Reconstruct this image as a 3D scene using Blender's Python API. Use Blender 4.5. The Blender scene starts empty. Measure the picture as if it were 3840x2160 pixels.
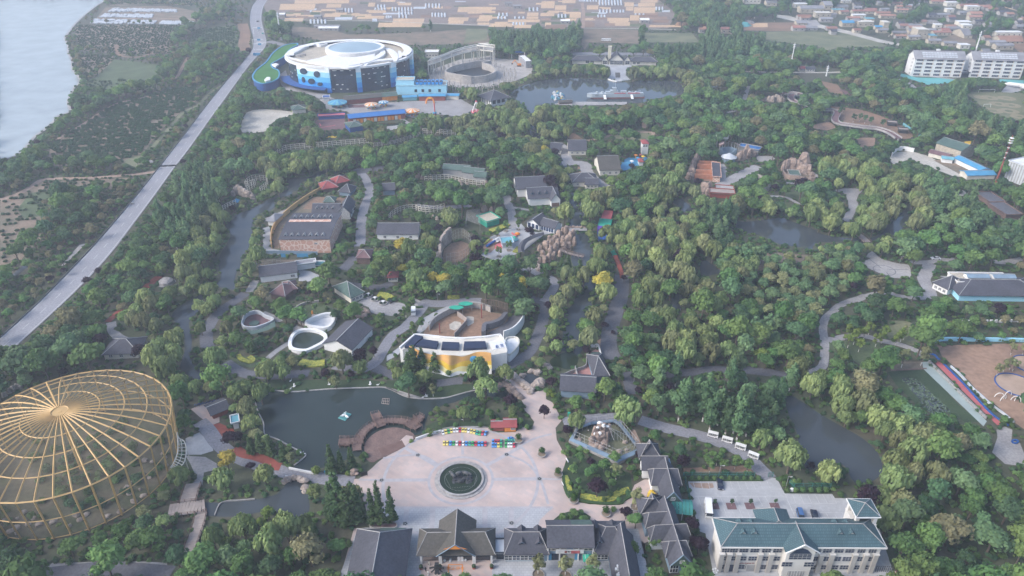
import bpy, math, random, re
import numpy as np
from mathutils import Vector, Matrix
from mathutils.geometry import tessellate_polygon
R=math.radians
PI=math.pi
sc=bpy.context.scene
C=sc.collection
# camera, sky, sun, exposure
H, TH, FL=180.0, R(30.5),2760.0
cam=bpy.data.objects.new('camera', bpy.data.cameras.new('camera'))
cam.data.sensor_width=36;cam.data.lens=FL/3840*36
cam.data.clip_start=1;cam.data.clip_end=30000
cam.location=(0,0, H);cam.rotation_euler=(PI/2-TH,0,0)
C.objects.link(cam);sc.camera=cam
w=bpy.data.worlds.new('World');sc.world=w;w.use_nodes=True
nt=w.node_tree;nt.nodes.clear()
sky=nt.nodes.new('ShaderNodeTexSky');sky.sky_type='NISHITA';sky.sun_disc=False
SUN_EL, SUN_AZ=R(38), R(250)
sky.sun_elevation=SUN_EL;sky.sun_rotation=SUN_AZ
sky.air_density=1.0;sky.dust_density=3.0;sky.ozone_density=2.0
bg=nt.nodes.new('ShaderNodeBackground');bg.inputs[1].default_value=0.15
wo=nt.nodes.new('ShaderNodeOutputWorld')
nt.links.new(sky.outputs[0], bg.inputs[0]);nt.links.new(bg.outputs[0], wo.inputs[0])
sun=bpy.data.objects.new('sun', bpy.data.lights.new('sun','SUN'))
sun.data.energy=1.15;sun.data.angle=R(24);sun.data.color=(1, .975, .94)
sd=Vector((math.sin(SUN_AZ)*math.cos(SUN_EL), math.cos(SUN_AZ)*math.cos(SUN_EL), math.sin(SUN_EL)))
sun.rotation_euler=sd.to_track_quat('Z','Y').to_euler();sun.location=(0,300,600)
C.objects.link(sun)
sc.view_settings.view_transform='Standard';sc.view_settings.look='None'
sc.view_settings.gamma=1;sc.view_settings.exposure=1.16;sc.view_settings.use_curve_mapping=False
sc.cycles.max_bounces=5;sc.cycles.diffuse_bounces=2;sc.cycles.glossy_bounces=2
sc.cycles.transparent_max_bounces=10;sc.cycles.volume_bounces=0;sc.cycles.transmission_bounces=2
sc.cycles.use_denoising=True
# map helpers
REG=dict(F=(0,0,1/1.4907), A=(0,0,2.0125), B=(880,0,2.0125), C=(1760,0,2.0125), D=(2640,0,2.0125), E=(0,600,2.0125),
  G=(880,600,2.4987), H=(1560,600,2.4988), I=(2320,500,2.4987), J=(3000,600,2.2643), K=(0,1320,1.725), L=(880,1380,1.8579),
  M=(1300,1500,2.1957), N=(2080,1500,2.1951), O=(2560,1700,2.9273), P=(3080,1180,2.4987), Q=(700,1000,2.8975),
  R=(1450,1100,3.15), S=(2050,1100,3.1508), T=(2600,950,2.6343))
ct, st=math.cos(TH), math.sin(TH)
def U(px, py, z=0.0):
 dx=(px-1920)/FL;dy=(1080-py)/FL
 t=(z-H)/(-st+dy*ct)
 return Vector((dx*t,(ct+dy*st)*t, z))
def g(r, x, y, z=0.0):
 a=REG[r];return U(a[0]+x/a[2], a[1]+y/a[2], z)
def px(p):                                  # where a point of the place lies on the photograph (3840 wide)
 x, y, z=p[0], p[1],(p[2] if len(p) > 2 else 0)-H
 d=y*ct-z*st
 if d < 1: return (-9999,-9999)
 return (1920+FL*x/d,1080-FL*(y*st+z*ct)/d)
def pts(s, z=0.0):
 out=[];r='F'
 for tok in s.split():
  if tok[0].isalpha(): r=tok[0];tok=tok[1:]
  a, b=tok.split(',');out.append(g(r, float(a), float(b), z))
 return out
def smooth(p, closed=True, n=4):
 out=[];L=len(p)
 for i in range(L if closed else L-1):
  a=p[(i-1) % L] if closed or i else p[0];b=p[i];c=p[(i+1) % L]
  d=p[(i+2) % L] if closed or i+2 < L else p[-1]
  for k in range(n):
   t=k/n
   out.append(0.5*((2*b)+(c-a)*t+(2*a-5*b+4*c-d)*t*t+(3*b-a-3*c+d)*t**3))
 if not closed: out.append(p[-1].copy())
 return out
# picture-plane rasters that keep trees off what the place leaves open
MW, MHH=960,540
GM=np.zeros((MHH, MW), np.uint8);BM=np.zeros((MHH, MW), np.uint8);SP=np.zeros((MHH, MW), np.uint8)
def raster(M, poly2, val):
 p=np.array([(a*.25, b*.25) for a, b in poly2])
 x0, x1=max(0, int(p[:,0].min())), min(MW-1, int(p[:,0].max())+1)
 y0, y1=max(0, int(p[:,1].min())), min(MHH-1, int(p[:,1].max())+1)
 if x1 < x0 or y1 < y0: return
 X, Y=np.meshgrid(np.arange(x0, x1+1)+.5, np.arange(y0, y1+1)+.5)
 ins=np.zeros(X.shape, bool);n=len(p)
 for i in range(n):
  xa, ya=p[i];xb, yb=p[(i+1) % n]
  if ya == yb: continue
  c=((ya > Y) != (yb > Y)) & (X < (xb-xa)*(Y-ya)/(yb-ya)+xa)
  ins ^= c
 M[y0:y1+1, x0:x1+1][ins]=val
def hull(p):
 p=sorted(set(p))
 if len(p) < 3: return p
 def half(q):
  h=[]
  for a in q:
   while len(h) > 1 and (h[-1][0]-h[-2][0])*(a[1]-h[-2][1])-(h[-1][1]-h[-2][1])*(a[0]-h[-2][0]) <= 0: h.pop()
   h.append(a)
  return h[:-1]
 return half(p)+half(p[::-1])
def clear(s, val=1): raster(GM,[px(q) for q in pts(s)], val)
def zone(code, s): raster(SP,[px(q) for q in pts(s)], ord(code))
# materials
M_={}
def lin(c):
 if isinstance(c, str):
  v=[int(c[i:i+2],16)/255 for i in (0,2,4)]
  return tuple((x/12.92 if x <= .04045 else ((x+.055)/1.055)**2.4) for x in v)
 return c
def mat(name, col, rough=.85, col2=None, sc_=.5, amt=.35, bump=0.0, metal=0.0, rnd=0.0, spec=.3, sc2=None, kind='noise', trans=0.0, alpha=1.0):
 m=bpy.data.materials.new(name);m.use_nodes=True;t=m.node_tree;N=t.nodes;Lk=t.links
 b=N['Principled BSDF'];col=lin(col);b.inputs['Roughness'].default_value=rough
 b.inputs['Metallic'].default_value=metal;b.inputs['Specular IOR Level'].default_value=spec
 col2=lin(col2) if col2 is not None else tuple(x*(1-amt) for x in col)
 tc=N.new('ShaderNodeTexCoord');ge=N.new('ShaderNodeNewGeometry')
 no=N.new('ShaderNodeTexNoise');no.inputs['Scale'].default_value=sc_;no.inputs['Detail'].default_value=5
 Lk.new(ge.outputs['Position'] if kind != 'obj' else tc.outputs['Object'], no.inputs['Vector'])
 cr=N.new('ShaderNodeValToRGB');cr.color_ramp.elements[0].position=.35;cr.color_ramp.elements[1].position=.65
 cr.color_ramp.elements[0].color=(*col2,1);cr.color_ramp.elements[1].color=(*col,1)
 Lk.new(no.outputs['Fac'], cr.inputs[0]);out=cr.outputs[0]
 if sc2:
  n2=N.new('ShaderNodeTexNoise');n2.inputs['Scale'].default_value=sc2;n2.inputs['Detail'].default_value=3
  Lk.new(ge.outputs['Position'], n2.inputs['Vector'])
  mm=N.new('ShaderNodeMixRGB');mm.blend_type='MULTIPLY';mm.inputs[0].default_value=.8
  mr=N.new('ShaderNodeMapRange');mr.inputs[1].default_value=.3;mr.inputs[2].default_value=.7;mr.inputs[3].default_value=.7;mr.inputs[4].default_value=1.15
  Lk.new(n2.outputs['Fac'], mr.inputs[0]);Lk.new(out, mm.inputs[1]);Lk.new(mr.outputs[0], mm.inputs[2]);out=mm.outputs[0]
 if rnd:
  oi=N.new('ShaderNodeObjectInfo');hs=N.new('ShaderNodeHueSaturation')
  m1=N.new('ShaderNodeMapRange');m1.inputs[3].default_value=.5-.035*min(rnd,1);m1.inputs[4].default_value=.5+.03*min(rnd,1)
  m2=N.new('ShaderNodeMapRange');m2.inputs[3].default_value=1-.42*rnd;m2.inputs[4].default_value=1+.5*rnd
  wn=N.new('ShaderNodeTexWhiteNoise');wn.noise_dimensions='1D'
  Lk.new(oi.outputs['Random'], m1.inputs[0]);Lk.new(oi.outputs['Random'], wn.inputs['W']);Lk.new(wn.outputs['Value'], m2.inputs[0])
  Lk.new(m1.outputs[0], hs.inputs['Hue']);Lk.new(m2.outputs[0], hs.inputs['Value']);Lk.new(out, hs.inputs['Color']);out=hs.outputs[0]
 Lk.new(out, b.inputs['Base Color'])
 if bump:
  bp=N.new('ShaderNodeBump');bp.inputs['Strength'].default_value=bump;bp.inputs['Distance'].default_value=.1
  n3=N.new('ShaderNodeTexNoise');n3.inputs['Scale'].default_value=3;Lk.new(ge.outputs['Position'], n3.inputs['Vector'])
  Lk.new(n3.outputs['Fac'], bp.inputs['Height']);Lk.new(bp.outputs[0], b.inputs['Normal'])
 if alpha < 1: b.inputs['Alpha'].default_value=alpha
 if trans:
  tr=N.new('ShaderNodeBsdfTranslucent');Lk.new(out, tr.inputs[0]);ms=N.new('ShaderNodeMixShader');ms.inputs[0].default_value=trans
  Lk.new(b.outputs[0], ms.inputs[1]);Lk.new(tr.outputs[0], ms.inputs[2]);Lk.new(ms.outputs[0],N['Material Output'].inputs[0])
 return m
def brickmat(name, c1, c2, cm, bw, rh, rough=.8, ms=.02, off=.5, rot=0):
 m=mat(name, c1, rough);t=m.node_tree;N=t.nodes;Lk=t.links;b=N['Principled BSDF']
 ge=N.new('ShaderNodeNewGeometry');mp=N.new('ShaderNodeMapping');mp.inputs['Rotation'].default_value=(0,0, rot)
 br=N.new('ShaderNodeTexBrick');br.inputs['Scale'].default_value=1;br.inputs['Brick Width'].default_value=bw
 br.inputs['Row Height'].default_value=rh;br.inputs['Mortar Size'].default_value=ms;br.offset=off
 for i, c in (('Color1', c1),('Color2', c2),('Mortar', cm)): br.inputs[i].default_value=(*lin(c),1)
 no=N.new('ShaderNodeTexNoise');no.inputs['Scale'].default_value=.09;no.inputs['Detail'].default_value=6
 Lk.new(ge.outputs['Position'], no.inputs['Vector'])
 mr=N.new('ShaderNodeMapRange');mr.inputs[1].default_value=.3;mr.inputs[2].default_value=.7;mr.inputs[3].default_value=.8;mr.inputs[4].default_value=1.12
 Lk.new(no.outputs['Fac'], mr.inputs[0])
 mm=N.new('ShaderNodeMixRGB');mm.blend_type='MULTIPLY';mm.inputs[0].default_value=1
 Lk.new(ge.outputs['Position'], mp.inputs[0]);Lk.new(mp.outputs[0], br.inputs['Vector']);Lk.new(br.outputs[0], mm.inputs[1]);Lk.new(mr.outputs[0], mm.inputs[2])
 Lk.new(mm.outputs[0], b.inputs['Base Color']);return m
def water(name, col, rough=.06, spec=.5, bs=.05, wave=1.2):
 m=mat(name, col, rough, spec=spec, sc_=.05, amt=.2);t=m.node_tree;N=t.nodes;b=N['Principled BSDF']
 b.inputs['IOR'].default_value=1.33
 ge=N.new('ShaderNodeNewGeometry');no=N.new('ShaderNodeTexNoise');no.inputs['Scale'].default_value=wave;no.inputs['Detail'].default_value=3
 bp=N.new('ShaderNodeBump');bp.inputs['Strength'].default_value=bs;bp.inputs['Distance'].default_value=.15
 t.links.new(ge.outputs['Position'], no.inputs['Vector']);t.links.new(no.outputs['Fac'], bp.inputs['Height']);t.links.new(bp.outputs[0], b.inputs['Normal'])
 return m
# mesh helpers
class MB:
 def __init__(s): s.v=[];s.f=[];s.m=[]
 def add(s, v, f, m=0):
  o=len(s.v);s.v += [tuple(a) for a in v]
  for i, q in enumerate(f): s.f.append(tuple(o+k for k in q));s.m.append(m[i] if isinstance(m, list) else m)
  return s
 def box(s, c, d, rz=0, m=0, rx=0):
  x, y, z=d[0]/2, d[1]/2, d[2]/2
  v=[Vector((a*x, b*y, e*z)) for e in (-1,1) for a, b in ((-1,-1),(1,-1),(1,1),(-1,1))]
  M=Matrix.Rotation(rz,3, 'Z') @ Matrix.Rotation(rx,3, 'X');c=Vector(c)
  return s.add([M@q+c for q in v],[(3,2,1,0),(4,5,6,7),(0,1,5,4),(1,2,6,5),(2,3,7,6),(3,0,4,7)], m)
 def prism(s, p, z0, z1, m=0, mt=None, bottom=False):
  p=[Vector((q[0], q[1],0)) for q in p];n=len(p)
  if sum(p[i].x*p[(i+1)%n].y-p[(i+1)%n].x*p[i].y for i in range(n)) < 0: p=p[::-1]
  v=[(q.x, q.y, z0) for q in p]+[(q.x, q.y, z1) for q in p]
  s.add(v,[(i,(i+1)%n, n+(i+1)%n, n+i) for i in range(n)], m)
  s.add([(q.x, q.y, z1) for q in p],[tuple(range(n))], m if mt is None else mt)
  return s
 def cyl(s, c, r, h, n=12, r2=None, m=0, mt=None, sy=1):
  r2=r if r2 is None else r2;c=Vector(c)
  v=[(c.x+r*math.cos(2*PI*i/n), c.y+r*sy*math.sin(2*PI*i/n), c.z) for i in range(n)]
  v += [(c.x+r2*math.cos(2*PI*i/n), c.y+r2*sy*math.sin(2*PI*i/n), c.z+h) for i in range(n)]
  s.add(v,[(i,(i+1)%n, n+(i+1)%n, n+i) for i in range(n)], m)
  if r2 > .01: s.add(v[n:],[tuple(range(n))], m if mt is None else mt)
  return s
 def tube(s, a, b, r, n=5, r2=None, m=0):
  a, b=Vector(a), Vector(b);d=(b-a)
  if d.length < 1e-6: return s
  q=d.to_track_quat('Z','Y').to_matrix();r2=r if r2 is None else r2
  v=[a+q@Vector((r*math.cos(2*PI*i/n), r*math.sin(2*PI*i/n),0)) for i in range(n)]+[b+q@Vector((r2*math.cos(2*PI*i/n), r2*math.sin(2*PI*i/n),0)) for i in range(n)]
  return s.add(v,[(i,(i+1)%n, n+(i+1)%n, n+i) for i in range(n)]+[tuple(range(n))[::-1], tuple(range(n,2*n))], m)
 def strip(s, p, w_, z0, z1, m=0, closed=False):     # wall or kerb that follows a line
  n=len(p);k=n if closed else n-1;a=[];b=[]
  for i in range(n):
   u=(p[(i+1)%n] if closed or i < n-1 else p[i])-(p[i-1] if closed or i else p[i])
   u=Vector((u.x, u.y,0));u=u.normalized() if u.length else Vector((1,0,0));o=Vector((-u.y, u.x,0))*w_/2
   a.append(p[i]+o);b.append(p[i]-o)
  v=[(q.x,q.y,z0) for q in a]+[(q.x,q.y,z0) for q in b]+[(q.x,q.y,z1) for q in a]+[(q.x,q.y,z1) for q in b]
  f=[]
  for i in range(k):
   j=(i+1) % n;f += [(j, i,2*n+i,2*n+j),(n+i, n+j,3*n+j,3*n+i),(2*n+i,3*n+i,3*n+j,2*n+j)]
  if not closed: f += [(0, n,3*n,2*n),(2*n-1, n-1,3*n-1,4*n-1)]
  return s.add(v, f, m)
 def blob(s, c, r, n=6, k=4, m=0, rng=random, jit=.2, flat=0):
  c=Vector(c);v=[]
  if not hasattr(r, '__len__'): r=(r, r, r)
  for j in range(k+1):
   a=PI*j/k
   for i in range(n):
    b=2*PI*(i+.5*(j%2))/n;q=1+rng.uniform(-jit, jit)
    v.append(c+Vector((r[0]*math.sin(a)*math.cos(b)*q, r[1]*math.sin(a)*math.sin(b)*q, r[2]*math.cos(a)*(q if 0 < j < k else 1))))
  f=[(j*n+i,(j+1)*n+i,(j+1)*n+(i+1)%n, j*n+(i+1)%n) for j in range(k) for i in range(n)]
  return s.add(v, f, m)
 def mesh(s, name, mats, smooth_=False):
  me=bpy.data.meshes.new(name);me.from_pydata(s.v,[], s.f)
  for m_ in (mats if isinstance(mats,(list, tuple)) else [mats]): me.materials.append(m_)
  me.polygons.foreach_set('material_index', s.m)
  if smooth_: me.polygons.foreach_set('use_smooth',[True]*len(s.f))
  me.update();return me
 def obj(s, name, mats, parent=None, world=True, smooth_=False, solid=False):
  if parent is not None and world:
   L=parent.get('_w')
   if L is None: L=[0,0,0,0]
   Mi=Matrix.Rotation(-L[3],3, 'Z');o=Vector(L[:3]);s.v=[tuple(Mi@(Vector(q)-o)) for q in s.v]
  ob=bpy.data.objects.new(name, s.mesh(name, mats, smooth_));C.objects.link(ob)
  if parent is not None:
   ob.parent=parent
   if parent.get('_w') is not None: ob['_w']=list(parent['_w'])
  return ob
def _o(s, n, m, t): return s.obj(n, M_[m], t,world=False)
def _w(s, n, m, t): return s.obj(n, M_[m], t)
MB.o=_o;MB.w=_w
def link(name, me, parent=None, loc=None, rz=0):
 o=bpy.data.objects.new(name, me);C.objects.link(o)
 if parent is not None: o.parent=parent
 if loc is not None: o.location=loc
 o.rotation_euler.z=rz;return o
def tag(o, label=None, cat=None, group=None, kind=None):
 if label: o['label']=label
 if cat: o['category']=cat
 if group: o['group']=group
 if kind: o['kind']=kind
 return o
def thing(name, label, cat, loc=(0,0,0), rz=0, group=None):
 o=bpy.data.objects.new(name, None);C.objects.link(o);o.empty_display_size=.5
 o.location=loc;o.rotation_euler.z=rz;o['_w']=[loc[0], loc[1], loc[2], rz]
 return tag(o, label, cat, group)
CH={}
def kids(o):
 return [c for c in ALLK.get(o.name,[])]
def copy_tree(o, loc, rz, label=None, group=None, scale=None):
 r=o.copy();C.objects.link(r);r.location=loc;r.rotation_euler.z=rz
 if scale: r.scale=scale
 if label: r['label']=label
 if group: r['group']=group
 for c in o.children:
  d=c.copy();C.objects.link(d);d.parent=r
  for e in c.children:
   f=e.copy();C.objects.link(f);f.parent=d
 return r
ZK=[0];ZR=[0]
def sheet(name, p, z, m, kind='structure', sm=0, mask=1, label=None, cat=None, group=None):
 if isinstance(p, str): p=pts(p)
 if sm: p=smooth(p, True, sm)
 n=len(p);ZK[0] += 1;z += .00006*ZK[0]
 if sum(p[i].x*p[(i+1)%n].y-p[(i+1)%n].x*p[i].y for i in range(n)) < 0: p=p[::-1]
 mb=MB();mb.add([(q.x, q.y, z) for q in p],[t if (p[t[1]]-p[t[0]]).xy.cross((p[t[2]]-p[t[0]]).xy) > 0 else t[::-1] for t in tessellate_polygon([[Vector((q.x, q.y,0)) for q in p]])])
 o=mb.obj(name, m);tag(o, label, cat, group, kind)
 if mask: raster(GM,[px(q) for q in p], mask)
 return o
def ribbon_pts(p, w_, sm=4):
 if isinstance(p, str): p=pts(p)
 for _ in range(4):                      # no doubling back along a path
  p=[q for i, q in enumerate(p) if i == 0 or i == len(p)-1 or (q-p[i-1]).dot(p[i+1]-q) > 0]
 if sm: p=smooth(p, False, sm)
 a, b=[],[];n=len(p)
 for i in range(n):
  u=p[min(i+1, n-1)]-p[max(i-1,0)];u.z=0;u.normalize();o=Vector((-u.y, u.x,0))*w_/2
  a.append(p[i]+o);b.append(p[i]-o)
 return a, b
def ribbon(name, p, w_, z, m, kind='structure', sm=4, mask=1, parent=None, label=None):
 a, b=ribbon_pts(p, w_, sm);n=len(a);ZR[0] += 1;z += .0011*ZR[0]
 mb=MB();mb.add([(q.x, q.y, z) for q in a]+[(q.x, q.y, z) for q in b],[(n+i, n+i+1, i+1, i) for i in range(n-1)])
 o=mb.obj(name, m, parent)
 if parent is None: tag(o, label, None, None, kind)
 if mask: raster(GM,[px(q) for q in a+b[::-1]], mask)
 return o
def solid(p, h, grow=0):                    # keep trees off a building as it is seen
 q=[px((a[0], a[1],0)) for a in p]+[px((a[0], a[1], h)) for a in p]
 raster(BM, hull(q),1)
# palette
def mm(k, *a, **b): M_[k]=mat(k, *a, **b);return M_[k]
mm('ground',(.060,.078,.042), col2=(.088,.080,.055), sc_=.035, sc2=.6, bump=.5)
mm('grass',(.095,.13,.06), col2=(.068,.092,.045), sc_=.08, sc2=1.2, bump=.4)
mm('grass_dark',(.045,.072,.032), col2=(.032,.055,.026), sc_=.1, sc2=1.5, bump=.4)
mm('grass_dry',(.19,.19,.11), col2=(.12,.14,.075), sc_=.05, sc2=.8)
mm('soil',(.27,.17,.115), col2=(.19,.13,.09), sc_=.05, sc2=.7)
mm('soil_dark',(.235,.175,.13), col2=(.14,.125,.085), sc_=.07, sc2=.8)
mm('sand',(.33,.215,.15), col2=(.25,.165,.12), sc_=.05, sc2=.5)
mm('pale_sand',(.50,.47,.41), col2=(.38,.355,.31), sc_=.08, sc2=.7)
mm('asphalt',(.235,.235,.26), col2=(.205,.205,.225), sc_=.05, sc2=1.3)
mm('asphalt_dark',(.13,.132,.15), col2=(.10,.102,.118), sc_=.06, sc2=1.3)
mm('concrete',(.36,.345,.335), col2=(.28,.27,.265), sc_=.07, sc2=.9)
mm('stone_dark',(.16,.16,.15), amt=.3, sc_=.5)
mm('path',(.33,.32,.32), col2=(.26,.25,.25), sc_=.1, sc2=1.1)
mm('dirt_path',(.36,.26,.20), col2=(.28,.20,.155), sc_=.1, sc2=1)
mm('white',(.72,.72,.71), amt=.12, sc_=.3)
mm('line',(.5,.5,.5), amt=.25, sc_=.8)
mm('cream',(.62,.59,.52), amt=.15, sc_=.25)
mm('beige',(.47,.42,.34), amt=.2, sc_=.12, sc2=.8)
mm('steel',(.34,.34,.34), rough=.5, amt=.2)
mm('dark',(.035,.037,.04), rough=.5, amt=.2)
mm('glass',(.03,.04,.055), rough=.12, spec=.6, amt=.3, sc_=.3)
mm('blue_glass',(.035,.055,.10), rough=.12, spec=.6, amt=.4, sc_=.12)
mm('roof_dark',(.078,.080,.098), col2=(.062,.064,.078), sc_=.15, sc2=1.4)
mm('roof_green',(.085,.135,.115), col2=(.068,.11,.098), sc_=.2, sc2=1.2)
mm('roof_brown',(.095,.088,.078), col2=(.075,.072,.064), sc_=.15, sc2=1.4)
mm('roof_red',(.30,.075,.075), amt=.3, sc_=.3)
mm('roof_maroon',(.17,.10,.105), amt=.25, sc_=.3)
mm('tile_red',(.33,.17,.13), col2=(.24,.13,.10), sc_=.2, rnd=.4)
mm('roof_grey',(.26,.26,.275), col2=(.19,.19,.205), sc_=.2, rnd=.35)
mm('blue_roof',(.04,.16,.42), amt=.15, sc_=.3, rough=.5)
mm('aqua',(.15,.37,.44), amt=.15, sc_=.3)
mm('sky_blue',(.07,.27,.46), amt=.15, sc_=.3)
mm('mid_blue',(.022,.09,.30), amt=.15, sc_=.3)
mm('pink_red',(.55,.14,.16), amt=.12, sc_=.2)
mm('orange',(.75,.27,.05), amt=.15)
mm('yellow',(.75,.50,.06), amt=.2, sc_=.4)
mm('brick_red',(.28,.075,.055), amt=.25, sc_=.4)
mm('wood',(.20,.135,.115), col2=(.15,.10,.088), sc_=.4, sc2=2)
mm('wood_grey',(.33,.28,.25), col2=(.26,.22,.2), sc_=.4)
mm('rock',(.36,.265,.215), col2=(.20,.16,.14), sc_=.35, sc2=1.6, bump=.8)
mm('rock_pale',(.42,.35,.30), col2=(.24,.20,.175), sc_=.35, sc2=1.6, bump=.8)
mm('rock_grey',(.33,.31,.30), col2=(.20,.19,.185), sc_=.4, sc2=1.6, bump=.8)
mm('stone_wall',(.40,.37,.34), amt=.3, sc_=.8)
mm('gold',(.50,.325,.135), amt=.12, sc_=.4, rough=.5)
mm('mesh_blue',(.20,.28,.36), amt=.2, sc_=.4)
mm('green_paint',(.03,.36,.25), amt=.2)
mm('teal',(.045,.22,.20), amt=.2)
mm('green_mesh',(.02,.14,.11), alpha=.45)
mm('net',(.30,.27,.22), alpha=.22, sc_=.2)
mm('net_fine',(.34,.31,.25), alpha=.10, sc_=.1, amt=.5)
water_l=water('lake_water',(.33,.365,.37), rough=.2, bs=.01, wave=.6)
water_r=water('river_water',(.055,.065,.072), rough=.05, bs=.05)
water_g=water('pond_water',(.022,.036,.02), rough=.10, bs=.04)
water_p=water('pool_water',(.045,.06,.05), rough=.08, bs=.03)
M_['plaza']=brickmat('plaza_paving',(.48,.375,.335),(.415,.345,.32),(.38,.355,.34),2.4,1.2, rot=.6)
M_['pave_blue']=brickmat('blue_grey_paving',(.40,.41,.425),(.35,.36,.38),(.28,.29,.31),1.1, .9, ms=.05)
M_['pave_park']=brickmat('car_park_paving',(.38,.385,.395),(.34,.345,.355),(.30,.305,.315), .9, .9)
M_['band']=mm('band',(.385,.37,.385), amt=.15, sc_=.5)
M_['teal_tile']=brickmat('teal_tiles',(.055,.105,.122),(.08,.138,.155),(.038,.07,.08), .5, .7, rough=.5, ms=.07)
G_=M_
# ground, water
mb=MB();mb.add([(-9000,-800,0),(9000,-800,0),(9000,16000,0),(-9000,16000,0)],[(0,1,2,3)]);tag(mb.obj('ground', M_['ground']), kind='structure')
lk=pts('F300,-60 285,-30 F263,0 A735,40 680,80 610,140 560,190 515,250 488,290 500,315 515,350 515,400 530,430 545,475 545,520 575,560 605,600 590,640 570,650 540,700 515,760 520,800 530,840 490,860 440,875 410,910 390,930 330,985 270,1025 215,1090 160,1150 95,1185 20,1200 -120,1190')
lk=[Vector((-700,5200,0)), Vector((-420,2600,0))]+smooth(lk, False,3)+[Vector((-2500,380,0)), Vector((-8900,380,0)), Vector((-8900,5200,0))]
sheet('lake', lk, .03, water_l)
sk=MB();sk.strip(lk[2:-3],2.2,-.2, .3);tag(sk.obj('shore_bank', M_['concrete']), kind='structure')
sheet('pond','E85,875 180,790 215,800 160,850 110,890', .03, water_r)
RIV=[]
def riv(name, s, m=None, sm=3, z=.04):
 p=smooth(pts(s), True, sm);RIV.append(p);sheet(name, p, z, m or water_r);return p
riv('river','G495,175 700,160 790,108 880,100 860,118 790,150 640,205 615,250 600,285 545,300 530,325 440,352 372,392 380,440 312,482 230,500 190,530 170,600 160,700 150,800 60,920 50,1000 10,1080 0,1180 E1775,985 1640,960 1545,1025 1505,1130 1425,1230 1448,1330 1440,1449 K1215,0 1250,80 1335,150 1330,170 1270,180 1180,120 1165,90 1190,20 E1395,1400 1390,1310 1340,1240 1295,1190 1330,1130 1420,1068 1560,985 1665,900 1650,800 1660,720 1720,620 1740,560 1700,500 1770,440 G0,525 90,485 210,435 330,365 430,315 505,255')
cl=riv('lake','L120,190 140,140 175,135 230,155 400,170 540,160 700,148 900,142 1050,140 1150,180 1300,215 R0,1120 100,1160 200,1215 350,1247 520,1250 700,1240 850,1200 1000,1160 1150,1135 1280,1122 1340,1170 1390,1140 1450,1125 1510,1170 1460,1210 1360,1240 1200,1215 1050,1240 900,1250 800,1290 700,1310 L1412,280 1370,300 1330,370 1320,440 1250,470 1100,420 960,470 905,540 905,590 850,620 810,610 760,650 640,690 560,705 510,720 440,705 415,680 495,615 470,590 410,560 300,500 220,470 205,440 200,380 160,300 145,240', water('lake_dark',(.030,.042,.040), rough=.05, bs=.05), sm=2)
riv('river','L340,830 390,785 470,800 490,860 512,900 520,990 455,1068 390,1062 310,1030 290,1000 200,1000 K1560,1060 1400,1065 1290,1040 1270,975 1400,975 1500,968 1656,960 L100,925 200,905 290,880')
riv('river','R1600,985 1615,1045 1660,1100 1710,1112 1780,1075 1800,1030 1790,970 1720,950 1640,950', z=.045)
cen='C400,740 420,800 440,880 475,960 510,1010 C560,1090 F1398,400 1430,440 H1450,330 1505,400 1515,480 1500,560 1510,640 1550,740 1560,850 1540,930 1590,1040 1620,1160 1600,1260 1530,1340 S470,60 420,160 345,240 320,330 318,420 320,520 310,620 250,700'
a, b=ribbon_pts(cen,9.5,4);RIV.append(a[::2]+b[::-2]);ribbon('channel', cen,9.5, .035, water_r, mask=0)
clear('H1450,385 1475,480 1455,615 1535,615 1545,500 1500,415 1470,375');clear('H1500,730 1490,830 1390,920 1330,950 1450,985 1570,1010 1640,890 1640,820 1560,700')
clear('H1640,1120 1640,1250 1560,1340 1430,1449 1425,1400 1500,1330 1600,1200 1600,1080');clear('S430,140 258,212 265,340 275,450 290,530 345,480 370,350 440,235 530,0 440,0');clear('C425,975 520,1010 540,1060 500,1060 450,1020')
sheet('pond','S50,780 240,690 370,740 350,850 250,900 140,870 60,850', .05, water_g, sm=3)
riv('pond','C300,720 330,690 380,655 470,630 560,605 700,592 900,592 1050,606 1180,622 1280,610 1400,608 1520,612 1600,640 1615,700 1540,725 1400,745 1310,772 1210,782 1000,790 780,792 580,792 500,795 490,870 470,860 420,790 340,745')
riv('pond','I1060,812 1150,828 1240,825 1390,805 1530,798 1600,812 1700,855 1899,930 J60,565 180,625 300,652 480,668 600,662 690,622 760,545 830,470 900,415 930,330 950,330 925,420 915,500 870,590 800,632 700,642 610,692 560,715 480,690 340,695 140,705 100,762 20,745 I1850,1058 1700,1065 1600,1055 1500,1035 1400,985 1280,945 1170,925 1090,872')
riv('channel','I560,600 620,640 690,700 680,740 610,735 560,680 500,640', sm=2);riv('channel','I300,935 350,900 365,960 330,975', sm=2)
riv('channel','I775,1195 830,1195 940,1280 950,1310 860,1330 770,1340 760,1280', sm=2);riv('channel','S1470,140 1480,60 1500,0 1570,0 1560,120 1600,200 1500,210', sm=2)
riv('river','F1975,1000 2000,1000 2060,1040 2130,1080 2170,1103 2208,1140 2220,1180 2200,1208 2150,1214 2125,1172 2080,1162 2035,1182 2018,1150 2002,1080 1985,1045')
sheet('reed_bed','P620,535 960,515 1100,640 1300,860 1490,1005 1340,1005 1280,960 1200,930 1050,940 900,850 700,660', .03,M_['grass_dark'])
lily=smooth(pts('P750,600 860,595 950,650 1000,710 1080,780 1195,885 1180,912 1050,928 960,875 920,790 850,720 800,650'), True,3)
sheet('lily_pond', lily, .05, water_r)
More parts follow.
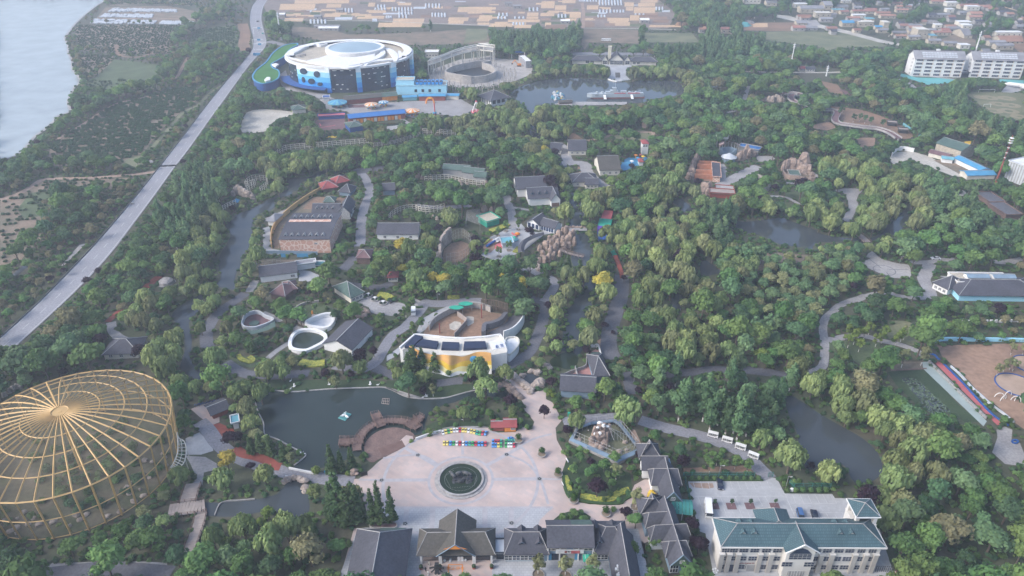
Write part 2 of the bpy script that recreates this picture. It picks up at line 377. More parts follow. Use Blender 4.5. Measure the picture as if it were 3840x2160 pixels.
# the highway and the park roads
Lh=pts('E-60,1400 0,1345 220,1150 460,910 700,660 900,430 1080,210 1230,20 A1190,1280 1400,1010 1640,690 1870,430 F640,110 631,75 628,50 632,20 646,0 672,-22 720,-45');Rh=pts('E10,1520 75,1449 270,1270 480,1080 700,860 860,680 1000,490 1180,250 1360,0 A1300,1360 1530,970 1690,760 1900,460 F671,118 668,90 661,67 657,43 661,20 673,0 700,-20 745,-42')
Lh=smooth(Lh, False,5);Rh=smooth(Rh, False,12);Rh=[min(Rh, key=lambda b_: (b_-a_).length) for a_ in Lh];n=len(Lh)
def avg(p, k=6):
 for _ in range(k): p=[p[0]]+[(p[i-1]+p[i]*2+p[i+1])/4 for i in range(1, len(p)-1)]+[p[-1]]
 return p
Lh, Rh=avg(Lh), avg(Rh)
def between(t): return [Lh[i].lerp(Rh[i], t) for i in range(n)]
rdm=MB();rdm.add([(q.x,q.y,.08) for q in Rh]+[(q.x,q.y,.08) for q in Lh],[(i, i+1, n+i+1, n+i) for i in range(n-1)]);tag(rdm.obj('highway', mm('asphalt_pale',(.29,.29,.315), col2=(.26,.26,.28), sc_=.05, sc2=1.3)), kind='structure')
raster(GM,[px(q) for q in Lh+Rh[::-1]],1)
raster(GM,[px(q) for q in between(-.12)+between(1.14)[::-1]],1)
def line_mesh(mb, p, w_, z, dash=None):
 acc=0
 for i in range(len(p)-1):
  a, b=p[i], p[i+1];d=b-a;L=d.length
  if L < .01: continue
  u=d/L;o=Vector((-u.y, u.x,0))*w_/2;t=0
  segs=[(0, L)] if not dash else []
  if dash:
   k=-(acc % (dash[0]+dash[1]))
   while k < L:
    s0, s1=max(0, k), min(L, k+dash[0])
    if s1 > s0: segs.append((s0, s1))
    k += dash[0]+dash[1]
  for s0, s1 in segs:
   q, r_=a+u*s0, a+u*s1
   mb.add([(x.x, x.y, z) for x in (q-o, r_-o, r_+o, q+o)],[(0,1,2,3)])
  acc += L
for t, nm, ds in ((.06, 'edge_line', None),(.93, 'edge_line', None),(.5, 'centre_line',(5,8))):
 mb=MB();line_mesh(mb, between(t), .35, .10, ds);tag(mb.obj(nm,M_['line']), kind='structure')
mb=MB();mb.strip(between(-.02), .3,0, .6);tag(mb.obj('kerb', M_['stone_dark']), kind='structure')
mb=MB();mb.strip(between(1.02), .3,0, .2);tag(mb.obj('kerb', M_['stone_dark']), kind='structure')
ribbon('road','B255,310 330,330 400,345 470,345 560,350 700,352',9, .07,M_['asphalt'])
for y0 in (322,374):                       # zebra crossings at the junction
 mb=MB()
 for k in range(9):
  q=g('B',165+k*10, y0);mb.box((q.x, q.y, .11),(.9,6, .02))
 tag(mb.obj('road_marking', M_['line']), kind='structure')
DP=M_['dirt_path']
ribbon('dirt_path','E1170,90 1000,110 800,128 600,138 450,140 320,150 260,185 150,250 0,300',4, .04, DP)
ribbon('dirt_path','A1210,700 1050,745 900,775 760,850 640,930 520,1000 420,1060',3, .04, DP)
ribbon('dirt_path','A880,340 885,400 930,425 1050,430 1160,400',4, .04,M_['soil'])
ribbon('dirt_path','A1420,430 1380,500 1350,560 1330,590',3, .04, DP)
ribbon('dirt_path','A1830,180 1850,260 1840,340 1860,380',12, .03,M_['soil'])
ribbon('dirt_path','A1740,610 1600,690 1500,790 1380,850 1250,1000 1150,1110',3, .04,M_['grass_dry'])
ribbon('path','A1150,1240 1140,1210 1190,1190',2, .045,M_['path'])
ribbon('field_road','A830,40 1100,48 1300,50',3, .04, DP);ribbon('field_road','A900,140 1200,138 1500,150',3, .04, DP)
A_=M_['asphalt_dark']
def road(s, w_=5, m=None, name='road'): return ribbon(name, s, w_, .06, m or A_)
road('G1120,90 1190,130 1245,210 1262,290 1245,370 1212,450 1190,560 1182,660 1178,760 1165,810',5.5,M_['asphalt']);road('B1120,1275 990,1295 940,1300 G1120,95',5);road('G1160,90 1280,80 1400,65',4)
road('G1130,900 1080,960 1010,1030',5.5);road('G1040,1160 1120,1175 1240,1185 1330,1195 1400,1185 1470,1150',5)
road('Q640,290 560,350 440,430 330,520 270,600 222,700 214,800 235,900',5.5);road('Q420,1040 520,1110 640,1165 780,1175 900,1185 1050,1180 1200,1165 1330,1160',5)
road('Q1600,1075 1780,1105 1930,1110 2060,1030 2120,930 2200,830 R0,590 70,500 200,410 320,290 400,200 440,120 400,95',5,M_['asphalt']);road('Q2050,1100 2180,1150 2318,1200 R0,960 120,990',5)
road('R400,95 480,115 620,125 820,105 1000,95 1120,95',6,M_['asphalt']);road('R1700,60 1790,85 1860,110 1868,190 1850,300 1810,440 1760,560 1700,680 1600,770 1500,820 1400,880 1260,925',5)
road('R590,1065 700,1052 830,1035 900,1035',4.5);road('R1850,100 1900,50 1960,0 H1230,1300 1290,1200 1290,1130 1240,1100',4.5,M_['asphalt'])
sheet('forecourt','R330,60 400,90 445,180 340,260 330,200', .05,M_['concrete'])
sheet('forecourt','R0,100 200,115 230,160 120,260 0,265 Q2300,540 2080,520 2000,500 1980,440 1850,400 1940,330 2060,350 2200,380', .05,M_['path'])
sheet('pavement','R340,480 420,300 560,220 700,160 900,120 1110,95 1110,140 900,160 700,210 540,300 500,400 400,470 300,560 120,740 0,800 0,740 200,600', .05,M_['pave_park'])
road('H1930,1080 S880,0 860,90 825,170 800,270 765,370 742,470 735,560 735,640 760,720 800,780',7, A_);road('S930,930 970,1030 1000,1120 1020,1190',5, A_)
road('S1390,965 1500,950 1650,940 1800,920 2048,915 T0,1165 200,1148 330,1150',4.5, A_);road('T490,1150 620,1165 780,1185 880,1205 940,1215',5, A_)
road('T1130,1200 1210,1160 1280,1110 1295,1000 1298,900 1290,840 1280,740 1300,650 1370,585 1440,520 1540,475 1640,445 1780,425 J430,1205 560,1150',3.6,M_['path'])
road('T1295,850 1450,842 1590,822 1700,820 1844,860',3.2,M_['path']);road('P60,245 190,212 300,197 430,208 560,245 700,272 820,310 900,345 1000,420',3.4,M_['path'])
road('N70,185 250,165 420,150 560,150',5.5,M_['asphalt']);road('N700,165 840,210 960,242 1100,272 1250,312 1400,365 1510,415 1590,465 1650,530 1720,600 1770,650',5.5,M_['asphalt'])
road('J930,872 1100,868 1190,852 1320,845',4,M_['path']);road('J1640,860 1750,868 1902,845',5,M_['path']);road('J1100,880 1080,950 1050,1010 1090,1090 1110,1160',6,M_['path'])
road('J1110,1165 1000,1172 860,1160 750,1130 700,1095 650,1135 560,1160 470,1195',3.4,M_['path']);road('J1745,980 1800,1030',3,M_['path'])
road('H845,330 860,400 890,480 905,560 900,640',5,M_['path']);road('H890,440 960,455 1080,470',2.5,M_['path']);road('H0,425 120,440 300,445 560,425',5,M_['asphalt'], 'path')
road('C620,1080 710,1110 735,1190 760,1230',7,M_['path']);road('C700,1235 860,1235 890,1300 960,1370 1040,1420',8,M_['path']);sheet('paving','C800,1250 860,1270 885,1320 840,1325 820,1280', .09,M_['sand'])
road('I950,490 1050,440 1180,370 1310,310',8,M_['path']);road('I960,290 985,330 975,400 960,480',4,M_['path']);sheet('paving','I1020,460 1040,400 1100,380 1150,350 1260,300 1160,400', .055,M_['soil'])
road('I1280,600 1400,590 1560,600 1640,635 1695,670',2.6,M_['path']);road('I1560,465 1700,465 1880,500 1850,410 1800,360',2.6,M_['path']);sheet('paving','I1290,210 1440,215 1470,240 1400,265 1300,265', .05,M_['path'])
road('C840,1070 960,1050 1080,1020 1180,1000 1320,968 1370,1000 1390,1020',3.6, DP);road('C1320,968 1322,925',3.5, DP);road('C1055,940 1070,960 1120,985',3, DP);road('C1435,925 1445,960',5, DP)
road('D300,760 320,700 340,650',3.6,M_['path']);road('D170,850 260,835 330,840',3,M_['path']);road('D300,540 480,545 700,548 900,548 1030,545',4,M_['pale_sand'])
road('D1440,590 1530,620 1610,680',4,M_['path'])
road('D1720,580 1900,600',4,M_['path']);sheet('paving','D2240,695 2290,640 2415,625 2415,680 2330,700', .05,M_['pave_park'])
sheet('paving','J255,262 330,250 390,240 530,250 500,290 482,340 500,400 470,440 445,490 420,530 350,500 332,470 395,445 412,390 400,330 370,280', .05,M_['path'], sm=2)
sheet('round_plaza','J515,875 600,835 560,822 612,775 690,838 840,880 920,890 940,950 930,1000 800,1002 700,970 560,910', .055,M_['concrete'], sm=2)
q=g('J',716,936);mb=MB();mb.strip([q+Vector((5.2*math.cos(i*PI/14),5.2*math.sin(i*PI/14),0)) for i in range(28)], .4, .05, .07, closed=True)
for s in ('J560,820 690,918','J755,930 920,930','J600,935 680,935','J735,955 760,985'): line_mesh(mb, pts(s), .4, .075)
tag(mb.obj('paving_band', M_['asphalt_dark']), kind='structure')
sheet('paving','P1600,1290 1650,1150 1640,1080 1720,1050 1790,1080 1780,1180 1860,1200 1899,1300 2000,1330 1900,1420 1720,1400', .05,M_['path'])
sheet('paving','G265,640 330,620 335,720 345,830 440,850 450,890 265,880', .05,M_['pave_park']);sheet('paving','G600,1030 700,1040 790,1080 790,1110 690,1140 600,1135', .05,M_['pave_park'])
road('G290,560 430,500 560,430 640,370 720,320 830,280',3.5,M_['path']);road('G130,1240 170,1180 190,1130',4,M_['path'])
# plaza
sheet('plaza','M-40,690 0,650 100,650 210,560 250,520 300,480 490,380 560,325 640,300 780,262 960,232 1180,230 1200,270 1390,265 1430,225 1530,225 1545,180 1480,100 1440,60 R1650,1360 1580,1240 1500,1130 1400,1040 1350,950 1450,930 1520,1000 1640,1110 1700,1180 1890,1130 1880,1250 1960,1290 2030,1420 M1770,170 1720,230 1730,330 1790,440 1830,500 1780,600 1800,720 1850,830 2000,860 2250,860 2330,790 2370,700 2440,660 N740,655 800,655 850,760 880,880 840,920 860,1060 880,1110 740,1180 700,1150 660,1060 M2400,1060 2480,1449 2500,1800 -140,1800 -50,1449 60,1060 190,1050 160,900 100,700 -40,700', .05,M_['plaza'])
sheet('pavement','M236,890 1700,890 1650,930 1590,990 1570,1060 2400,1060 2490,1449 2520,1800 -160,1800 -60,1449 90,1060 190,1050', .065,M_['pave_blue'])
sheet('entrance_apron','M630,1290 1190,1290 1200,1449 1220,1800 560,1800', .08,M_['plaza'], mask=0)
FC=g('M',940,657);FR=(g('M',1130,657)-g('M',750,657)).length/2
def ring(c, r, n=64, a0=0, a1=2*PI): return [c+Vector((r*math.cos(a0+(a1-a0)*i/n), r*math.sin(a0+(a1-a0)*i/n),0)) for i in range(n+(0 if a1-a0 > 6.28 else 1))]
nodes=[g('M', *q) for q in ((587,455),(1317,450),(1587,650),(288,662))]
R1=(nodes[2]-FC).length
for rr, ww in ((FR*1.38, .9),(R1*.98,1.0)):
 mb=MB();mb.strip(ring(FC, rr,72), ww, .06, .075, closed=True);tag(mb.obj('paving_band', M_['band']), kind='structure')
 if rr > 20: continue
for q in nodes:
 d=(q-FC).normalized();mb=MB();line_mesh(mb,[FC+d*FR*1.38, FC+d*R1*1.0],1.4, .085);tag(mb.obj('paving_band', M_['band']), kind='structure')
for s in ('M950,250 955,450','M300,480 600,455 760,540','M1317,450 1520,330 1690,280','M1587,650 1760,655','M100,655 288,662','M1317,450 1480,520 1590,650 1660,860'):
 mb=MB();line_mesh(mb, smooth(pts(s), False,5), .9, .095);tag(mb.obj('paving_band', M_['band']), kind='structure')
for x in ((495,480),(710,700),(1138,1140),(1355,1360)):
 mb=MB();line_mesh(mb,[g('M', x[0],895), g('M', x[1],1060)],1.6, .09);tag(mb.obj('paving_band', M_['band']), kind='structure')
mb=MB();line_mesh(mb, pts('M236,886 1700,886'), .8, .1);tag(mb.obj('paving_band', M_['band']), kind='structure')
for (x, y), where in zip(((587,455),(1317,450),(1587,650),(288,662),(1357,1015),(482,1020)),('up left of the round fountain','up right of the round fountain','right of the round fountain','far left of the fountain','behind the long entrance building','beside the oval planter of three conifers')):
 q=g('M', x, y);t=thing('paving_medallion','round dark carved medallion set in the plaza '+where, 'medallion',(q.x, q.y, .08))
 MB().cyl((0,0,0), .95, .05,20).o('rim','steel',t);mb=MB()
 for k in range(5): mb.cyl((.45*math.cos(k*2*PI/5), .45*math.sin(k*2*PI/5), .05), .26, .03,8)
 mb.o('carving','dark',t)
# car park
sheet('car_park','O60,310 890,305 905,275 1030,268 1120,442 1640,447 1670,492 1870,492 1920,530 2110,660 2230,1060 2330,1350 2400,1500 300,1500 330,1290 250,880 190,860 100,560', .05,M_['pave_park'])
sheet('stained_bays','O70,325 330,330 345,375 290,390 120,375', .07,M_['dirt_path'])
mb=MB()
def seg(x0, y0, x1, y1, w_=.16): line_mesh(mb,[g('O', x0, y0), g('O', x1, y1)], w_, .075)
seg(75,393,1090,393);seg(95,475,1125,472);seg(1170,548,1690,551);seg(1215,650,1860,655);seg(1640,450,1690,551)
for k in range(11): seg(115+81*k,310,135+82*k+k,392)
for k in range(10):
 if k not in (6,): seg(165+82*k,475,205+84*k,578)
for k in range(11): seg(205+82*k,605,260+84*k,760)
for k in range(6): seg(1205+82*k,450,1240+87*k,548)
for k in range(8): seg(1220+88*k,655,1258+93*k,760)
seg(1120,442,1290,830,.25);seg(170,780,270,780);seg(110,580,200,850)
tag(mb.obj('bay_line', M_['line']), kind='structure')
# open ground, lawns and fields traced as they lie
L_=lambda n, s, m, z=.03, **k: sheet(n, s, z, M_[m], **k)
L_('sand_paddock','P1080,290 1899,268 2300,262 2400,1300 1960,1110 1899,1075 1810,1010 1640,850 1500,760 1400,640 1250,490 1130,390','sand', .04)
L_('sand_lot','B90,850 190,825 300,830 440,845 430,870 330,900 270,940 240,990 60,1000 50,940','pale_sand', .04, sm=2)
L_('bare_field','B400,200 700,215 850,260 1250,250 1900,215 1932,330 1250,340 800,330 450,270','soil_dark', .02, mask=1)
L_('bare_field','C-20,215 140,225 130,300 0,320 -40,330','grass_dry', .022);L_('bare_field','C862,215 1270,225 1290,330 1110,325 905,320 870,380 845,330','soil_dark', .025)
L_('bare_field','C1310,250 1680,250 1740,320 1500,318 1330,320','grass_dry', .024);L_('meadow','D470,240 740,235 1110,250 1300,310 1390,350 1000,360 930,385 850,345 740,335 460,300','grass_dry', .025)
L_('playing_field','D1960,692 2110,695 2415,700 2500,900 2350,905 2240,880 2090,800','grass_dry', .03)
L_('lawn','C1150,1000 1290,975 1380,1010 1390,1040 1310,1080 1200,1060 1000,1060 980,1040','grass_dry', .03, mask=ord('t'));L_('bare_ground','C720,990 800,1010 860,1050 830,1070 740,1040','soil', .03)
L_('lawn','I1320,600 1450,620 1560,640 1660,680 1600,740 1480,720 1300,650','grass', .03, mask=ord('t'));L_('lawn','I1560,540 1800,560 1780,640 1700,640 1560,590','grass', .03, mask=ord('t'))
L_('wood_floor','I1090,1140 1240,1120 1400,1110 1600,1130 1899,1150 1899,1230 1500,1210 1330,1290 1200,1290 1110,1240','soil_dark', .02, mask=ord('t'))
L_('wood_floor','T560,820 820,820 840,870 700,900 560,890','soil_dark', .02, mask=ord('t'));L_('wood_floor','P560,50 800,60 920,110 940,250 850,290 700,250 560,200','grass_dry', .02, mask=ord('t'))
L_('lawn','T1340,880 1600,850 1844,880 1844,1100 1700,1120 1500,1020 1330,960','grass', .02, mask=ord('t'));L_('lawn','P640,440 960,440 990,510 650,520','soil_dark', .03)
L_('wood_floor','S1860,1200 2048,1180 T300,1250 T0,1300 S1860,1449','soil_dark', .02, mask=0);L_('wood_floor','N1060,560 1560,540 1700,600 1060,600','soil', .02, mask=ord('t'))
L_('lawn','N60,600 100,480 200,470 400,520 620,600 640,730 560,850 300,840 130,790 80,700','grass_dark', .058, mask=ord('t'));L_('lawn','Q440,980 560,960 760,1000 770,1080 690,1100 560,1060','grass', .03)
L_('lawn','M640,220 780,160 900,170 1200,160 1430,150 1540,180 1520,222 1400,205 1390,265 1200,262 1180,230 960,232 780,260','grass_dark', .055, mask=ord('t'))
L_('lawn','R370,880 640,900 800,900 850,990 700,1010 590,1020 480,980','grass_dark', .03, mask=ord('t'));L_('lake_bank','Q760,1270 900,1230 1300,1230 2000,1230 2318,1290 2318,1370 2150,1320 1800,1320 1500,1330 1200,1360 1000,1345 800,1300','grass_dark', .03, mask=ord('t'))
L_('lake_bank','R0,1030 300,1040 600,1090 900,1070 1260,1080 1280,1115 1150,1130 900,1180 700,1235 350,1245 200,1205 60,1130 0,1110','grass_dark', .031, mask=ord('t'))
L_('verge','O60,300 0,270 0,262 880,262 910,300','grass_dark', .058);L_('verge','O1110,420 1090,390 1600,380 1650,440 1120,442','grass_dark', .058)
L_('shrub_bed','M1700,990 1760,940 1880,905 1960,930 2010,960 2000,1000 1960,1000 1720,1010','grass_dark', .08, mask=0)
# farmland by the lake
for i,(s, m) in enumerate((('A560,220 600,190 1400,190 1320,320 1290,400 1150,410 900,415 620,380 580,300','soil_dark'),('A600,420 860,420 840,480 700,590 640,560 620,470','soil_dark'),('A860,450 1000,460 1200,490 1230,600 1200,650 780,740 650,735 650,600 720,590','grass'),('A520,1000 900,780 1200,705 1490,640 1480,760 1300,900 1200,1000 1080,1160 900,1240 350,1255 380,1120','soil_dark'),
 ('A1500,220 1760,190 1830,400 1560,380 1380,360','grass'),('A800,50 1330,55 1500,90 1460,180 700,180 740,120','soil_dark'),('E0,310 150,250 280,165 600,150 1060,130 1000,160 800,240 500,320 350,450 330,580 200,700 90,860 0,900','soil_dark'),('E230,250 420,215 520,260 480,330 340,420 180,440 130,370','grass'),('A800,0 1500,0 1450,45 1280,30 850,35','soil_dark'),('A900,1240 1000,1180 1090,1170 1080,1250 960,1280','grass_dry'))):
 L_('field', s, m, .012+.004*i, mask=0)
# far farmland beyond the park: wheat plots and plastic-covered beds
mm('wheat',(.58,.40,.24), col2=(.48,.34,.22), sc_=.03, sc2=.4);mm('fallow',(.24,.19,.165), col2=(.18,.15,.13), sc_=.02, sc2=.2);mm('plastic',(.50,.53,.56), amt=.2, sc_=.2)
L_('farmland','B260,140 900,150 1932,200 C860,205 1500,215 1560,100 1430,0 1430,-120 B500,-120 200,0','fallow', .012, mask=ord('x'))
WH=dict(B='335,30,600,75 450,0,640,28 640,0,860,26 690,30,800,58 1005,20,1055,50 1010,78,1140,98 980,120,1125,142 1190,140,1425,172 1080,171,1410,205 1610,150,1725,180 1680,52,1932,92 1840,115,1932,150 1100,0,1210,15 1230,20,1330,40 880,100,940,118',
  C='540,10,640,62 645,40,730,75 0,52,100,80 130,55,200,72 75,115,170,150 435,95,520,122 430,125,520,143 290,147,530,168 190,165,288,188 570,170,615,200 535,98,640,122 755,95,840,135 885,40,970,72 1170,25,1240,49 1180,52,1236,80 1240,55,1400,100 1040,135,1205,160 1100,165,1210,195 1210,115,1280,155 1272,22,1400,50 1000,55,1066,70 1290,0,1420,20 700,0,800,25 60,170,150,190')
rq=random.Random(77)
for r, x0, y0, x1, y1, nn in (('B',300,5,1900,140,60),('C',0,0,1420,190,60),('D',1500,0,2400,40,8)):
 for k in range(nn):
  x, y=rq.uniform(x0, x1), rq.uniform(y0, y1);w_, h_=rq.uniform(40,150)*(.5+y/150), rq.uniform(8,22)*(.5+y/150);sl=h_*rq.uniform(.1, .5)
  sheet('field_plot',[g(r,x+sl,y), g(r,x+w_+sl,y), g(r,x+w_,y+h_), g(r,x,y+h_)], .016+.0003*k, M_[rq.choice(('wheat','wheat','soil','soil_dark','grass_dry','grass','plastic','sand'))])
GR=dict(B='1070,38,1145,60 1050,62,1150,77 1230,92,1350,112 1140,122,1188,138 1230,114,1310,138 1040,145,1075,165 800,65,900,95 1180,58,1350,85 560,150,700,180 1430,30,1560,60 1480,100,1600,130',
  C='205,125,285,145 330,128,425,143 210,100,300,122 320,171,420,190 660,110,740,135 972,75,1080,98 1082,77,1175,95 960,115,1035,132 860,0,970,15 972,0,1160,40 440,60,530,85 1400,55,1470,80 1240,105,1330,114')
for r in WH:
 for k, s in enumerate(WH[r].split()):
  a=[float(v) for v in s.split(',')];sl=(a[3]-a[1])*(.25 if r == 'B' else .1)
  sheet('wheat_field',[g(r,a[0]+sl,a[1]), g(r,a[2]+sl,a[1]), g(r,a[2],a[3]), g(r,a[0],a[3])], .03+.002*(k % 3),M_['wheat'])
for r in GR:
 for s in GR[r].split():
  a=[float(v) for v in s.split(',')];p, q=g(r, a[0], a[3]), g(r, a[2], a[3]);d=g(r, a[0], a[1])-p;n_=max(3, int((q-p).length/4));mb=MB()
  for k in range(n_):
   o=p.lerp(q,(k+.5)/n_);e=o+d;hw=1.25
   mb.add([(o.x-hw,o.y,0),(o.x-hw*.6,o.y,.9),(o.x+hw*.6,o.y,.9),(o.x+hw,o.y,0),(e.x-hw,e.y,0),(e.x-hw*.6,e.y,.9),(e.x+hw*.6,e.y,.9),(e.x+hw,e.y,0)],[(0,4,5,1),(1,5,6,2),(2,6,7,3),(0,1,2,3),(7,6,5,4)])
  tag(mb.obj('crop_tunnels', M_['plastic']), 'rows of pale plastic crop tunnels among the far wheat plots','crop tunnels','plastic tunnels in the far fields','stuff')
  raster(GM,[px(q_) for q_ in (p, q, q+d, p+d)],1)
for s, kk in (('A690,180 705,148 1180,160 1170,182',11),('A750,130 790,108 1160,112 1140,135',9),('A810,90 850,65 1340,75 1330,92',8),('A1210,182 1225,162 1460,168 1450,185',7)):
 p=pts(s);mb=MB();rr=random.Random(kk)
 for k in range(260):
  u, v=rr.random(), rr.random();q=p[0].lerp(p[3], u).lerp(p[1].lerp(p[2], u), v);mb.box((q.x, q.y, .5),(rr.uniform(1,3), rr.uniform(3,9), rr.uniform(.6,1.2)), .2)
 tag(mb.obj('fruit_bags', M_['plastic']), 'white paper covers over low rows in the lakeside field','covers','white covers in the lakeside field','stuff')
HAZE=.00032
LANDMARKS='''
F980,175|the big round blue and white aquarium
F680,180|the green-roofed curved annex
F1190,170|the unfinished concrete amphitheatre
F1545,150|the cream gatehouse with the tower
F1560,240|the moored grey warship
F1400,250|the cluster of pedal boats
F1238,255|the white hip-roofed lakeside house
F940,310|the long hall with the bright blue roof
F830,310|the red kart track
F690,305|the bare sandy lot
F2350,170|the left white dormitory block
F2510,180|the right white dormitory block
F2500,270|the playing field
F2370,410|the farmyard with the blue roofs
F2550,450|the big white warehouse
F610,485|the rockery cage by the river
F770,590|the giraffe house
F830,540|the zebra-striped house
F850,470|the dark red pavilion roof
F700,680|the white-walled house under the giraffe house
F1140,455|the green-roofed aviary row
F1350,500|the large house with the white gables
F1350,560|the blue and white kiosk
F1395,620|the tall brown rockery
F1140,640|the netted enclosure
F1260,600|the round playground
F1220,545|the cage with two rock pillars
F990,585|the long dark-roofed house
F650,820|the oval bear pit
F775,860|the round penguin pool
F880,850|the grey-roofed penguin house
F950,760|the small square with three fountains
F1200,810|the earthen elephant yard
F1140,880|the orange and yellow painted hall
F1310,980|the rock bridge
F1465,960|the pink-floored yard
F1220,1190|the round fountain
F960,1100|the curved timber deck
F1180,1090|the rows of mini cars
F1275,1075|the red timber kiosk
F1515,1110|the blue-rimmed rock enclosure
F1670,1210|the row of dark gabled shops
F1150,1350|the big cross-gabled gateway
F1430,1370|the long dark-roofed ticket hall
F965,1390|the hipped shed left of the gateway
F2000,1390|the teal-roofed office block
F1900,1270|the car park
F2170,1290|the small bell tower
F1860,1110|the four white shuttle carts
F200,1150|the golden wire dome
F560,1060|the small kiosk by the red path
F490,1280|the timber steps
F730,1240|the small river pool
F300,870|the grey-roofed lodge
F430,710|the grey stone mound
F360,560|the highway bend
F130,760|the lower highway
F560,260|the upper highway
F200,430|the lakeside orchard
F1520,580|the rainbow slide
F1520,820|the grey park road
F1830,455|the terracotta pens
F1850,385|the round open-air theatre
F2000,430|the twin rock cages
F1950,590|the eastern pond
F2240,680|the round grey square
F2440,720|the long house with skylights
F1900,700|the playground in the wood
F2080,800|the straight pale path
F2220,830|the lawn of young trees
F2480,950|the sandy paddock
F2400,1000|the red running track
F2310,960|the lily pond
F2100,1100|the south-eastern river
F2470,1100|the grey corner square
F1620,390|the blue water playground
F1440,400|the pair of dark-roofed sheds
F1500,340|the forked pale path
F1950,250|the sandstone cave
F2150,300|the raised red walkway
F2000,150|the poplar belt
F1250,60|the wheat plots
F2200,60|the far village
F1700,900|the middle wood
F1750,700|the narrow backwater
F2400,1300|the dense south-eastern wood
F720,1390|the dense southern wood'''
# building kit
def frame(a, b):                              # local frame of a front a -> b: origin, angle, length
 d=b-a;return Vector((a.x, a.y,0)), math.atan2(d.y, d.x), Vector((d.x, d.y,0)).length
def tri_roof(mb, x0, y0, x1, y1, z, h, kind, m=0, ax='x', th=.22, hip=None):
 if ax == 'y':                             # ridge runs front to back: build along x, then swap axes
  t=MB();tri_roof(t, y0, x0, y1, x1, z, h, kind, m, 'x', th, hip);return mb.add([(q[1], q[0], q[2]) for q in t.v],[f[::-1] for f in t.f], t.m)
 ym=(y0+y1)/2;hp=0 if kind == 'gable' else (hip if hip is not None else min((y1-y0)/2,(x1-x0)/2))
 A=[(x0,y0,z),(x1,y0,z),(x1,y1,z),(x0,y1,z)];Rg=[(x0+hp,ym,z+h),(x1-hp,ym,z+h)]
 up=A+Rg;dn=[(p[0],p[1],p[2]-th) for p in A]
 f=[(0,1,5,4),(2,3,4,5)]
 if kind == 'gable': dn += [(p[0],p[1],p[2]-th) for p in Rg]
 if kind == 'gable':
  f += [(7,6,10,11),(9,8,11,10),(0,4,10,6),(6,7,1,0)[::-1],(1,7,11,5),(5,11,8,2),(4,3,9,10),(2,8,9,3)]
  return mb.add(up+dn,[q for q in f], m)
 f += [(3,0,4),(1,2,5),(7,6,0,1)[::-1],(8,7,1,2)[::-1],(9,8,2,3)[::-1],(6,9,3,0)[::-1],(6,7,8,9)[::-1]]
 return mb.add(up+dn, f, m)
WINC={}
def window(parent, x, y, z, w_, h, rz=0, fm='white', gm='glass', name='window', mull=(2,2)):
 key=(round(w_,2), round(h,2), fm, gm, mull)
 if key not in WINC:
  fr=MB();t=.09
  for k in range(mull[0]+1): fr.box((-w_/2+w_*k/mull[0],-.05, h/2),(t, .12, h+t))
  for k in range(mull[1]+1): fr.box((0,-.05, h*k/mull[1]),(w_+t, .12, t))
  pn=MB().box((0,-.02, h/2),(w_-.02, .04, h-.02));WINC[key]=(fr.mesh('window', M_[fm]), pn.mesh('pane', M_[gm]))
 o=link(name, WINC[key][0], parent,(x, y, z), rz);link('pane', WINC[key][1], o);return o
def wins(parent, x0, x1, n, y, z, w_, h, rz=0, **k):
 for i in range(n): window(parent, x0+(x1-x0)*(i+.5)/n, y, z, w_, h, rz, **k)
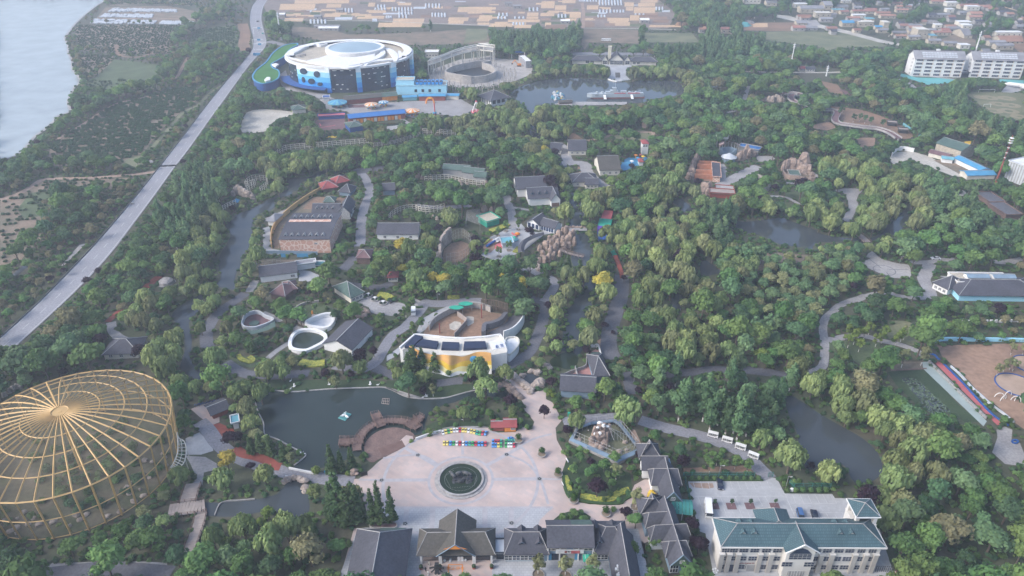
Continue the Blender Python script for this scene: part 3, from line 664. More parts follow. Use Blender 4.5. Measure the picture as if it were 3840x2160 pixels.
def block(t, x0, y0, x1, y1, h, wall='cream', roof='roof_dark', kind='gable', rh=3, oh=.6, ax='x', z=0, hip=None, trim=None, name='roof', flat_th=.3):
 mb=MB();mb.prism([(x0,y0),(x1,y0),(x1,y1),(x0,y1)], z-.1, z+h)
 if kind == 'gable':
  if ax == 'x':
   ym=(y0+y1)/2
   for x in (x0, x1): mb.add([(x,y0,z+h),(x,y1,z+h),(x,ym,z+h+rh)],[(0,1,2)])
  else:
   xm=(x0+x1)/2
   for y in (y0, y1): mb.add([(x0,y,z+h),(x1,y,z+h),(xm,y,z+h+rh)],[(0,1,2)])
 mb.obj('wall', M_[wall], t,world=False)
 r=MB()
 if kind == 'flat':
  r.box(((x0+x1)/2,(y0+y1)/2, z+h+flat_th/2),(x1-x0+2*oh, y1-y0+2*oh, flat_th))
  for a, b, c, d in ((x0-oh, y0-oh, x1+oh, y0-oh),(x0-oh, y1+oh, x1+oh, y1+oh),(x0-oh, y0-oh, x0-oh, y1+oh),(x1+oh, y0-oh, x1+oh, y1+oh)):
   r.box(((a+c)/2,(b+d)/2, z+h+flat_th+.25),(max(abs(c-a), .25)+.02, max(abs(d-b), .25)+.02, .5),0,1)
  r.obj(name,[M_[roof], M_[trim or wall]], t,world=False)
 else:
  sl=rh/max(.1,((y1-y0) if ax == 'x' else (x1-x0))/2);dz=sl*oh
  tri_roof(r, x0-oh, y0-oh, x1+oh, y1+oh, z+h-dz+.12, rh+dz, kind,0, ax, .22, hip)
  ro=r.obj(name, M_[roof], t,world=False)
  if kind == 'gable' and trim != 'none':
   rb=MB()
   if ax == 'x': rb.box(((x0+x1)/2,(y0+y1)/2, z+h+rh+.16),(x1-x0+2*oh, .35, .12))
   else: rb.box(((x0+x1)/2,(y0+y1)/2, z+h+rh+.16),(.35, y1-y0+2*oh, .12))
   rb.o('ridge_cap','steel',ro)
  elif kind == 'hip' and trim != 'none' and (x1-x0) > 5:
   rb=MB();X0, Y0, X1, Y1, Z=x0-oh, y0-oh, x1+oh, y1+oh, z+h-dz+.2
   if ax == 'x': hp=hip if hip is not None else min((Y1-Y0)/2,(X1-X0)/2);q=[(X0+hp,(Y0+Y1)/2,Z+rh+dz),(X1-hp,(Y0+Y1)/2,Z+rh+dz)];prs=((0,(X0,Y0)),(0,(X0,Y1)),(1,(X1,Y0)),(1,(X1,Y1)))
   else: hp=hip if hip is not None else min((Y1-Y0)/2,(X1-X0)/2);q=[((X0+X1)/2,Y0+hp,Z+rh+dz),((X0+X1)/2,Y1-hp,Z+rh+dz)];prs=((0,(X0,Y0)),(0,(X1,Y0)),(1,(X0,Y1)),(1,(X1,Y1)))
   rb.tube(q[0], q[1], .16,4)
   for k, c in prs: rb.tube(q[k],(c[0], c[1], Z), .16,4)
   rb.o('ridge_cap','steel',ro)
 L=t['_w'];Mx=Matrix.Rotation(L[3],3, 'Z');o=Vector(L[:3])
 solid([Mx@Vector(q)+o for q in ((x0,y0,0),(x1,y0,0),(x1,y1,0),(x0,y1,0))], z+h+(rh if kind != 'flat' else .5)*.6)
 return r
def house(label, a, b, depth, h, roof='roof_dark', wall='cream', kind='gable', rh=3, oh=.6, ax='x', name='building', cat='building', group=None, win=None, **k):
 if isinstance(a, str): a=pts(a)[0]
 if isinstance(b, str): b=pts(b)[0]
 o, rz, L=frame(a, b);t=thing(name, label, cat, o, rz, group)
 block(t,0,0, L, depth, h, wall, roof, kind, rh, oh, ax, **k)
 if win:
  for (n, z, w_, hh) in win: wins(t, .5, L-.5, n,-.01, z, w_, hh)
 return t, L
def dormer(t, x, y, z, w_=1.9, L=3.2, h=1.7, roof='roof_dark', wall='mesh_blue', back=False):
 s=-1 if back else 1;d=MB();hw=w_/2
 d.add([(x-hw, y, z),(x+hw, y, z),(x+hw, y, z+h*.45),(x-hw, y, z+h*.45),(x, y, z+h),(x-hw, y+s*L*.5, z+.1),(x+hw, y+s*L*.5, z+.1)],[(0,1,2,3),(3,2,4),(1,6,2),(0,3,5)])
 o=d.obj('dormer', M_[wall], t,world=False);r=MB();e=hw+.3
 r.add([(x-e, y-s*.35, z+h*.33),(x, y-s*.35, z+h+.12),(x+e, y-s*.35, z+h*.33),(x, y+s*L, z+h+.12),(x-e, y-s*.35, z+h*.22),(x, y-s*.35, z+h),(x+e, y-s*.35, z+h*.22),(x-e*.9,y+s*L*.45,z+h*.35),(x+e*.9,y+s*L*.45,z+h*.35)],[(0,1,3,7),(1,2,8,3),(4,5,1,0),(5,6,2,1)])
 r.obj('dormer_roof', M_[roof], o,world=False);MB().box((x, y-s*.04, z+h*.3),(w_*.4, .06, h*.35)).o('pane','glass',o)
# aquarium
mm('aq0','eaf1f4', amt=.05);mm('aq1','9fd6ec', amt=.05);mm('aq2','5fb4e2', amt=.06);mm('aq3','2f8ed6', amt=.06);mm('aq4','1466b8', amt=.06)
AQC=(g('B',380,415,22)+g('B',1335,415,22))/2;ac=g('B',920,512,22);
aq_r=(g('B',1335,415,22)-g('B',380,415,22)).length/2;cy=ac.y+aq_r*.93
aq=thing('aquarium','large round aquarium hall with dark glass walls, white and blue stripes and domed roof','aquarium',(AQC.x, cy,0))
def aqp(a, r=1.0, z=0): return Vector((aq_r*r*math.cos(a), aq_r*.93*r*math.sin(a), z))
def sector(nm, a0, a1, r0, r1, z0, z1, m, n=8, parent=aq, slope=0):
 mb=MB();P_=[]
 for i in range(n+1):
  a=a0+(a1-a0)*i/n;P_ += [aqp(a, r0, z0), aqp(a, r0, z1), aqp(a, r1, z1+slope), aqp(a, r1, z0)]
 f=[]
 for i in range(n):
  o=4*i;f += [(o, o+4, o+5, o+1),(o+1, o+5, o+6, o+2),(o+2, o+6, o+7, o+3),(o+3, o+7, o+4, o)]
 f += [(0,1,2,3),(4*n+3,4*n+2,4*n+1,4*n)];mb.add(P_,[q[::-1] for q in f])
 return mb.obj(nm, m, parent,world=False)
HA=22
MB().prism([aqp(i*2*PI/64, .965) for i in range(64)],0, HA-1.2).o('wall','blue_glass',aq)
MB().prism([aqp(i*2*PI/64, .985) for i in range(64)], HA-1.19, HA-.6).o('roof','beige',aq)
def ang(x): return -math.acos(max(-1, min(1,(g('B', x,512,11).x-AQC.x)/aq_r)))
fins=[(-PI-.6,-PI+.12),(ang(770), ang(800)),(ang(985), ang(1018)),(ang(1215), ang(1245)),(-.28, .05)]
# blue gradient panel with oval windows, white to blue in level bands
aqm=[M_['aq4'],M_['aq3'],M_['aq2'],M_['aq1'],M_['aq0']]
for a0, a1, nn in [(ang(538), ang(775),10)]+[(a, b,2) for a, b in fins[1:4]]+[(-.12, .0,2)]:
 for k in range(5):
  z0, z1=(.3+k*4.35, .3+(k+1)*4.35-.02);z0=4.6 if (nn == 10 and k == 0) else z0
  if nn == 10 and k == 0: continue
  sector('facade_band', a0, a1,1.0 if nn > 4 else 1.012, .966, z0, z1, aqm[k], nn)
for x, z, w_, h in ((597,16.8,9,5.2),(703,15.8,6,5.4),(587,9.2,4.4,5.0),(653,9.0,7.5,5.0),(718,7.3,5.2,3.2)):
 a=ang(x);c=aqp(a,1.004, z);n_=Vector((c.x, c.y,0)).normalized();mb=MB();u=Vector((-n_.y, n_.x,0))
 ring_=[c+n_*.25+u*(w_/2*math.cos(i*PI/10))+Vector((0,0,h/2*math.sin(i*PI/10)+.25*w_/4*math.cos(i*PI/10))) for i in range(20)]
 mb.add(ring_,[tuple(range(20))]);mb.add([p-n_*.6 for p in ring_]+ring_,[(i,(i+1)%20,20+(i+1)%20,20+i) for i in range(20)])
 mb.o('oval_window','blue_glass',aq)
for k in range(5):                                        # floor lines of the curtain wall and its pale opening lights
 sector('floor_band', ang(792)+0*k, ang(975), .9702, .964,3.6+k*4,3.75+k*4,M_['dark'],8);sector('floor_band', ang(1020), ang(1210), .9702, .964,3.6+k*4,3.75+k*4,M_['dark'],8)
rr=random.Random(3);wl=MB().box((0,0,0),(1.6, .12, .7)).mesh('opening_light', M_['white'])
for a0, a1, n_ in ((ang(792), ang(978),15),(ang(1022), ang(1212),17),(ang(1250),-.28,12),(-PI+.12, ang(530),14)):
 for k in range(n_):
  a=rr.uniform(a0+.02, a1-.02);z=2+4*rr.randrange(5)+1.2;c=aqp(a, .972, z);o=link('opening_light', wl, aq, c, math.atan2(c.y, c.x)+PI/2)
mb=MB()
for k in range(90):
 a=-PI-.2+k*(PI+.4)/89;c0, c1=aqp(a, .968, .2), aqp(a, .968, HA-1.2);mb.tube(c0, c1, .07,4)
mb.o('glazing_bars','dark',aq)
sector('parapet',0,2*PI,1.01, .962, HA-1.2, HA+.5,M_['white'],64)
sector('rooftop_ring',-.3, PI+.3, .985, .86, HA+1.1, HA+1.7,M_['white'],40)
sector('sky_roof_wall',-.3, PI+.3, .93, .90, HA-.6, HA+1.1,M_['glass'],40)
dc=aqp(PI/2, .22, HA-.6)+Vector((3,0,0));dm_=MB();nr=8
for j in range(nr+1):
 q=j/nr;
 for i in range(48): dm_.v.append((dc.x+.42*aq_r*q*math.cos(i*PI/24), dc.y+.40*aq_r*q*math.sin(i*PI/24), dc.z+3.4+1.6*(1-q*q)))
for j in range(nr):
 for i in range(48): dm_.f.append((j*48+i,(j+1)*48+i,(j+1)*48+(i+1)%48, j*48+(i+1)%48));dm_.m.append(0)
mm('dome_skin',(.30,.40,.46), rough=.35, amt=.15, sc_=.06);dm_.obj('dome', M_['dome_skin'], aq,world=False, smooth_=True)
mb=MB();mb.strip([dc+Vector((.445*aq_r*math.cos(i*PI/24), .425*aq_r*math.sin(i*PI/24),0)) for i in range(48)],3.2, HA-.6, HA+3.2, closed=True);mb.o('dome_ring','white',aq)
def arc_band(pp, w0, w1, z, h=1.0, nm='roof_band'):          # swept white bands over the roof
 p=smooth([Vector(q) for q in pp], False,5);n_=len(p);a, b=[],[]
 for i in range(n_):
  u=p[min(i+1,n_-1)]-p[max(i-1,0)];u.z=0;u.normalize();w_=w0+(w1-w0)*math.sin(PI*i/(n_-1));o=Vector((-u.y,u.x,0))*w_/2;a.append(p[i]+o);b.append(p[i]-o)
 MB().prism(a+b[::-1], HA-.55, z).obj(nm,M_['white'], aq,world=False)
def rl(x, y, z=22): q=g('B', x, y, z);return (q.x-AQC.x, q.y-cy,0)
MB().prism(smooth([Vector(rl(*q)) for q in ((540,468),(640,445),(720,420),(800,436),(900,438),(1000,425),(1060,405),(1040,455),(960,500),(860,520),(760,505),(640,488))], True,3), HA-.55, HA+1.0).o('roof_band','white',aq)
arc_band([rl(*q) for q in ((1105,372),(1120,400),(1095,430),(1030,462),(950,488),(860,505))],1.5,6.5, HA+1.4);arc_band([rl(*q) for q in ((1100,368),(1160,380),(1200,410),(1215,440),(1215,470))],2,6, HA+1.2)
arc_band([rl(*q) for q in ((985,505),(1000,480),(1080,462),(1200,450),(1250,425),(1240,390))],2,6, HA+.9);arc_band([rl(*q) for q in ((385,425),(440,445),(540,465))],1,2, HA+.7);arc_band([rl(*q) for q in ((450,410),(560,350),(620,345),(650,350),(700,338))],1,3, HA+1.5)
for x, y, s_ in ((480,425,3),(520,415,2.2),(1180,470,2.2),(960,492,1.8)): q=rl(x, y);MB().box((q[0], q[1], HA+.4),(s_*1.5, s_,2)).o('roof_plant','concrete',aq)
solid([aqp(i*PI/8, .97)+Vector((AQC.x, cy,0)) for i in range(16)], HA)
mb=MB();mb.prism([aqp(a,1.12) for a in [ang(400)+(ang(770)-ang(400))*i/10 for i in range(11)]]+[aqp(a, .97) for a in [ang(770)+(ang(400)-ang(770))*i/10 for i in range(11)]],3.9,4.4);mb.o('canopy','mid_blue',aq)
clear('B340,560 400,540 400,640 800,715 1000,715 1230,690 1230,720 830,745 640,745 520,700 400,660');sheet('forecourt','B330,570 385,530 420,640 560,690 700,710 640,745 520,700 390,680 350,640', .03,M_['path']);sheet('lawn','B415,640 500,640 700,690 780,700 700,708 560,690 450,660', .05,M_['grass'])
# curved annex with a planted roof
ax_=smooth(pts('B148,628 180,580 250,520 300,450 380,395 470,378 480,392 430,420 380,480 340,505 285,540 300,570 340,590 342,640 300,672 220,690 160,665',0), True,4);off=g('B',250,650,0)-g('B',250,610,7)
ax_=[q+Vector((0, off.y*.0,0)) for q in ax_];an=thing('annex','low curved blue annex with artificial turf roof left of the aquarium','building',(ax_[0].x, ax_[0].y,0));ins_=lambda p, k: [q+((sum(p, Vector())/len(p))-q).normalized()*k for q in p]
MB().prism(ax_,-.1,6.5).w('wall','mid_blue',an);mb=MB();mb.strip(ax_,1.2,6.5,7.3, closed=True);mb.w('parapet','sky_blue',an)
mm('turf',(.045,.17,.035), amt=.2, sc_=.1);MB().prism(ins_(ax_,1.2),6.4,6.9).w('roof_turf','turf',an)
for s in ('B225,610 245,590 270,592 270,612 235,622','B280,495 310,485 335,492 310,512'): MB().prism(pts(s,7),6.9,8.2).w('skylight','white',an)
solid(ax_,7);h_=house('small white and blue box building beside the annex by the road','B332,405','B400,405',9,4, 'roof_grey','aqua','flat')
# light blue service block in front of the aquarium
t, L=house('pale blue flat-roofed plant building with a row of rooftop coolers','B1222,715','B1600,712',14,7.5, 'beige','aq1','flat',0, .2);bl=L
for k in range(7): MB().box((bl*.42+k*bl*.078,6,9.2),(bl*.06,9,2)).o('cooler','aq3',t);MB().box((bl*.42+k*bl*.078,4.5,10.3),(bl*.05,5, .2)).o('fan_deck','dark',t)
for k in (7,9.5,12,15.5): MB().box((bl*k/18,-.05,3.4),(2.2, .12,2.4)).o('window','glass',t)
block(t,0,2, bl*.36,13,4, 'aq1','beige','flat', z=7.6, oh=.1)
# ride area
t, L=house('long low shed with olive roof and red stall fronts, green at its right end','B838,790','B1115,765',11,4, 'roof_brown','brick_red','gable',1.6)
o=pts('B838,790')[0];d=pts('B1215,757')[0];block(t, L+.1,0, L+13,11,4, 'orange','roof_green','gable',1.6)
house('blue flat-roofed stall right of the olive shed','B1270,760','B1375,757',6,3, 'sky_blue','aqua','gable', .8);house('longer blue-roofed stall with red panels under it','B1392,762','B1590,760',8,4.2, 'sky_blue','brick_red','gable',1);house('short blue-roofed stall at the right end of the row','B1597,750','B1690,752',7,3.4, 'sky_blue','cream','gable', .8)
t, L=house('long hall with a bright blue roof over red and orange stalls','B868,935','B1290,895',11,4.5, 'blue_roof','brick_red','gable',1.6)
for k in range(14): MB().box((4+k*(L-6)/14,-.25,1.6),(2.2, .3,3)).obj('stall_front', M_['orange' if k % 3 else 'cream'], t,world=False)
house('square pavilion with a green hipped roof at the hall end','B872,1000','B970,985',12,4, 'roof_green','mid_blue','hip',2);house('small hut with green hipped roof by the sandy lot','B440,860','B540,850',10,3.4, 'roof_green','cream','hip',2)
sheet('kart_track','B620,905 830,890 835,975 640,985 605,930', .06,M_['roof_maroon'])
for i, s in enumerate(('B640,930 720,900 800,905 810,930 720,935 650,950','B640,965 740,950 820,960 815,940 760,945')): ribbon('kart_barrier', s, .8, .09,M_['pink_red'])
t, L=house('low red and blue kart garage above the track','B635,905','B830,895',5,2.6, 'pink_red','mid_blue','flat')
def brolly(r, x, y, R_, h, c1, c2, label):
 p=g(r, x, y, h);t=thing('carousel', label, 'carousel',(p.x, p.y,0));n_=16;mb=MB();v=[(0,0,h+R_*.28)]+[(R_*math.cos(2*PI*i/n_), R_*math.sin(2*PI*i/n_), h) for i in range(n_)]
 mb.add(v,[(0,1+i,1+(i+1) % n_) for i in range(n_)],[i % 2 for i in range(n_)]);mb.cyl((0,0,h-.7), R_, .7, n_, m=0);mb.obj('canopy',[M_[c1], M_[c2]], t,world=False)
 MB().cyl((0,0,-.1), .9, h+.2,10).o('pole','white',t);MB().cyl((0,0,-.05), R_*.85, .5,20).o('platform','steel',t)
 for k in range(8): MB().box((R_*.6*math.cos(k*PI/4), R_*.6*math.sin(k*PI/4),1.2),(1.2, .7, .9), k*PI/4).obj('seat', M_[('pink_red','yellow','sky_blue')[k % 3]], t,world=False)
 solid([Vector((p.x+R_*.8*math.cos(i), p.y+R_*.8*math.sin(i),0)) for i in range(6)], h)
sheet('ride_ground','B640,750 720,730 850,790 1220,770 1700,745 1800,800 1840,830 1700,880 1500,860 1300,850 1280,900 1330,930 1340,960 1240,900 870,860 850,840 700,830', .03,M_['path']);sheet('ride_ground','B850,790 1000,790 1000,810 860,815', .05,M_['roof_maroon'])
brolly('B',775,770,8,4, 'aqua','sky_blue','wide flat blue round ride roof nearest the aquarium');brolly('B',1030,785,5.5,4, 'cream','orange','cream round ride roof in front of the olive shed');brolly('B',1123,768,4.2,4, 'sky_blue','cream','small blue round ride roof beside the cream one');brolly('B',1340,832,6,4.5, 'orange','cream','orange and cream striped carousel roof')
t=thing('inflatable_arch','orange inflatable arch standing before the blue-roofed stall','arch', g('B',1476,780));mb=MB();q=[Vector((3.4*math.cos(a),0,5*math.sin(a))) for a in [i*PI/10 for i in range(11)]]
for i in range(10): mb.tube(q[i], q[i+1], .7,8)
mb.o('arch_tube','orange',t);MB().box((0,-.72,4.4),(2.4, .1, .8)).o('panel','yellow',t)
t=thing('pendulum_ride','white lattice pendulum ride with red seats at the right of the rides','ride', g('B',1825,850))
for sx in (-1,1):
 for sy in (-1,1): MB().tube((sx*3.6, sy*2.6,0),(sx*.3, sy*.8,9), .28,6).o('leg','white',t)
MB().cyl((0,0,8.6), .9,1,12).o('hub','pink_red',t);MB().cyl((0,0,.6),4.5, .6,20).o('seat_ring','pink_red',t);MB().tube((0,0,9),(0,0,1), .3,8).o('arm','white',t)
t=thing('drop_tower','slim red ride tower with a round yellow base','ride', g('B',1512,892));MB().tube((0,0,0),(0,0,12), .5,8).o('mast','pink_red',t);MB().cyl((0,0,0),3,1,16).o('base','yellow',t);MB().cyl((0,0,4),1.6,1,12).o('car','sky_blue',t)
sheet('pool','B1080,930 1250,925 1275,945 1120,950', .05, water_g);sheet('pool_deck','B1150,955 1240,945 1245,975 1150,985', .05,M_['concrete'])
house('small blue and white ticket hut near the wide blue ride','B672,770','B715,768',6,3.4, 'mid_blue','white','flat');sheet('flower_bed','B680,1035 730,1025 775,1030 760,1040 690,1042', .06,M_['yellow'])
# unfinished amphitheatre
ac_=(g('C',-120,575)+g('C',195,560))/2;am=thing('amphitheatre','unfinished round concrete amphitheatre with bare column stubs and tall open frame','amphitheatre',(g('B',1780,560).x, g('B',1780,560).y,0));AW='beige';mm('raw_concrete',(.43,.40,.37), amt=.25, sc_=.15, sc2=.8);RC=M_['raw_concrete']
pr_=smooth([g('B', *q,5) for q in ((1590,545),(1640,510),(1720,490),(1830,470),(1932,465))]+[g('C', *q,5) for q in ((100,480),(160,500),(195,530),(190,555),(120,580),(40,588),(-60,590))]+[g('B', *q,5) for q in ((1800,590),(1700,575),(1620,560))], True,4)
mb=MB();mb.strip(pr_,1.5,0,6.5, closed=True);mb.obj('basin_wall', RC, am);mb=MB();mb.add([(q.x,q.y,.15) for q in pr_],[tuple(range(len(pr_)))]);mb.w('basin_floor','dark',am);cc=sum(pr_, Vector())/len(pr_);cc.z=0
sheet('building_site','B1450,640 1500,520 1700,450 1932,420 C200,440 420,455 480,500 470,560 350,610 150,655 -50,660 B1700,660', .03,M_['raw_concrete'])
colm=MB().box((0,0,2),(.7,.7,4)).mesh('column', RC)
for k, f_ in enumerate((1.16,1.30,1.44,1.58)):
 nn=30+6*k
 for i in range(nn):
  a=2*PI*i/nn;w_=max(abs(q.x-cc.x) for q in pr_);d_=max(abs(q.y-cc.y) for q in pr_);x, y=cc.x+w_*f_*math.cos(a), cc.y+d_*f_*math.sin(a)
  if math.sin(a) > .35 and k > 1: continue
  L=am['_w'];link('column', colm, am,(x-L[0], y-L[1],0))
fr0=[g('B', *q,0) for q in ((1465,570),(1500,560),(1560,540),(1640,505),(1720,480),(1790,465),(1850,455),(1932,450))]+[g('C', *q,0) for q in ((60,455),(110,462),(180,470))];fr0=smooth(fr0, False,1)
tops=[12]*3+[13,14,15,16,17,18,19,20];mb=MB()
for i in range(len(fr0)):
 z=13.5+i*.12;b=fr0[i];MB().box((b.x, b.y, z/2),(.9, .9, z)).w('frame_column','cream',am);c=b+Vector((1.5,9,0));MB().box((c.x, c.y, z/2),(.9, .9, z)).w('frame_column','cream',am)
for zz, wd in ((1.0,1.0),(.72, .8)):
 mb=MB()
 for i in range(len(fr0)-1):
  z0, z1=(13.5+i*.12)*zz,(13.6+i*.12)*zz
  for o in (Vector(), Vector((1.5,9,0))): mb.tube(fr0[i]+o+Vector((0,0,z0)), fr0[i+1]+o+Vector((0,0,z1)), .6,4)
  mb.tube(fr0[i]+Vector((0,0,z0)), fr0[i]+Vector((1.5,9,z0)), .45,4)
 mb.w('frame_beam','cream',am)
mb=MB()
for i in range(len(fr0)-1):
 z0, z1=12.4+i*.1,12.5+i*.1;p=[fr0[i], fr0[i+1], fr0[i+1]+Vector((1.5,9,0)), fr0[i]+Vector((1.5,9,0))]
 mb.add([(p[0].x,p[0].y,z0-2),(p[1].x,p[1].y,z1-2),(p[2].x,p[2].y,z1),(p[3].x,p[3].y,z0)],[(0,1,2,3)])
mb.obj('stand_slab', RC, am);raster(BM,[px(q) for q in [Vector((a.x,a.y,13)) for a in fr0]+[Vector((a.x,a.y,0)) for a in fr0[::-1]]],1)
t, L=house('white two-storey site cabin with an outside stair','C425,515','C470,512',26,6, 'white','roof_grey','flat',0, .1, win=[(3,1,1.2,1.2),(3,4,1.2,1.2)])
t=thing('gantry_sign','blue gateway frame behind the building site','gate', g('C',320,440));
for x in (0,13): MB().box((x,0,3.5),(.7,.7,7)).o('post','white',t)
MB().box((6.5,0,6.3),(13, .5,1.6)).o('beam','mid_blue',t)
t=thing('excavator','yellow-brown excavator with a raised bent arm on the building site','excavator', g('C',375,500), .2);MB().box((0,0,.5),(4,3,1)).o('tracks','dark',t);MB().box((.3,0,1.8),(3.4,2.6,1.6)).o('body','orange',t)
mb=MB();mb.tube((-1.2,0,2.2),(-4.2,0,6.2), .4,5);mb.tube((-4.2,0,6.2),(-6.8,0,3.4), .32,5);mb.o('arm','orange',t);MB().box((-6.9,0,2.8),(1.3,1.2,1.2)).o('bucket','dark',t)
t, L=house('white hall with two windows behind the amphitheatre','B1440,438','B1535,438',10,5.5, 'white','cream','flat', win=[(4,2,1.6,1.4)])
# gatehouse with tower
gh=thing('gatehouse','cream gatehouse with dark roofs, two pointed side gables, glazed centre and square tower','gatehouse', g('C',775,483));ga, gb=g('C',775,485), g('C',1410,497);gw=(gb-ga).length;gh['_w']=[ga.x, ga.y,0, math.atan2(gb.y-ga.y, gb.x-ga.x)];gh.location=ga;gh.rotation_euler.z=gh['_w'][3]
f_=gw/640;block(gh,0,2,225*f_,12,4.2, 'cream','roof_dark','hip',2.6,1.2);block(gh,440*f_,2, gw,12,4.2, 'cream','roof_dark','hip',2.6,1.2)
block(gh,285*f_,0,390*f_,12,4.6, 'cream','roof_dark','gable',6.4, .9, 'y');block(gh,228*f_,1,270*f_,9,4.4, 'cream','roof_dark','gable',4, .5, 'y');block(gh,398*f_,1,442*f_,9,4.4, 'cream','roof_dark','gable',4, .5, 'y')
mm('tower_cream',(.58,.54,.42), amt=.1);block(gh,273*f_,4,295*f_,8.4,16, 'tower_cream','cream','flat', z=0, oh=.3)
MB().prism([(290*f_,-.06),(386*f_,-.06),(386*f_,-.02),(290*f_,-.02)], .5,4.4).o('glazing','glass',gh);wins(gh,100*f_,170*f_,2,1.98, .9,3.5,2.4);wins(gh,232*f_,268*f_,1, .98, .6,4,3.4);wins(gh,402*f_,440*f_,1, .98, .6,4,3.4);wins(gh,460*f_,520*f_,2,1.98, .8,2.6,2)
wins(gh,300*f_,380*f_,4,-.1, .6,3.4,3.6, mull=(3,2));mb=MB();
sheet('gate_square','C1000,485 1110,480 1290,490 1240,500 1190,510 1180,570 1215,600 1110,612 1045,595 1070,560 1060,505', .05,M_['pave_blue']);sheet('planting_pit','C1100,548 1137,548 1140,586 1104,586', .09,M_['roof_brown'])
ribbon('road','C775,408 1000,405 1380,412',12, .045,M_['asphalt']);mb=MB();mb.strip(smooth(pts('C1045,600 1110,618 1215,604'), False,3), .4,0,1);tag(mb.obj('quay_edge', M_['white'], thing('quay','pale quay edge railing where the gate square meets the pond','quay', g('C',1045,600))))
t, L=house('white lakeside house with a big dark hipped roof and tall windows','C90,775','C165,808',16,7, 'roof_dark','white','hip',4.2,2.4)
wins(t, .5, L-.5,4,-.02,1,1.2,4.5);hf=L
for k in range(3): MB().box((L+.06,3+k*4.5,3.6),(.12,3,3)).o('window','glass',t)
# dormitory blocks
def dorm(label, a, b, h, dp, bays, n):
 a, b=pts(a)[0], pts(b)[0];o, rz, L=frame(a, b);t=thing('dormitory', label, 'dormitory', o, rz, None)
 block(t,0,0, L, dp, h, 'white','roof_grey','gable',5.5, .8, trim='none');
 for r_ in range(5):
  for k in range(bays):
   x0=L*(k+.5)/bays;w_=L/bays*.62;window(t, x0,-.03,1.0+r_*h/5, w_,1.9, mull=(4,1), gm='blue_glass');MB().box((x0+w_/2+.45,-.06,1.95+r_*h/5),(.5, .12,1.9)).o('yellow_panel','gold',t)
 for k in range(12): 
  for j in range(3):
   u=.15+.7*k/12;v=.16+.24*j;MB().box((L*u+1.2, dp/2*v-.1, h+5.5*v+.6),(L*.7/12-.3, dp/2*.22, .12),0,0, math.atan2(5.5, dp/2)).o('solar_panel','plastic',t)
 for r_ in range(5): MB().box((-.06, dp*.3,1.8+r_*h/5),(.1,2.2,1.6)).o('window','steel',t)
 MB().box((L*.5, dp*.5+1.2, h+6),(3,2,1.4)).o('roof_vent','white',t)
dorm('white five-storey dormitory block with rows of windows, the left of the pair','D1560,575','D1935,585',16.5,17,5,1);dorm('white five-storey dormitory block with rows of windows, the right of the pair','D1995,583','D2385,595',16.5,17,5,2)
t, L=house('low glazed link with a lit doorway between the dormitory blocks','D1937,585','D1992,583',8,4, 'steel','glass','flat');mm('court',(.13,.40,.40), amt=.15, sc_=.08);sheet('sports_court','D1490,555 1600,585 1850,590 1890,600 1870,625 1680,640 1600,610 1480,575', .05,M_['court']);sheet('sports_court','D2225,598 2415,605 2500,640 2415,640 2235,620', .05,M_['court'])
# far village and yards
rv=random.Random(12);nH=0
def hut(r, x, y, wpx, dp, h, roof, label=None, kind='gable', wall='concrete', rot=0):
 a=g(r, x, y);L=(g(r, x+wpx, y)-a).length*.88;h *= .85;dp *= .85;t=thing('house', label, 'house', a, rot, 'low houses of the far village');mb=MB();mb.prism([(0,0),(L,0),(L,dp),(0,dp)],-.1, h);rh=dp*.2 if kind == 'gable' else 0
 if rh:
  for xx in (0, L): mb.add([(xx,0,h),(xx,dp,h),(xx,dp/2,h+rh)],[(0,1,2)])
 mb.obj('wall', M_[wall], t,world=False);rr_=MB()
 if rh: tri_roof(rr_,-.4,-.4, L+.4, dp+.4, h, rh+.1, 'gable')
 else: rr_.box((L/2, dp/2, h+.2),(L+.6, dp+.6, .4))
 rr_.obj('roof', M_[roof], t,world=False)
 if L > 8:
  k=int(L//5)
  for i in range(min(k,5)): MB().box((L*(i+.5)/min(k,5),-.04, h*.5),(1.3, .1,1.2)).o('window','glass',t)
 solid([a+Vector(q) for q in ((0,0,0),(L,0,0),(L,dp,0),(0,dp,0))], h);return t
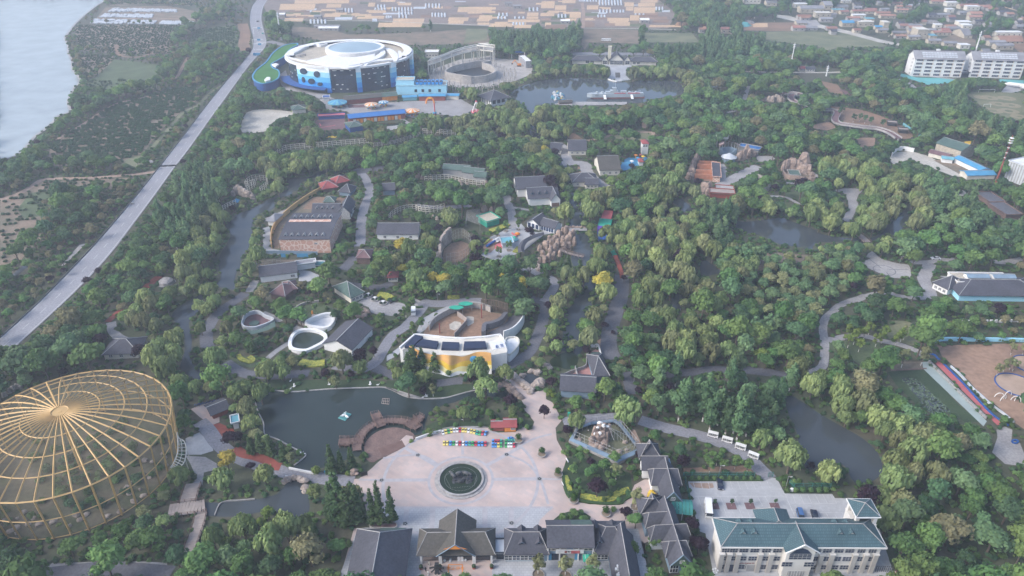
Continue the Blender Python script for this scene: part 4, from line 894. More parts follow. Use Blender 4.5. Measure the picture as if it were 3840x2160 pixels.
VL='''680,60,110,10,6,white,pale slab-roofed house at the upper left of the village
725,100,200,16,7,roof_grey,wide grey-roofed workshop beside the village street
840,135,130,12,7,cream,cream two-storey row house on the village street
905,75,70,22,7,roof_grey,grey pitched warehouse roof behind the workshop
970,100,100,8,5,aqua,pale aqua roofed house behind the street
1030,110,70,10,4,tile_red,small red roof between aqua and white roofs
1120,140,110,8,5,white,long white roof in the middle of the village
1120,105,200,9,4,tile_red,long red-tiled row behind the long white roof
1225,95,90,9,4,tile_red,short red-tiled row right of centre
1300,120,120,9,4,tile_red,red-tiled house beside the dark trees
1330,140,130,8,4,tile_red,red-tiled row in front of another red row
1040,205,100,12,6,sky_blue,bright blue-roofed shed on the street corner
1120,200,60,14,7,roof_grey,grey cube house by the blue shed
1160,205,130,12,7,cream,cream long house with flat roof on the street
1220,175,70,9,6,aqua,pale aqua house over the cream long house
1350,215,50,14,8,cream,tall cream house at the bend
1290,225,60,7,4,sky_blue,little blue roof by the bend
1600,295,90,18,12,cream,three-storey cream house with square windows
1700,300,60,12,5,aqua,turquoise-roofed shed beside the three-storey house
1545,265,60,10,5,roof_grey,grey house left of the three-storey house
1730,268,150,8,4,tile_red,red-tiled house behind the turquoise shed
1640,250,120,8,4,roof_grey,long grey roof behind the turquoise shed
1310,250,110,8,4,roof_grey,first long grey shed in the row along the street
1420,270,120,8,4,roof_grey,second long grey shed in the row along the street
1540,300,100,8,4,roof_grey,third long grey shed in the row along the street
1690,330,110,8,4,roof_grey,fourth long grey shed in the row along the street
1810,350,110,8,4,roof_grey,fifth long grey shed in the row along the street
1930,370,80,9,5,white,white house at the lower end of the sheds
1960,290,70,30,4,roof_grey,narrow slanting grey shed beside the field
1830,50,100,12,6,white,white-roofed factory hall at the top right
1930,70,160,12,5,tile_red,red-roofed factory hall beside the white one
1980,80,110,10,6,white,white hall with bays in front of the red factory hall
2010,130,100,12,5,tile_red,upper red-tiled house at the far right
2000,155,110,10,5,tile_red,lower red-tiled house at the far right
1920,195,110,12,5,white,white-roofed hall beside the trees on the right
1950,220,80,12,5,white,white-roofed hall in front of another white hall
2200,280,220,10,6,white,long white row with fourteen windows right
2240,330,200,24,3,tile_red,broad low red yard building at the right edge
2150,350,140,9,5,roof_grey,grey-roofed shed below the white row
2200,375,150,10,5,roof_grey,rubble-coloured shed near the right edge
1130,250,60,8,4,tile_red,small red house at the near side of the street
130,255,90,10,6,tile_red,brown-roofed house above the poplar belt
0,250,14,10,6,tile_red,tiny brown-roofed house at the field edge
1040,25,80,7,4,white,white strip roof near the top
1450,70,130,7,4,tile_red,red-tiled row near the top centre
1400,45,130,7,4,tile_red,red-tiled row at the very top
1450,95,100,7,4,tile_red,third red row near the top centre
1830,95,60,9,5,white,small white house left of the factory
2260,20,110,8,4,tile_red,red roof near the top right corner
1715,30,120,8,4,tile_red,long red roof at the top edge
470,45,90,14,5,roof_grey,grey hall among the trees at top left
310,30,130,16,8,white,tall pale building at the top among trees
1375,0,120,8,5,aqua,pale aqua roof at the very top
700,190,90,12,3,roof_grey,grey shed beside the scrap yard
1640,190,40,9,5,tile_red,small brown house among trees
1740,215,60,8,5,white,little white house among trees
2100,410,60,9,4,roof_grey,low grey shed behind the right dormitory'''
for s in VL.split('\n'):
 a=s.split(',',6);hut('D', float(a[0]), float(a[1]), float(a[2]), float(a[3]), float(a[4]), a[5], a[6], 'gable' if a[5] in ('tile_red','roof_grey','sky_blue') else 'flat','beige' if a[5] != 'white' else 'cream')
for r, x, y, w_, dp, h, rf, lb in (('B',340,135,45,8,5,'white','small white house by the far road'),('B',635,235,170,8,4,'white','long white farm shed with small windows'),('B',600,215,220,7,3,'roof_grey','long grey shed behind the white farm shed'),('B',600,145,60,8,4,'roof_grey','dark farm shed among far plots'),('B',765,95,60,8,4,'roof_grey','small grey farm shed among far plots'),
 ('C',690,180,75,8,4,'white','white shed at the near edge of the wheat plots'),('C',1290,178,75,9,5,'white','white house right of the wheat plots'),('C',1130,290,0.1,3,2,'white','tiny white hut'),('C',330,65,70,8,4,'roof_grey','grey farmhouse among the plots'),('C',270,50,60,8,5,'roof_grey','far grey farmhouse with trees round it'),('C',1735,250,60,9,5,'tile_red','ruined brown house by the trees')):
 if w_ > 1: hut(r, x, y, w_, dp, h, rf, lb)
for k in range(75):
 x, y=rv.uniform(640,2400), rv.uniform(10,330);lo=200+(x-900)*.17 if x > 900 else 200
 if y > lo+60 or (x > 1500 and y < 60 and rv.random() < .5) or (1480 < x < 2420 and y > 330): continue
 if any(abs(x-float(s.split(',')[0])) < 70 and abs(y-float(s.split(',')[1])) < 14 for s in VL.split('\n')): continue
 rf=rv.choice(('tile_red','tile_red','roof_grey','roof_grey','roof_dark','tile_red'));hut('D', x, y, rv.uniform(45,120), rv.uniform(7,11), rv.uniform(3,5), rf, {'tile_red':'low red-tiled','roof_grey':'low grey-roofed','white':'low white-roofed','roof_dark':'low dark-roofed'}[rf]+' village house '+('left of' if x < 1300 else 'in the middle of' if x < 1900 else 'right of')+' the far village'+(', far row' if y < 90 else ', near row' if y > 180 else ', middle row'), 'gable' if rf != 'white' else 'flat')
L_('village_street','D540,110 640,120 900,190 1100,235 1340,300 1480,330 1470,345 1320,320 1080,255 850,205 700,165 540,130','pale_sand', .03);L_('yard','D700,150 850,150 880,190 740,200','concrete', .035);L_('scrap_yard','D300,170 700,170 860,210 740,235 300,230','soil', .032)
L_('yard','D370,175 480,175 480,205 370,205','wheat', .04);L_('yard','D1880,260 2050,300 2050,350 1900,340 1780,300','soil_dark', .03);L_('yard','D2240,40 2340,70 2370,85 2280,60','wheat', .03);L_('yard','D2230,280 2500,285 2500,400 2390,400','soil', .03)
ribbon('field_road','C860,212 1300,218 1560,225',3, .05,M_['pale_sand']);ribbon('field_road','B270,145 700,155 1100,160 1500,178 1932,192',3, .05,M_['pale_sand']);ribbon('field_road','C850,20 862,100 858,212',4, .05, DP)
t=thing('tarpaulin','turquoise tarpaulin over a heap in the scrap yard','tarpaulin', g('D',262,195));mb=MB();mb.blob((0,0,0),(14,8,6),8,4,0, rv);mb.o('cover','court',t)
for k,(x, y, w_) in enumerate(((330,175,10),(80,170,14),(160,165,16),(1700,175,16))):
 t=thing('spoil_heap',('grey-brown earth heap right of the turquoise tarpaulin','flat earth heap at the left of the scrap yard','pale earth heap left of the turquoise tarpaulin','earth heap far right among village yards')[k], 'heap', g('D', x, y));mb=MB();mb.blob((0,0,0),(w_,6,4),9,4,0, rv);mb.o('earth','rock_grey',t)
t=thing('rubble_heap','brown rubble heap beside the field right of the wheat plots','heap', g('C',1700,190));mb=MB()
for k in range(6): mb.blob((k*7-18, rv.uniform(-3,3),0),(6,5,3.5),7,4,0, rv, .3)
mb.o('earth','soil',t)
# masts
def mast(r, x0, y0, x1, y1, label, m='white', rad=.45):
 p=g(r, x0, y0);lo, hi=5,110
 for _ in range(24):
  z=(lo+hi)/2;q=px((p.x, p.y, z));yy=(q[1]-REG[r][1])*REG[r][2]
  if yy > y1: lo=z
  else: hi=z
 t=thing('mast', label, 'mast', p);MB().tube((0,0,0),(0,0,lo), rad*1.6,8, rad*.6).obj('pole', M_[m], t,world=False);mb=MB()
 for k in range(3): mb.cyl((0,0,lo-2-k*1.5),1.3, .25,8)
 mb.o('antenna','white',t);return t, lo
mast('B',352,305,328,90, 'tall white telecom mast beside the highway junction', rad=.8);mast('D',650,520,685,322, 'tall thin white mast left of the other thin mast');mast('D',922,575,938,490, 'shorter thin white mast near the raised walkway');mast('D',2045,400,2095,235, 'tall white mast behind the dormitory blocks', rad=.6)
t, z=mast('D',2200,1390,2315,1020, 'tall rusty red lattice mast beside the white warehouse','brick_red', .4)
for k in range(10): MB().box((0,0,z*(.5+.05*k)),(.9,.9,.5)).obj('band', M_['white' if k % 2 else 'dark'], t,world=False)
# lettering and small helpers
def words(txt, parent, loc, size, m, rot=(PI/2,0,0), name='lettering', ext=.02):
 cu=bpy.data.curves.new(name, 'FONT');cu.body=txt;cu.size=size;cu.align_x='CENTER';cu.align_y='CENTER';cu.extrude=ext;cu.materials.append(M_[m])
 tmp=bpy.data.objects.new(name, cu);C.objects.link(tmp);bpy.context.view_layer.update();me=bpy.data.meshes.new_from_object(tmp.evaluated_get(bpy.context.evaluated_depsgraph_get()));bpy.data.objects.remove(tmp)
 o=bpy.data.objects.new(name, me);C.objects.link(o);o.location=loc;o.rotation_euler=rot
 if parent is not None: o.parent=parent
 return o
def fence(label, p, h, step=3, m='steel', name='fence', cat='fence', rails=3, closed=False, net=None, z=0, r=.05, slat=0, group=None):
 if isinstance(p, str): p=smooth(pts(p), closed,3)
 if closed: p=p+[p[0]]
 t=thing(name, label, cat,(p[0].x, p[0].y, z),0, group);tot=0;q=[p[0]]
 for i in range(len(p)-1):
  d=p[i+1]-p[i];L=d.length;s=step-tot
  while s <= L and L > 0: q.append(p[i]+d*(s/L));s += step
  tot=L-(s-step)
 pm=MB().box((0,0,h/2),(r*2, r*2, h)).mesh('post', M_[m])
 for a in q: link('post', pm, t,(a.x-p[0].x, a.y-p[0].y,0))
 if len(q) < 2: return t
 if h > 2.5: raster(BM,[px((a.x,a.y,z+.5)) for a in q]+[px((a.x,a.y,z+h)) for a in q[::-1]],1)
 for k in range(rails):
  mb=MB();zz=z+h*(k+1)/rails-.04
  for i in range(len(q)-1): mb.tube(Vector((q[i].x,q[i].y,zz)), Vector((q[i+1].x,q[i+1].y,zz)), r*.8,4)
  mb.obj('rail', M_[m], t)
 if net:
  mb=MB()
  for i in range(len(q)-1): mb.add([(q[i].x,q[i].y,z+.05),(q[i+1].x,q[i+1].y,z+.05),(q[i+1].x,q[i+1].y,z+h-.1),(q[i].x,q[i].y,z+h-.1)],[(0,1,2,3)])
  mb.obj('net', M_[net], t)
 return t
def wall(label, p, h, w_=.3, m='stone_wall', name='wall', cat='wall', sm=3, closed=False, cap=None, z=0):
 if isinstance(p, str): p=pts(p)
 if sm: p=smooth(p, closed, sm)
 t=thing(name, label, cat,(p[0].x, p[0].y, z));mb=MB();mb.strip(p, w_, z-.1, z+h, closed=closed);mb.obj('wall_body', M_[m], t)
 if cap: mb=MB();mb.strip(p, w_+.25, z+h, z+h+.15, closed=closed);mb.obj('coping', M_[cap], t)
 return t
def rocks(label, r, s, m='rock', seed=1, cat='rockery', name='rockery'):
 rg_=random.Random(seed);t=None
 for tok in s.split():
  v=[float(a) for a in tok.split(',')];p=g(r, v[0], v[1])
  if t is None: t=thing(name, label, cat,(p.x, p.y,0))
  mb=MB();kr=dict(M=1.0, I=.75, E=.8).get(r, .58);hh=v[2]*kr;ww=v[3]*min(.95, kr*1.18)
  zb=v[4] if len(v) > 4 else 0
  n=9;lv=6;ph=rg_.uniform(0,6);lean=(rg_.uniform(-.06,.06), rg_.uniform(-.06,.06));V=[]
  for j in range(lv+1):
   q=j/lv;sc=(1.08-.25*q-.62*max(0, q-.72)**1.0*1.9)*rg_.uniform(.86,1.12)
   for i in range(n):
    a=2*PI*i/n;rr_=ww/2*sc*(1+.18*math.sin(3*a+ph)+rg_.uniform(-.12,.12));V.append((p.x+lean[0]*hh*q+rr_*math.cos(a), p.y+lean[1]*hh*q+rr_*math.sin(a)*.85, zb+hh*q-.1))
  V.append((p.x+lean[0]*hh, p.y+lean[1]*hh, zb+hh*1.03));k=len(V)-1
  F_=[(j*n+i, j*n+(i+1)%n,(j+1)*n+(i+1)%n,(j+1)*n+i) for j in range(lv) for i in range(n)]+[(lv*n+i, lv*n+(i+1)%n, k) for i in range(n)]
  mb.add(V, F_);mb.obj('rock', M_[m], t)
  raster(BM, hull([px(q) for q in V]),1)
 return t
def boulders(label, r, s, m='rock_pale', seed=2, name='boulder_group', cat='boulders', sz=1.0):
 rg_=random.Random(seed);t=None
 for tok in s.split():
  v=[float(a) for a in tok.split(',')];p=g(r, v[0], v[1]);
  if t is None: t=thing(name, label, cat,(p.x, p.y,0))
  R_=v[2]*sz;mb=MB();mb.blob((p.x, p.y, R_*.35+(v[3] if len(v) > 3 else 0)),(R_*rg_.uniform(.9,1.3), R_*rg_.uniform(.7,1), R_*rg_.uniform(.6,.85)),8,5,0, rg_, .22);mb.obj('boulder', M_[m], t)
  raster(GM, hull([px(q) for q in mb.v]) or [(0,0)]*3,1)
 return t
def lamp(r, x, y, label, h=5, m='steel'):
 t=thing('street_lamp', label, 'street lamp', g(r, x, y));MB().tube((0,0,0),(0,0,h), .09,6, .06).obj('pole', M_[m], t,world=False);MB().box((.5,0,h),(1.2,.12,.1)).obj('arm', M_[m], t,world=False);MB().box((1,0,h-.05),(.6,.25,.12)).o('lamp_head','white',t)
# golden wire dome
DR, DH=32.0,17.6;dcn=Vector((-146,184.5,0));dm=thing('aviary_dome','huge round golden steel dome covered with fine wire mesh','aviary', dcn)
DRB=30.6;n_=40;APX=25.2
def dp(r, a, z): return Vector((r*math.cos(a), r*math.sin(a), z))
def domez(r): q=r/DR;return DH+(APX-DH)*(1-q**1.9)
for i in range(n_):
 a=2*PI*(i+.35)/n_;mb=MB();pr=None;rs=[2.6,6,10,14,18.5,23,27.5, DR]
 for r_ in rs:
  z=domez(r_);q=dp(r_, a, z)
  if pr is not None: mb.tube(pr, q, .30,4)
  pr=q
 mb.o('rib','gold',dm);mb=MB();mb.tube(dp(DR, a, DH), dp(DRB, a,0), .33,4);mb.o('post','gold',dm)
for r_, nm in ((2.6, 'ring_beam'),(11.5, 'ring_beam'),(18.5, 'ring_beam'),(25, 'ring_beam'),(DR, 'eaves_ring')):
 mb=MB()
 for i in range(n_): mb.tube(dp(r_,2*PI*(i+.35)/n_, domez(r_)), dp(r_,2*PI*(i+1.35)/n_, domez(r_)), .24 if r_ < DR else .33,4)
 mb.obj(nm,M_['gold'], dm,world=False)
for z in (.6,8.8):
 mb=MB();r_=DRB+(DR-DRB)*z/DH
 for i in range(n_): mb.tube(dp(r_,2*PI*(i+.35)/n_, z), dp(r_,2*PI*(i+1.35)/n_, z), .22,4)
 mb.o('wall_ring','gold',dm)
mm('dome_net',(.36,.30,.20), alpha=.15, sc_=.15)
mb=MB();V=[];lv=[0, DRB, DR];rs=[DR,27.5,23,18.5,14,10,6,2.6]
for i in range(n_): V.append(dp(DRB,2*PI*(i+.35)/n_,0))
for i in range(n_): V.append(dp(DR,2*PI*(i+.35)/n_, DH))
for r_ in rs[1:]:
 for i in range(n_): V.append(dp(r_,2*PI*(i+.35)/n_, domez(r_)))
mb.add(V,[(j*n_+i, j*n_+(i+1)%n_,(j+1)*n_+(i+1)%n_,(j+1)*n_+i) for j in range(len(rs)) for i in range(n_)]);mb.o('wire_mesh','dome_net',dm)
MB().cyl((0,0,APX-.6),2.7, .5,20, m=0).o('crown_plate','gold',dm);MB().tube((0,0,0),(0,0,APX), .9,10, .6).o('central_mast','gold',dm)
raster(BM, hull([px(dcn+v) for v in V if v.z > 5]),1);raster(GM,[px(dcn+dp(31, i*.3,0)) for i in range(21)],1)
sheet('dome_floor',[dcn+dp(30.4,2*PI*i/40,0) for i in range(40)], .04, mat('dome_floor',(.06,.075,.035), col2=(.15,.125,.09), sc_=.09, sc2=.8))
rg_=random.Random(8);
for k in range(34):
 a=rg_.uniform(-2.4, .3);r_=rg_.uniform(20,29);q=dcn+dp(r_, a,0);o=MB().blob((0,0,.3),(rg_.uniform(.5,1.4),)*2+(.7,),7,4,0, rg_, .25).obj('boulder', M_['rock_pale']);o.location=q;tag(o, 'pale boulder lying on the ground inside the wire dome','boulder','boulders inside the dome')
DOMESHRUBS=[(dcn+dp(rg_.uniform(2,27), rg_.uniform(0,6.3),0)) for _ in range(110)]
cnp=thing('canopy','pale open-frame entrance canopy at the right side of the dome','canopy', g('K',1165,640));cw=[g('K',1150,560,7), g('K',1190,575,7), g('K',1205,640,6.5), g('K',1190,715,6), g('K',1150,750,6), g('K',1105,750,6)];cin=[g('K',1145,520,8), g('K',1150,575,8), g('K',1150,640,8), g('K',1135,690,7.5), g('K',1115,730,7), g('K',1102,745,7)]
cw, cin=smooth(cw, False,3), smooth(cin, False,3);mb=MB()
for i in range(len(cw)-1): mb.tube(cw[i], cw[i+1], .16,4);mb.tube(cin[i], cin[i+1], .16,4);mb.tube(cw[i].lerp(cin[i], .5), cw[i+1].lerp(cin[i+1], .5), .1,4)
mb.w('edge_beam','cream',cnp)
for i in range(len(cw)): MB().tube(cw[i], cin[i], .12,4).w('cross_bar','cream',cnp)
for i in range(0, len(cw),4): MB().tube(cw[i],(cw[i].x, cw[i].y,0), .14,5).w('post','cream',cnp)
sheet('dome_apron','K1200,560 1290,520 1370,600 1380,640 1300,665 1200,665', .05,M_['pave_park']);sheet('dome_apron','K1200,672 1330,680 1400,720 1410,760 1320,780 1310,860 1240,870 1260,790 1230,720', .05,M_['path'])
ribbon('road','K1290,450 1350,510 1400,580 1480,650 1580,700 1680,740 L0,630 120,660 300,715 450,745 640,775 830,790',5.2, .055,M_['asphalt']);sheet('red_path','K1365,475 1420,460 1510,500 1530,540 1440,560 1500,640 1600,680 1656,690 1656,710 1560,690 1470,630 1420,570', .06,M_['brick_red'])
ribbon('red_path','L0,560 60,600 150,620 230,650 280,685 320,690',3.6, .065,M_['brick_red']);sheet('pink_paving','K1235,370 1280,350 1400,310 1455,310 1470,345 1420,400 1420,455 1370,475 1290,420', .06,M_['plaza'])
t, L=house('small brown kiosk with a dark roof on the pink paving','K1382,435','K1480,395',6,2.8, 'roof_dark','brick_red','gable',1.2, .9);house('little white and blue booth beside the red path','K1515,500','K1548,492',3.5,2.8, 'aqua','white','flat')
bk=MB()
for k in range(2): bk.strip([Vector((.34*math.cos(i*PI/6)+(k*1.1-.55), .34*math.sin(i*PI/6),0)) for i in range(12)], .06,0, .06, closed=True)
bk=MB()
for k in (-.55, .55):
 for i in range(10): a, b=i*PI/5,(i+1)*PI/5;bk.tube((k+.33*math.cos(a),0, .33+.33*math.sin(a)),(k+.33*math.cos(b),0, .33+.33*math.sin(b)), .04,3)
bk2=MB().tube((-.55,0,.33),(-.1,0,.75), .05,4).tube((-.1,0,.75),(.4,0,.8), .05,4).tube((.55,0,.33),(.38,0,1.0), .05,4).tube((-.15,0,.35),(.4,0,.75), .05,4);bk2.box((-.15,0,.9),(.3,.18,.08))
bm1, bm2=bk.mesh('wheels', M_['dark']), bk2.mesh('frame', M_['mid_blue'])
for k in range(13):
 q=g('K',1262+12.5*k,352-2.6*k+(3 if k % 2 else -2));t=thing('bicycle','blue bicycle, %s from left in the line along the pink paving' % ('first second third fourth fifth sixth seventh eighth ninth tenth eleventh twelfth thirteenth'.split()[k]), 'bicycle', q,1.2+.15*math.sin(k*2.3), 'bicycles parked by the pink paving');link('wheels', bm1, t);link('frame', bm2, t)
# timber bridge walk bottom left
def deck(label, s, w_, z=1.0, name='boardwalk', rail=True, planks=1.0, m='wood_grey'):
 p=smooth(pts(s), False,6) if isinstance(s, str) else s;t=thing(name, label, 'boardwalk',(p[0].x, p[0].y,0));acc=0;last=p[0];tot=sum((p[i+1]-p[i]).length for i in range(len(p)-1));n=int(tot/planks);d=0;i=0;rem=0;prev=None;rl_, rr_=[],[]
 for k in range(n+1):
  want=k*planks
  while i < len(p)-2 and d+(p[i+1]-p[i]).length < want: d += (p[i+1]-p[i]).length;i += 1
  u=(p[i+1]-p[i]);L=u.length or 1;q=p[i]+u*((want-d)/L);a=math.atan2(u.y, u.x);o=Vector((-math.sin(a), math.cos(a),0));rl_.append(q+o*w_/2);rr_.append(q-o*w_/2)
  if k < n and k < 300: MB().box((q.x, q.y, z),(planks*.93, w_, .12), a).obj('plank', M_[m], t)
 if rail:
  for side in (rl_, rr_):
   mb=MB()
   for k in range(len(side)-1):
    for zz in (z+1.05, z+.5): mb.tube(side[k]+Vector((0,0,zz)), side[k+1]+Vector((0,0,zz)), .07,4)
   mb.w('handrail','wood',t)
   for k in range(0, len(side),2): b=side[k];MB().box((b.x, b.y,(z+1.1)/2-.3),(.16,.16,z+1.7)).w('post','wood',t)
 raster(GM,[px(q+Vector((0,0,z))) for q in rl_+rr_[::-1]],1);return t
deck('grey timber bridge walk with rails between the trees, upper leg','K1255,870 1235,930 1215,1000',5);deck('grey timber landing crossing between two bridge legs','K1105,1040 1200,1025 1290,1015 1345,1000',5.5);deck('grey timber steps going down from the landing','K1305,1050 1290,1120 1265,1190 1240,1260 1225,1330',3.4, .7, 'timber_steps')
wall('pale low curved kerb in the small river pool','K1390,1060 1420,990 1470,968 1560,962 1650,955', .5, .3, 'concrete','kerb_wall')
ribbon('road','K150,1500 400,1462 700,1440 1090,1470',9, .07,M_['asphalt_dark']);sheet('sidewalk','K340,1365 900,1355 1080,1365 1085,1390 600,1395 280,1410', .09,M_['concrete'])
# semicircular deck
dkc=g('L',1095,530);sheet('timber_terrace', smooth(pts('L920,640 905,580 905,540 925,500 970,460 1030,430 1110,415 1190,430 1240,455 1255,480 1245,500 1190,545 1110,590 1000,640 965,660'), True,3), .12,M_['wood'])
sheet('terrace_steps','L998,565 1165,505 1190,550 1035,615', .16, mat('terrace_timber',(.16,.10,.085), amt=.2));sheet('worn_paving','L1035,600 1190,545 1245,500 1240,478 1195,470 1150,510 1180,530', .155,M_['plaza'])
wd=deck('curved brown timber walkway arching round the terrace over the lake', smooth(pts('L855,580 860,530 880,485 930,430 1000,393 1090,378 1180,385 1240,405 1290,440'), False,5),3.0, .9, planks=1.1, m='wood')
for s, l in (('L735,530 800,525 850,520 910,520','left square timber landing stage of the curved walkway'),('L985,340 1000,370 1015,405 1030,430','middle square timber landing stage of the curved walkway'),('L1290,365 1255,390 1225,415 1200,435','right timber landing stage of the curved walkway')): deck(l, s,3.2, .92, planks=1.1, m='wood')
for s, l in (('L735,500 800,500 800,555 735,555','left'),('L950,335 1005,322 1022,370 965,382','middle'),('L1245,355 1290,335 1325,355 1290,395','right')):
 p=pts(s);t=thing('landing_stage','square railed timber platform at the %s end of the curved walkway'%l, 'platform', p[0]);MB().prism(p, .8, .97).w('deck','wood',t);mb=MB()
 for i in range(4):
  for zz in (1.4,2.0): mb.tube(p[i]+Vector((0,0,zz)), p[(i+1)%4]+Vector((0,0,zz)), .07,4)
  mb.box((p[i].x, p[i].y, .9),(.2,.2,2.3));q=p[i].lerp(p[(i+1)%4], .5);mb.box((q.x, q.y, .9),(.16,.16,2.3))
 mb.w('railing','wood',t)
raft=thing('swan_raft','turquoise square net raft with two white swans floating on the lake','raft', g('L',768,342));p=pts('L722,352 768,312 813,325 770,370');mb=MB()
for k in range(9):
 u=k/8;mb.tube(p[0].lerp(p[1], u)+Vector((0,0,.25)), p[3].lerp(p[2], u)+Vector((0,0,.25)), .12,4);mb.tube(p[0].lerp(p[3], u)+Vector((0,0,.25)), p[1].lerp(p[2], u)+Vector((0,0,.25)), .12,4)
mb.w('float_grid','court',raft)
def swan(parent, loc, rz, s=1.0, wings=0):
 mb=MB();
 mb.blob((0,0,.35*s),(.75*s,.4*s,.36*s),8,5,0, random.Random(1), .03);c=[(.55,0,.45),(.8,0,.8),(.78,0,1.15),(.95,0,1.3)]
 for i in range(3): mb.tube(Vector(c[i])*s, Vector(c[i+1])*s, .11*s,5)
 mb.tube((-.6*s,0,.4*s),(-1.05*s,0,.55*s), .2*s,5, .05*s)
 if wings:
  for q in (-1,1): mb.add([Vector(v)*s for v in ((.3,.3*q,.55),(-.4,.3*q,.5),(-.3,1.6*q,1.2),(.35,1.9*q,1.35))],[(0,1,2,3)]);mb.add([Vector(v)*s for v in ((.3,.3*q,.5),(-.4,.3*q,.45),(-.3,1.6*q,1.15),(.35,1.9*q,1.3))],[(3,2,1,0)])
 me=mb.mesh('swan', M_['white'], True);o=link('swan', me, parent, loc, rz);return o
for x, y, r_ in ((-.5,.2,.6),(.8,-.4,2.4)):
 o=swan(None, raft.location+Vector((x,y,.3)), r_,1.3);tag(o, 'white model swan sitting on the %s of the turquoise raft'%('left' if x < 0 else 'right'), 'swan')
for k,(r, x, y, rz, wg, lb) in enumerate((('L',415,132,.3,1,'white bird figure with raised wings on the lake bank at the left'),('L',388,150,1,0,'small white bird figure at the water edge at the left'),('L',660,118,.4,1,'white bird figure with spread wings above the middle of the lake'),('L',690,130,2,0,'small white bird figure beside the spread-winged one'),('L',945,118,.2,1,'white bird figure with high wings on the bank right of the middle'),('L',998,120,.2,0,'small white bird figure right of the high-winged one'),('R',1040,1125,.3,1,'white bird figure with long wings at the right lake shore'),('R',470,1220,.5,1,'white bird figure with long wings on the shore below the purple shrub'),('R',430,1232,.5,0,'small white bird figure beside the long-winged one by the purple shrub'),('L',475,602,1.2,1,'white bird figure on the pointed tip of the lake bank'),('Q',1130,1245,1,0,'single white bird figure under the pale willows'))):
 o=swan(None, g(r, x, y), rz, .7, wg);tag(o, lb, 'bird figure')
t=thing('floating_pen','square brown floating timber frame in the lake','pen', g('L',1052,235));p=pts('L1030,215 1078,215 1075,255 1025,250');mb=MB()
for i in range(5): mb.tube(p[0].lerp(p[1], i/4)+Vector((0,0,.2)), p[3].lerp(p[2], i/4)+Vector((0,0,.2)), .1,4)
for i in range(3): mb.tube(p[0].lerp(p[3], i/2)+Vector((0,0,.2)), p[1].lerp(p[2], i/2)+Vector((0,0,.2)), .12,4)
mb.w('frame','wood_grey',t)
wall('pale stone edging along the north shore of the lake','L150,130 230,152 400,168 540,158 700,146 900,140 1050,138 1150,178 1300,212 R0,1118 100,1158 200,1213 350,1244 520,1248 700,1238 850,1198 1000,1158 1150,1133 1280,1118', .35, .5, 'concrete','shore_edging');wall('pale stone edging on the west shore and tip of the lake','L145,240 160,300 200,380 205,440 218,470 300,500 400,555 470,590 495,615 415,680', .35, .4, 'concrete','shore_edging')
wall('white stone balustrade left of the mini cars','M570,330 640,305 700,285 775,265',1.1, .35, 'white','balustrade','balustrade');wall('white balustrade on the near side of the stone road bridge','L355,765 420,775 505,790',1.0, .3, 'white','balustrade','balustrade');wall('white balustrade on the far side of the stone road bridge','L380,705 450,720 550,742',1.0, .3, 'white','balustrade','balustrade')
boulders('rock arch facing of the stone road bridge','L','345,800,1.2 380,790,1.3,.6 420,785,1.2,1 460,790,1.3,1 490,805,1.3,.8 495,840,1.4 488,870,1','rock_pale',3);boulders('upright brown boulders beside the yellow-green clipped shrub','L','820,745,1.0,.5 835,735,1.1,.9 850,745,.9,.4','rock');boulders('pale rocks between the southern trees','L','245,1160,.9 280,1155,1 310,1150,.8 360,1160,.8 400,1125,.7','rock_pale')
t=thing('boat_planter','blue boat-shaped planter on the bank left of the clipped shrub','planter', g('L',663,730));MB().prism([(-2,0),(-1.3,-.7),(1.3,-.7),(2,0),(1.3,.7),(-1.3,.7)],0, .8).o('hull','sky_blue',t)
t=thing('notice_board','dark brown notice board at the left edge of the plaza','sign', g('L',905,755), .4);MB().box((0,0,1.2),(2.2,.2,1.6)).o('board','dark',t);MB().box((-.9,0,.4),(.15,.15,.8)).o('leg','dark',t);MB().box((.9,0,.4),(.15,.15,.8)).o('leg','dark',t)
# fountain and plaza furniture
t=thing('fountain','round stone-rimmed fountain basin with dark green water on the plaza','fountain', FC)
mb=MB();mb.strip(ring(Vector(), FR-.35,64), .7,0, .75, closed=True);mb.o('rim','concrete',t);mb=MB();mb.strip(ring(Vector(), FR+.5,64),1.1,0, .25, closed=True);mb.o('step','concrete',t)
mb=MB();mb.add(ring(Vector((0,0,.42)), FR-.6,64),[tuple(range(64))]);mb.obj('water', water_g, t,world=False)
mb=MB()
for i in range(72): a=i*PI/36;mb.cyl((FR*.7*math.cos(a), FR*.7*math.sin(a), .4), .07, .18,5)
for s in (((-3,-4.2),(4.6,-3.2)),((4.6,-3.2),(5.2,1.5)),((-5.4,1.2),(-3,-4.2)),((-5.4,1.2),(-2.5,4))):
 for k in range(14): q=Vector(s[0]).lerp(Vector(s[1]), k/14);mb.cyl((q.x, q.y, .4), .06, .16,4)
mb.o('nozzle_row','steel',t)
sc2=thing('sculpture','dark bronze group of hippos climbing over slate rocks in the fountain','sculpture', FC);rg_=random.Random(4);mm('bronze',(.10,.105,.11), rough=.5, amt=.3);mm('slate',(.06,.065,.075), amt=.4)
for k in range(22): q=(rg_.uniform(-2.4,3.4), rg_.uniform(-1.6,1.6), .4);MB().blob(q,(rg_.uniform(.6,1.2), rg_.uniform(.5,.9), rg_.uniform(.4,1.1)),6,4,0, rg_, .35).o('rock','slate',sc2)
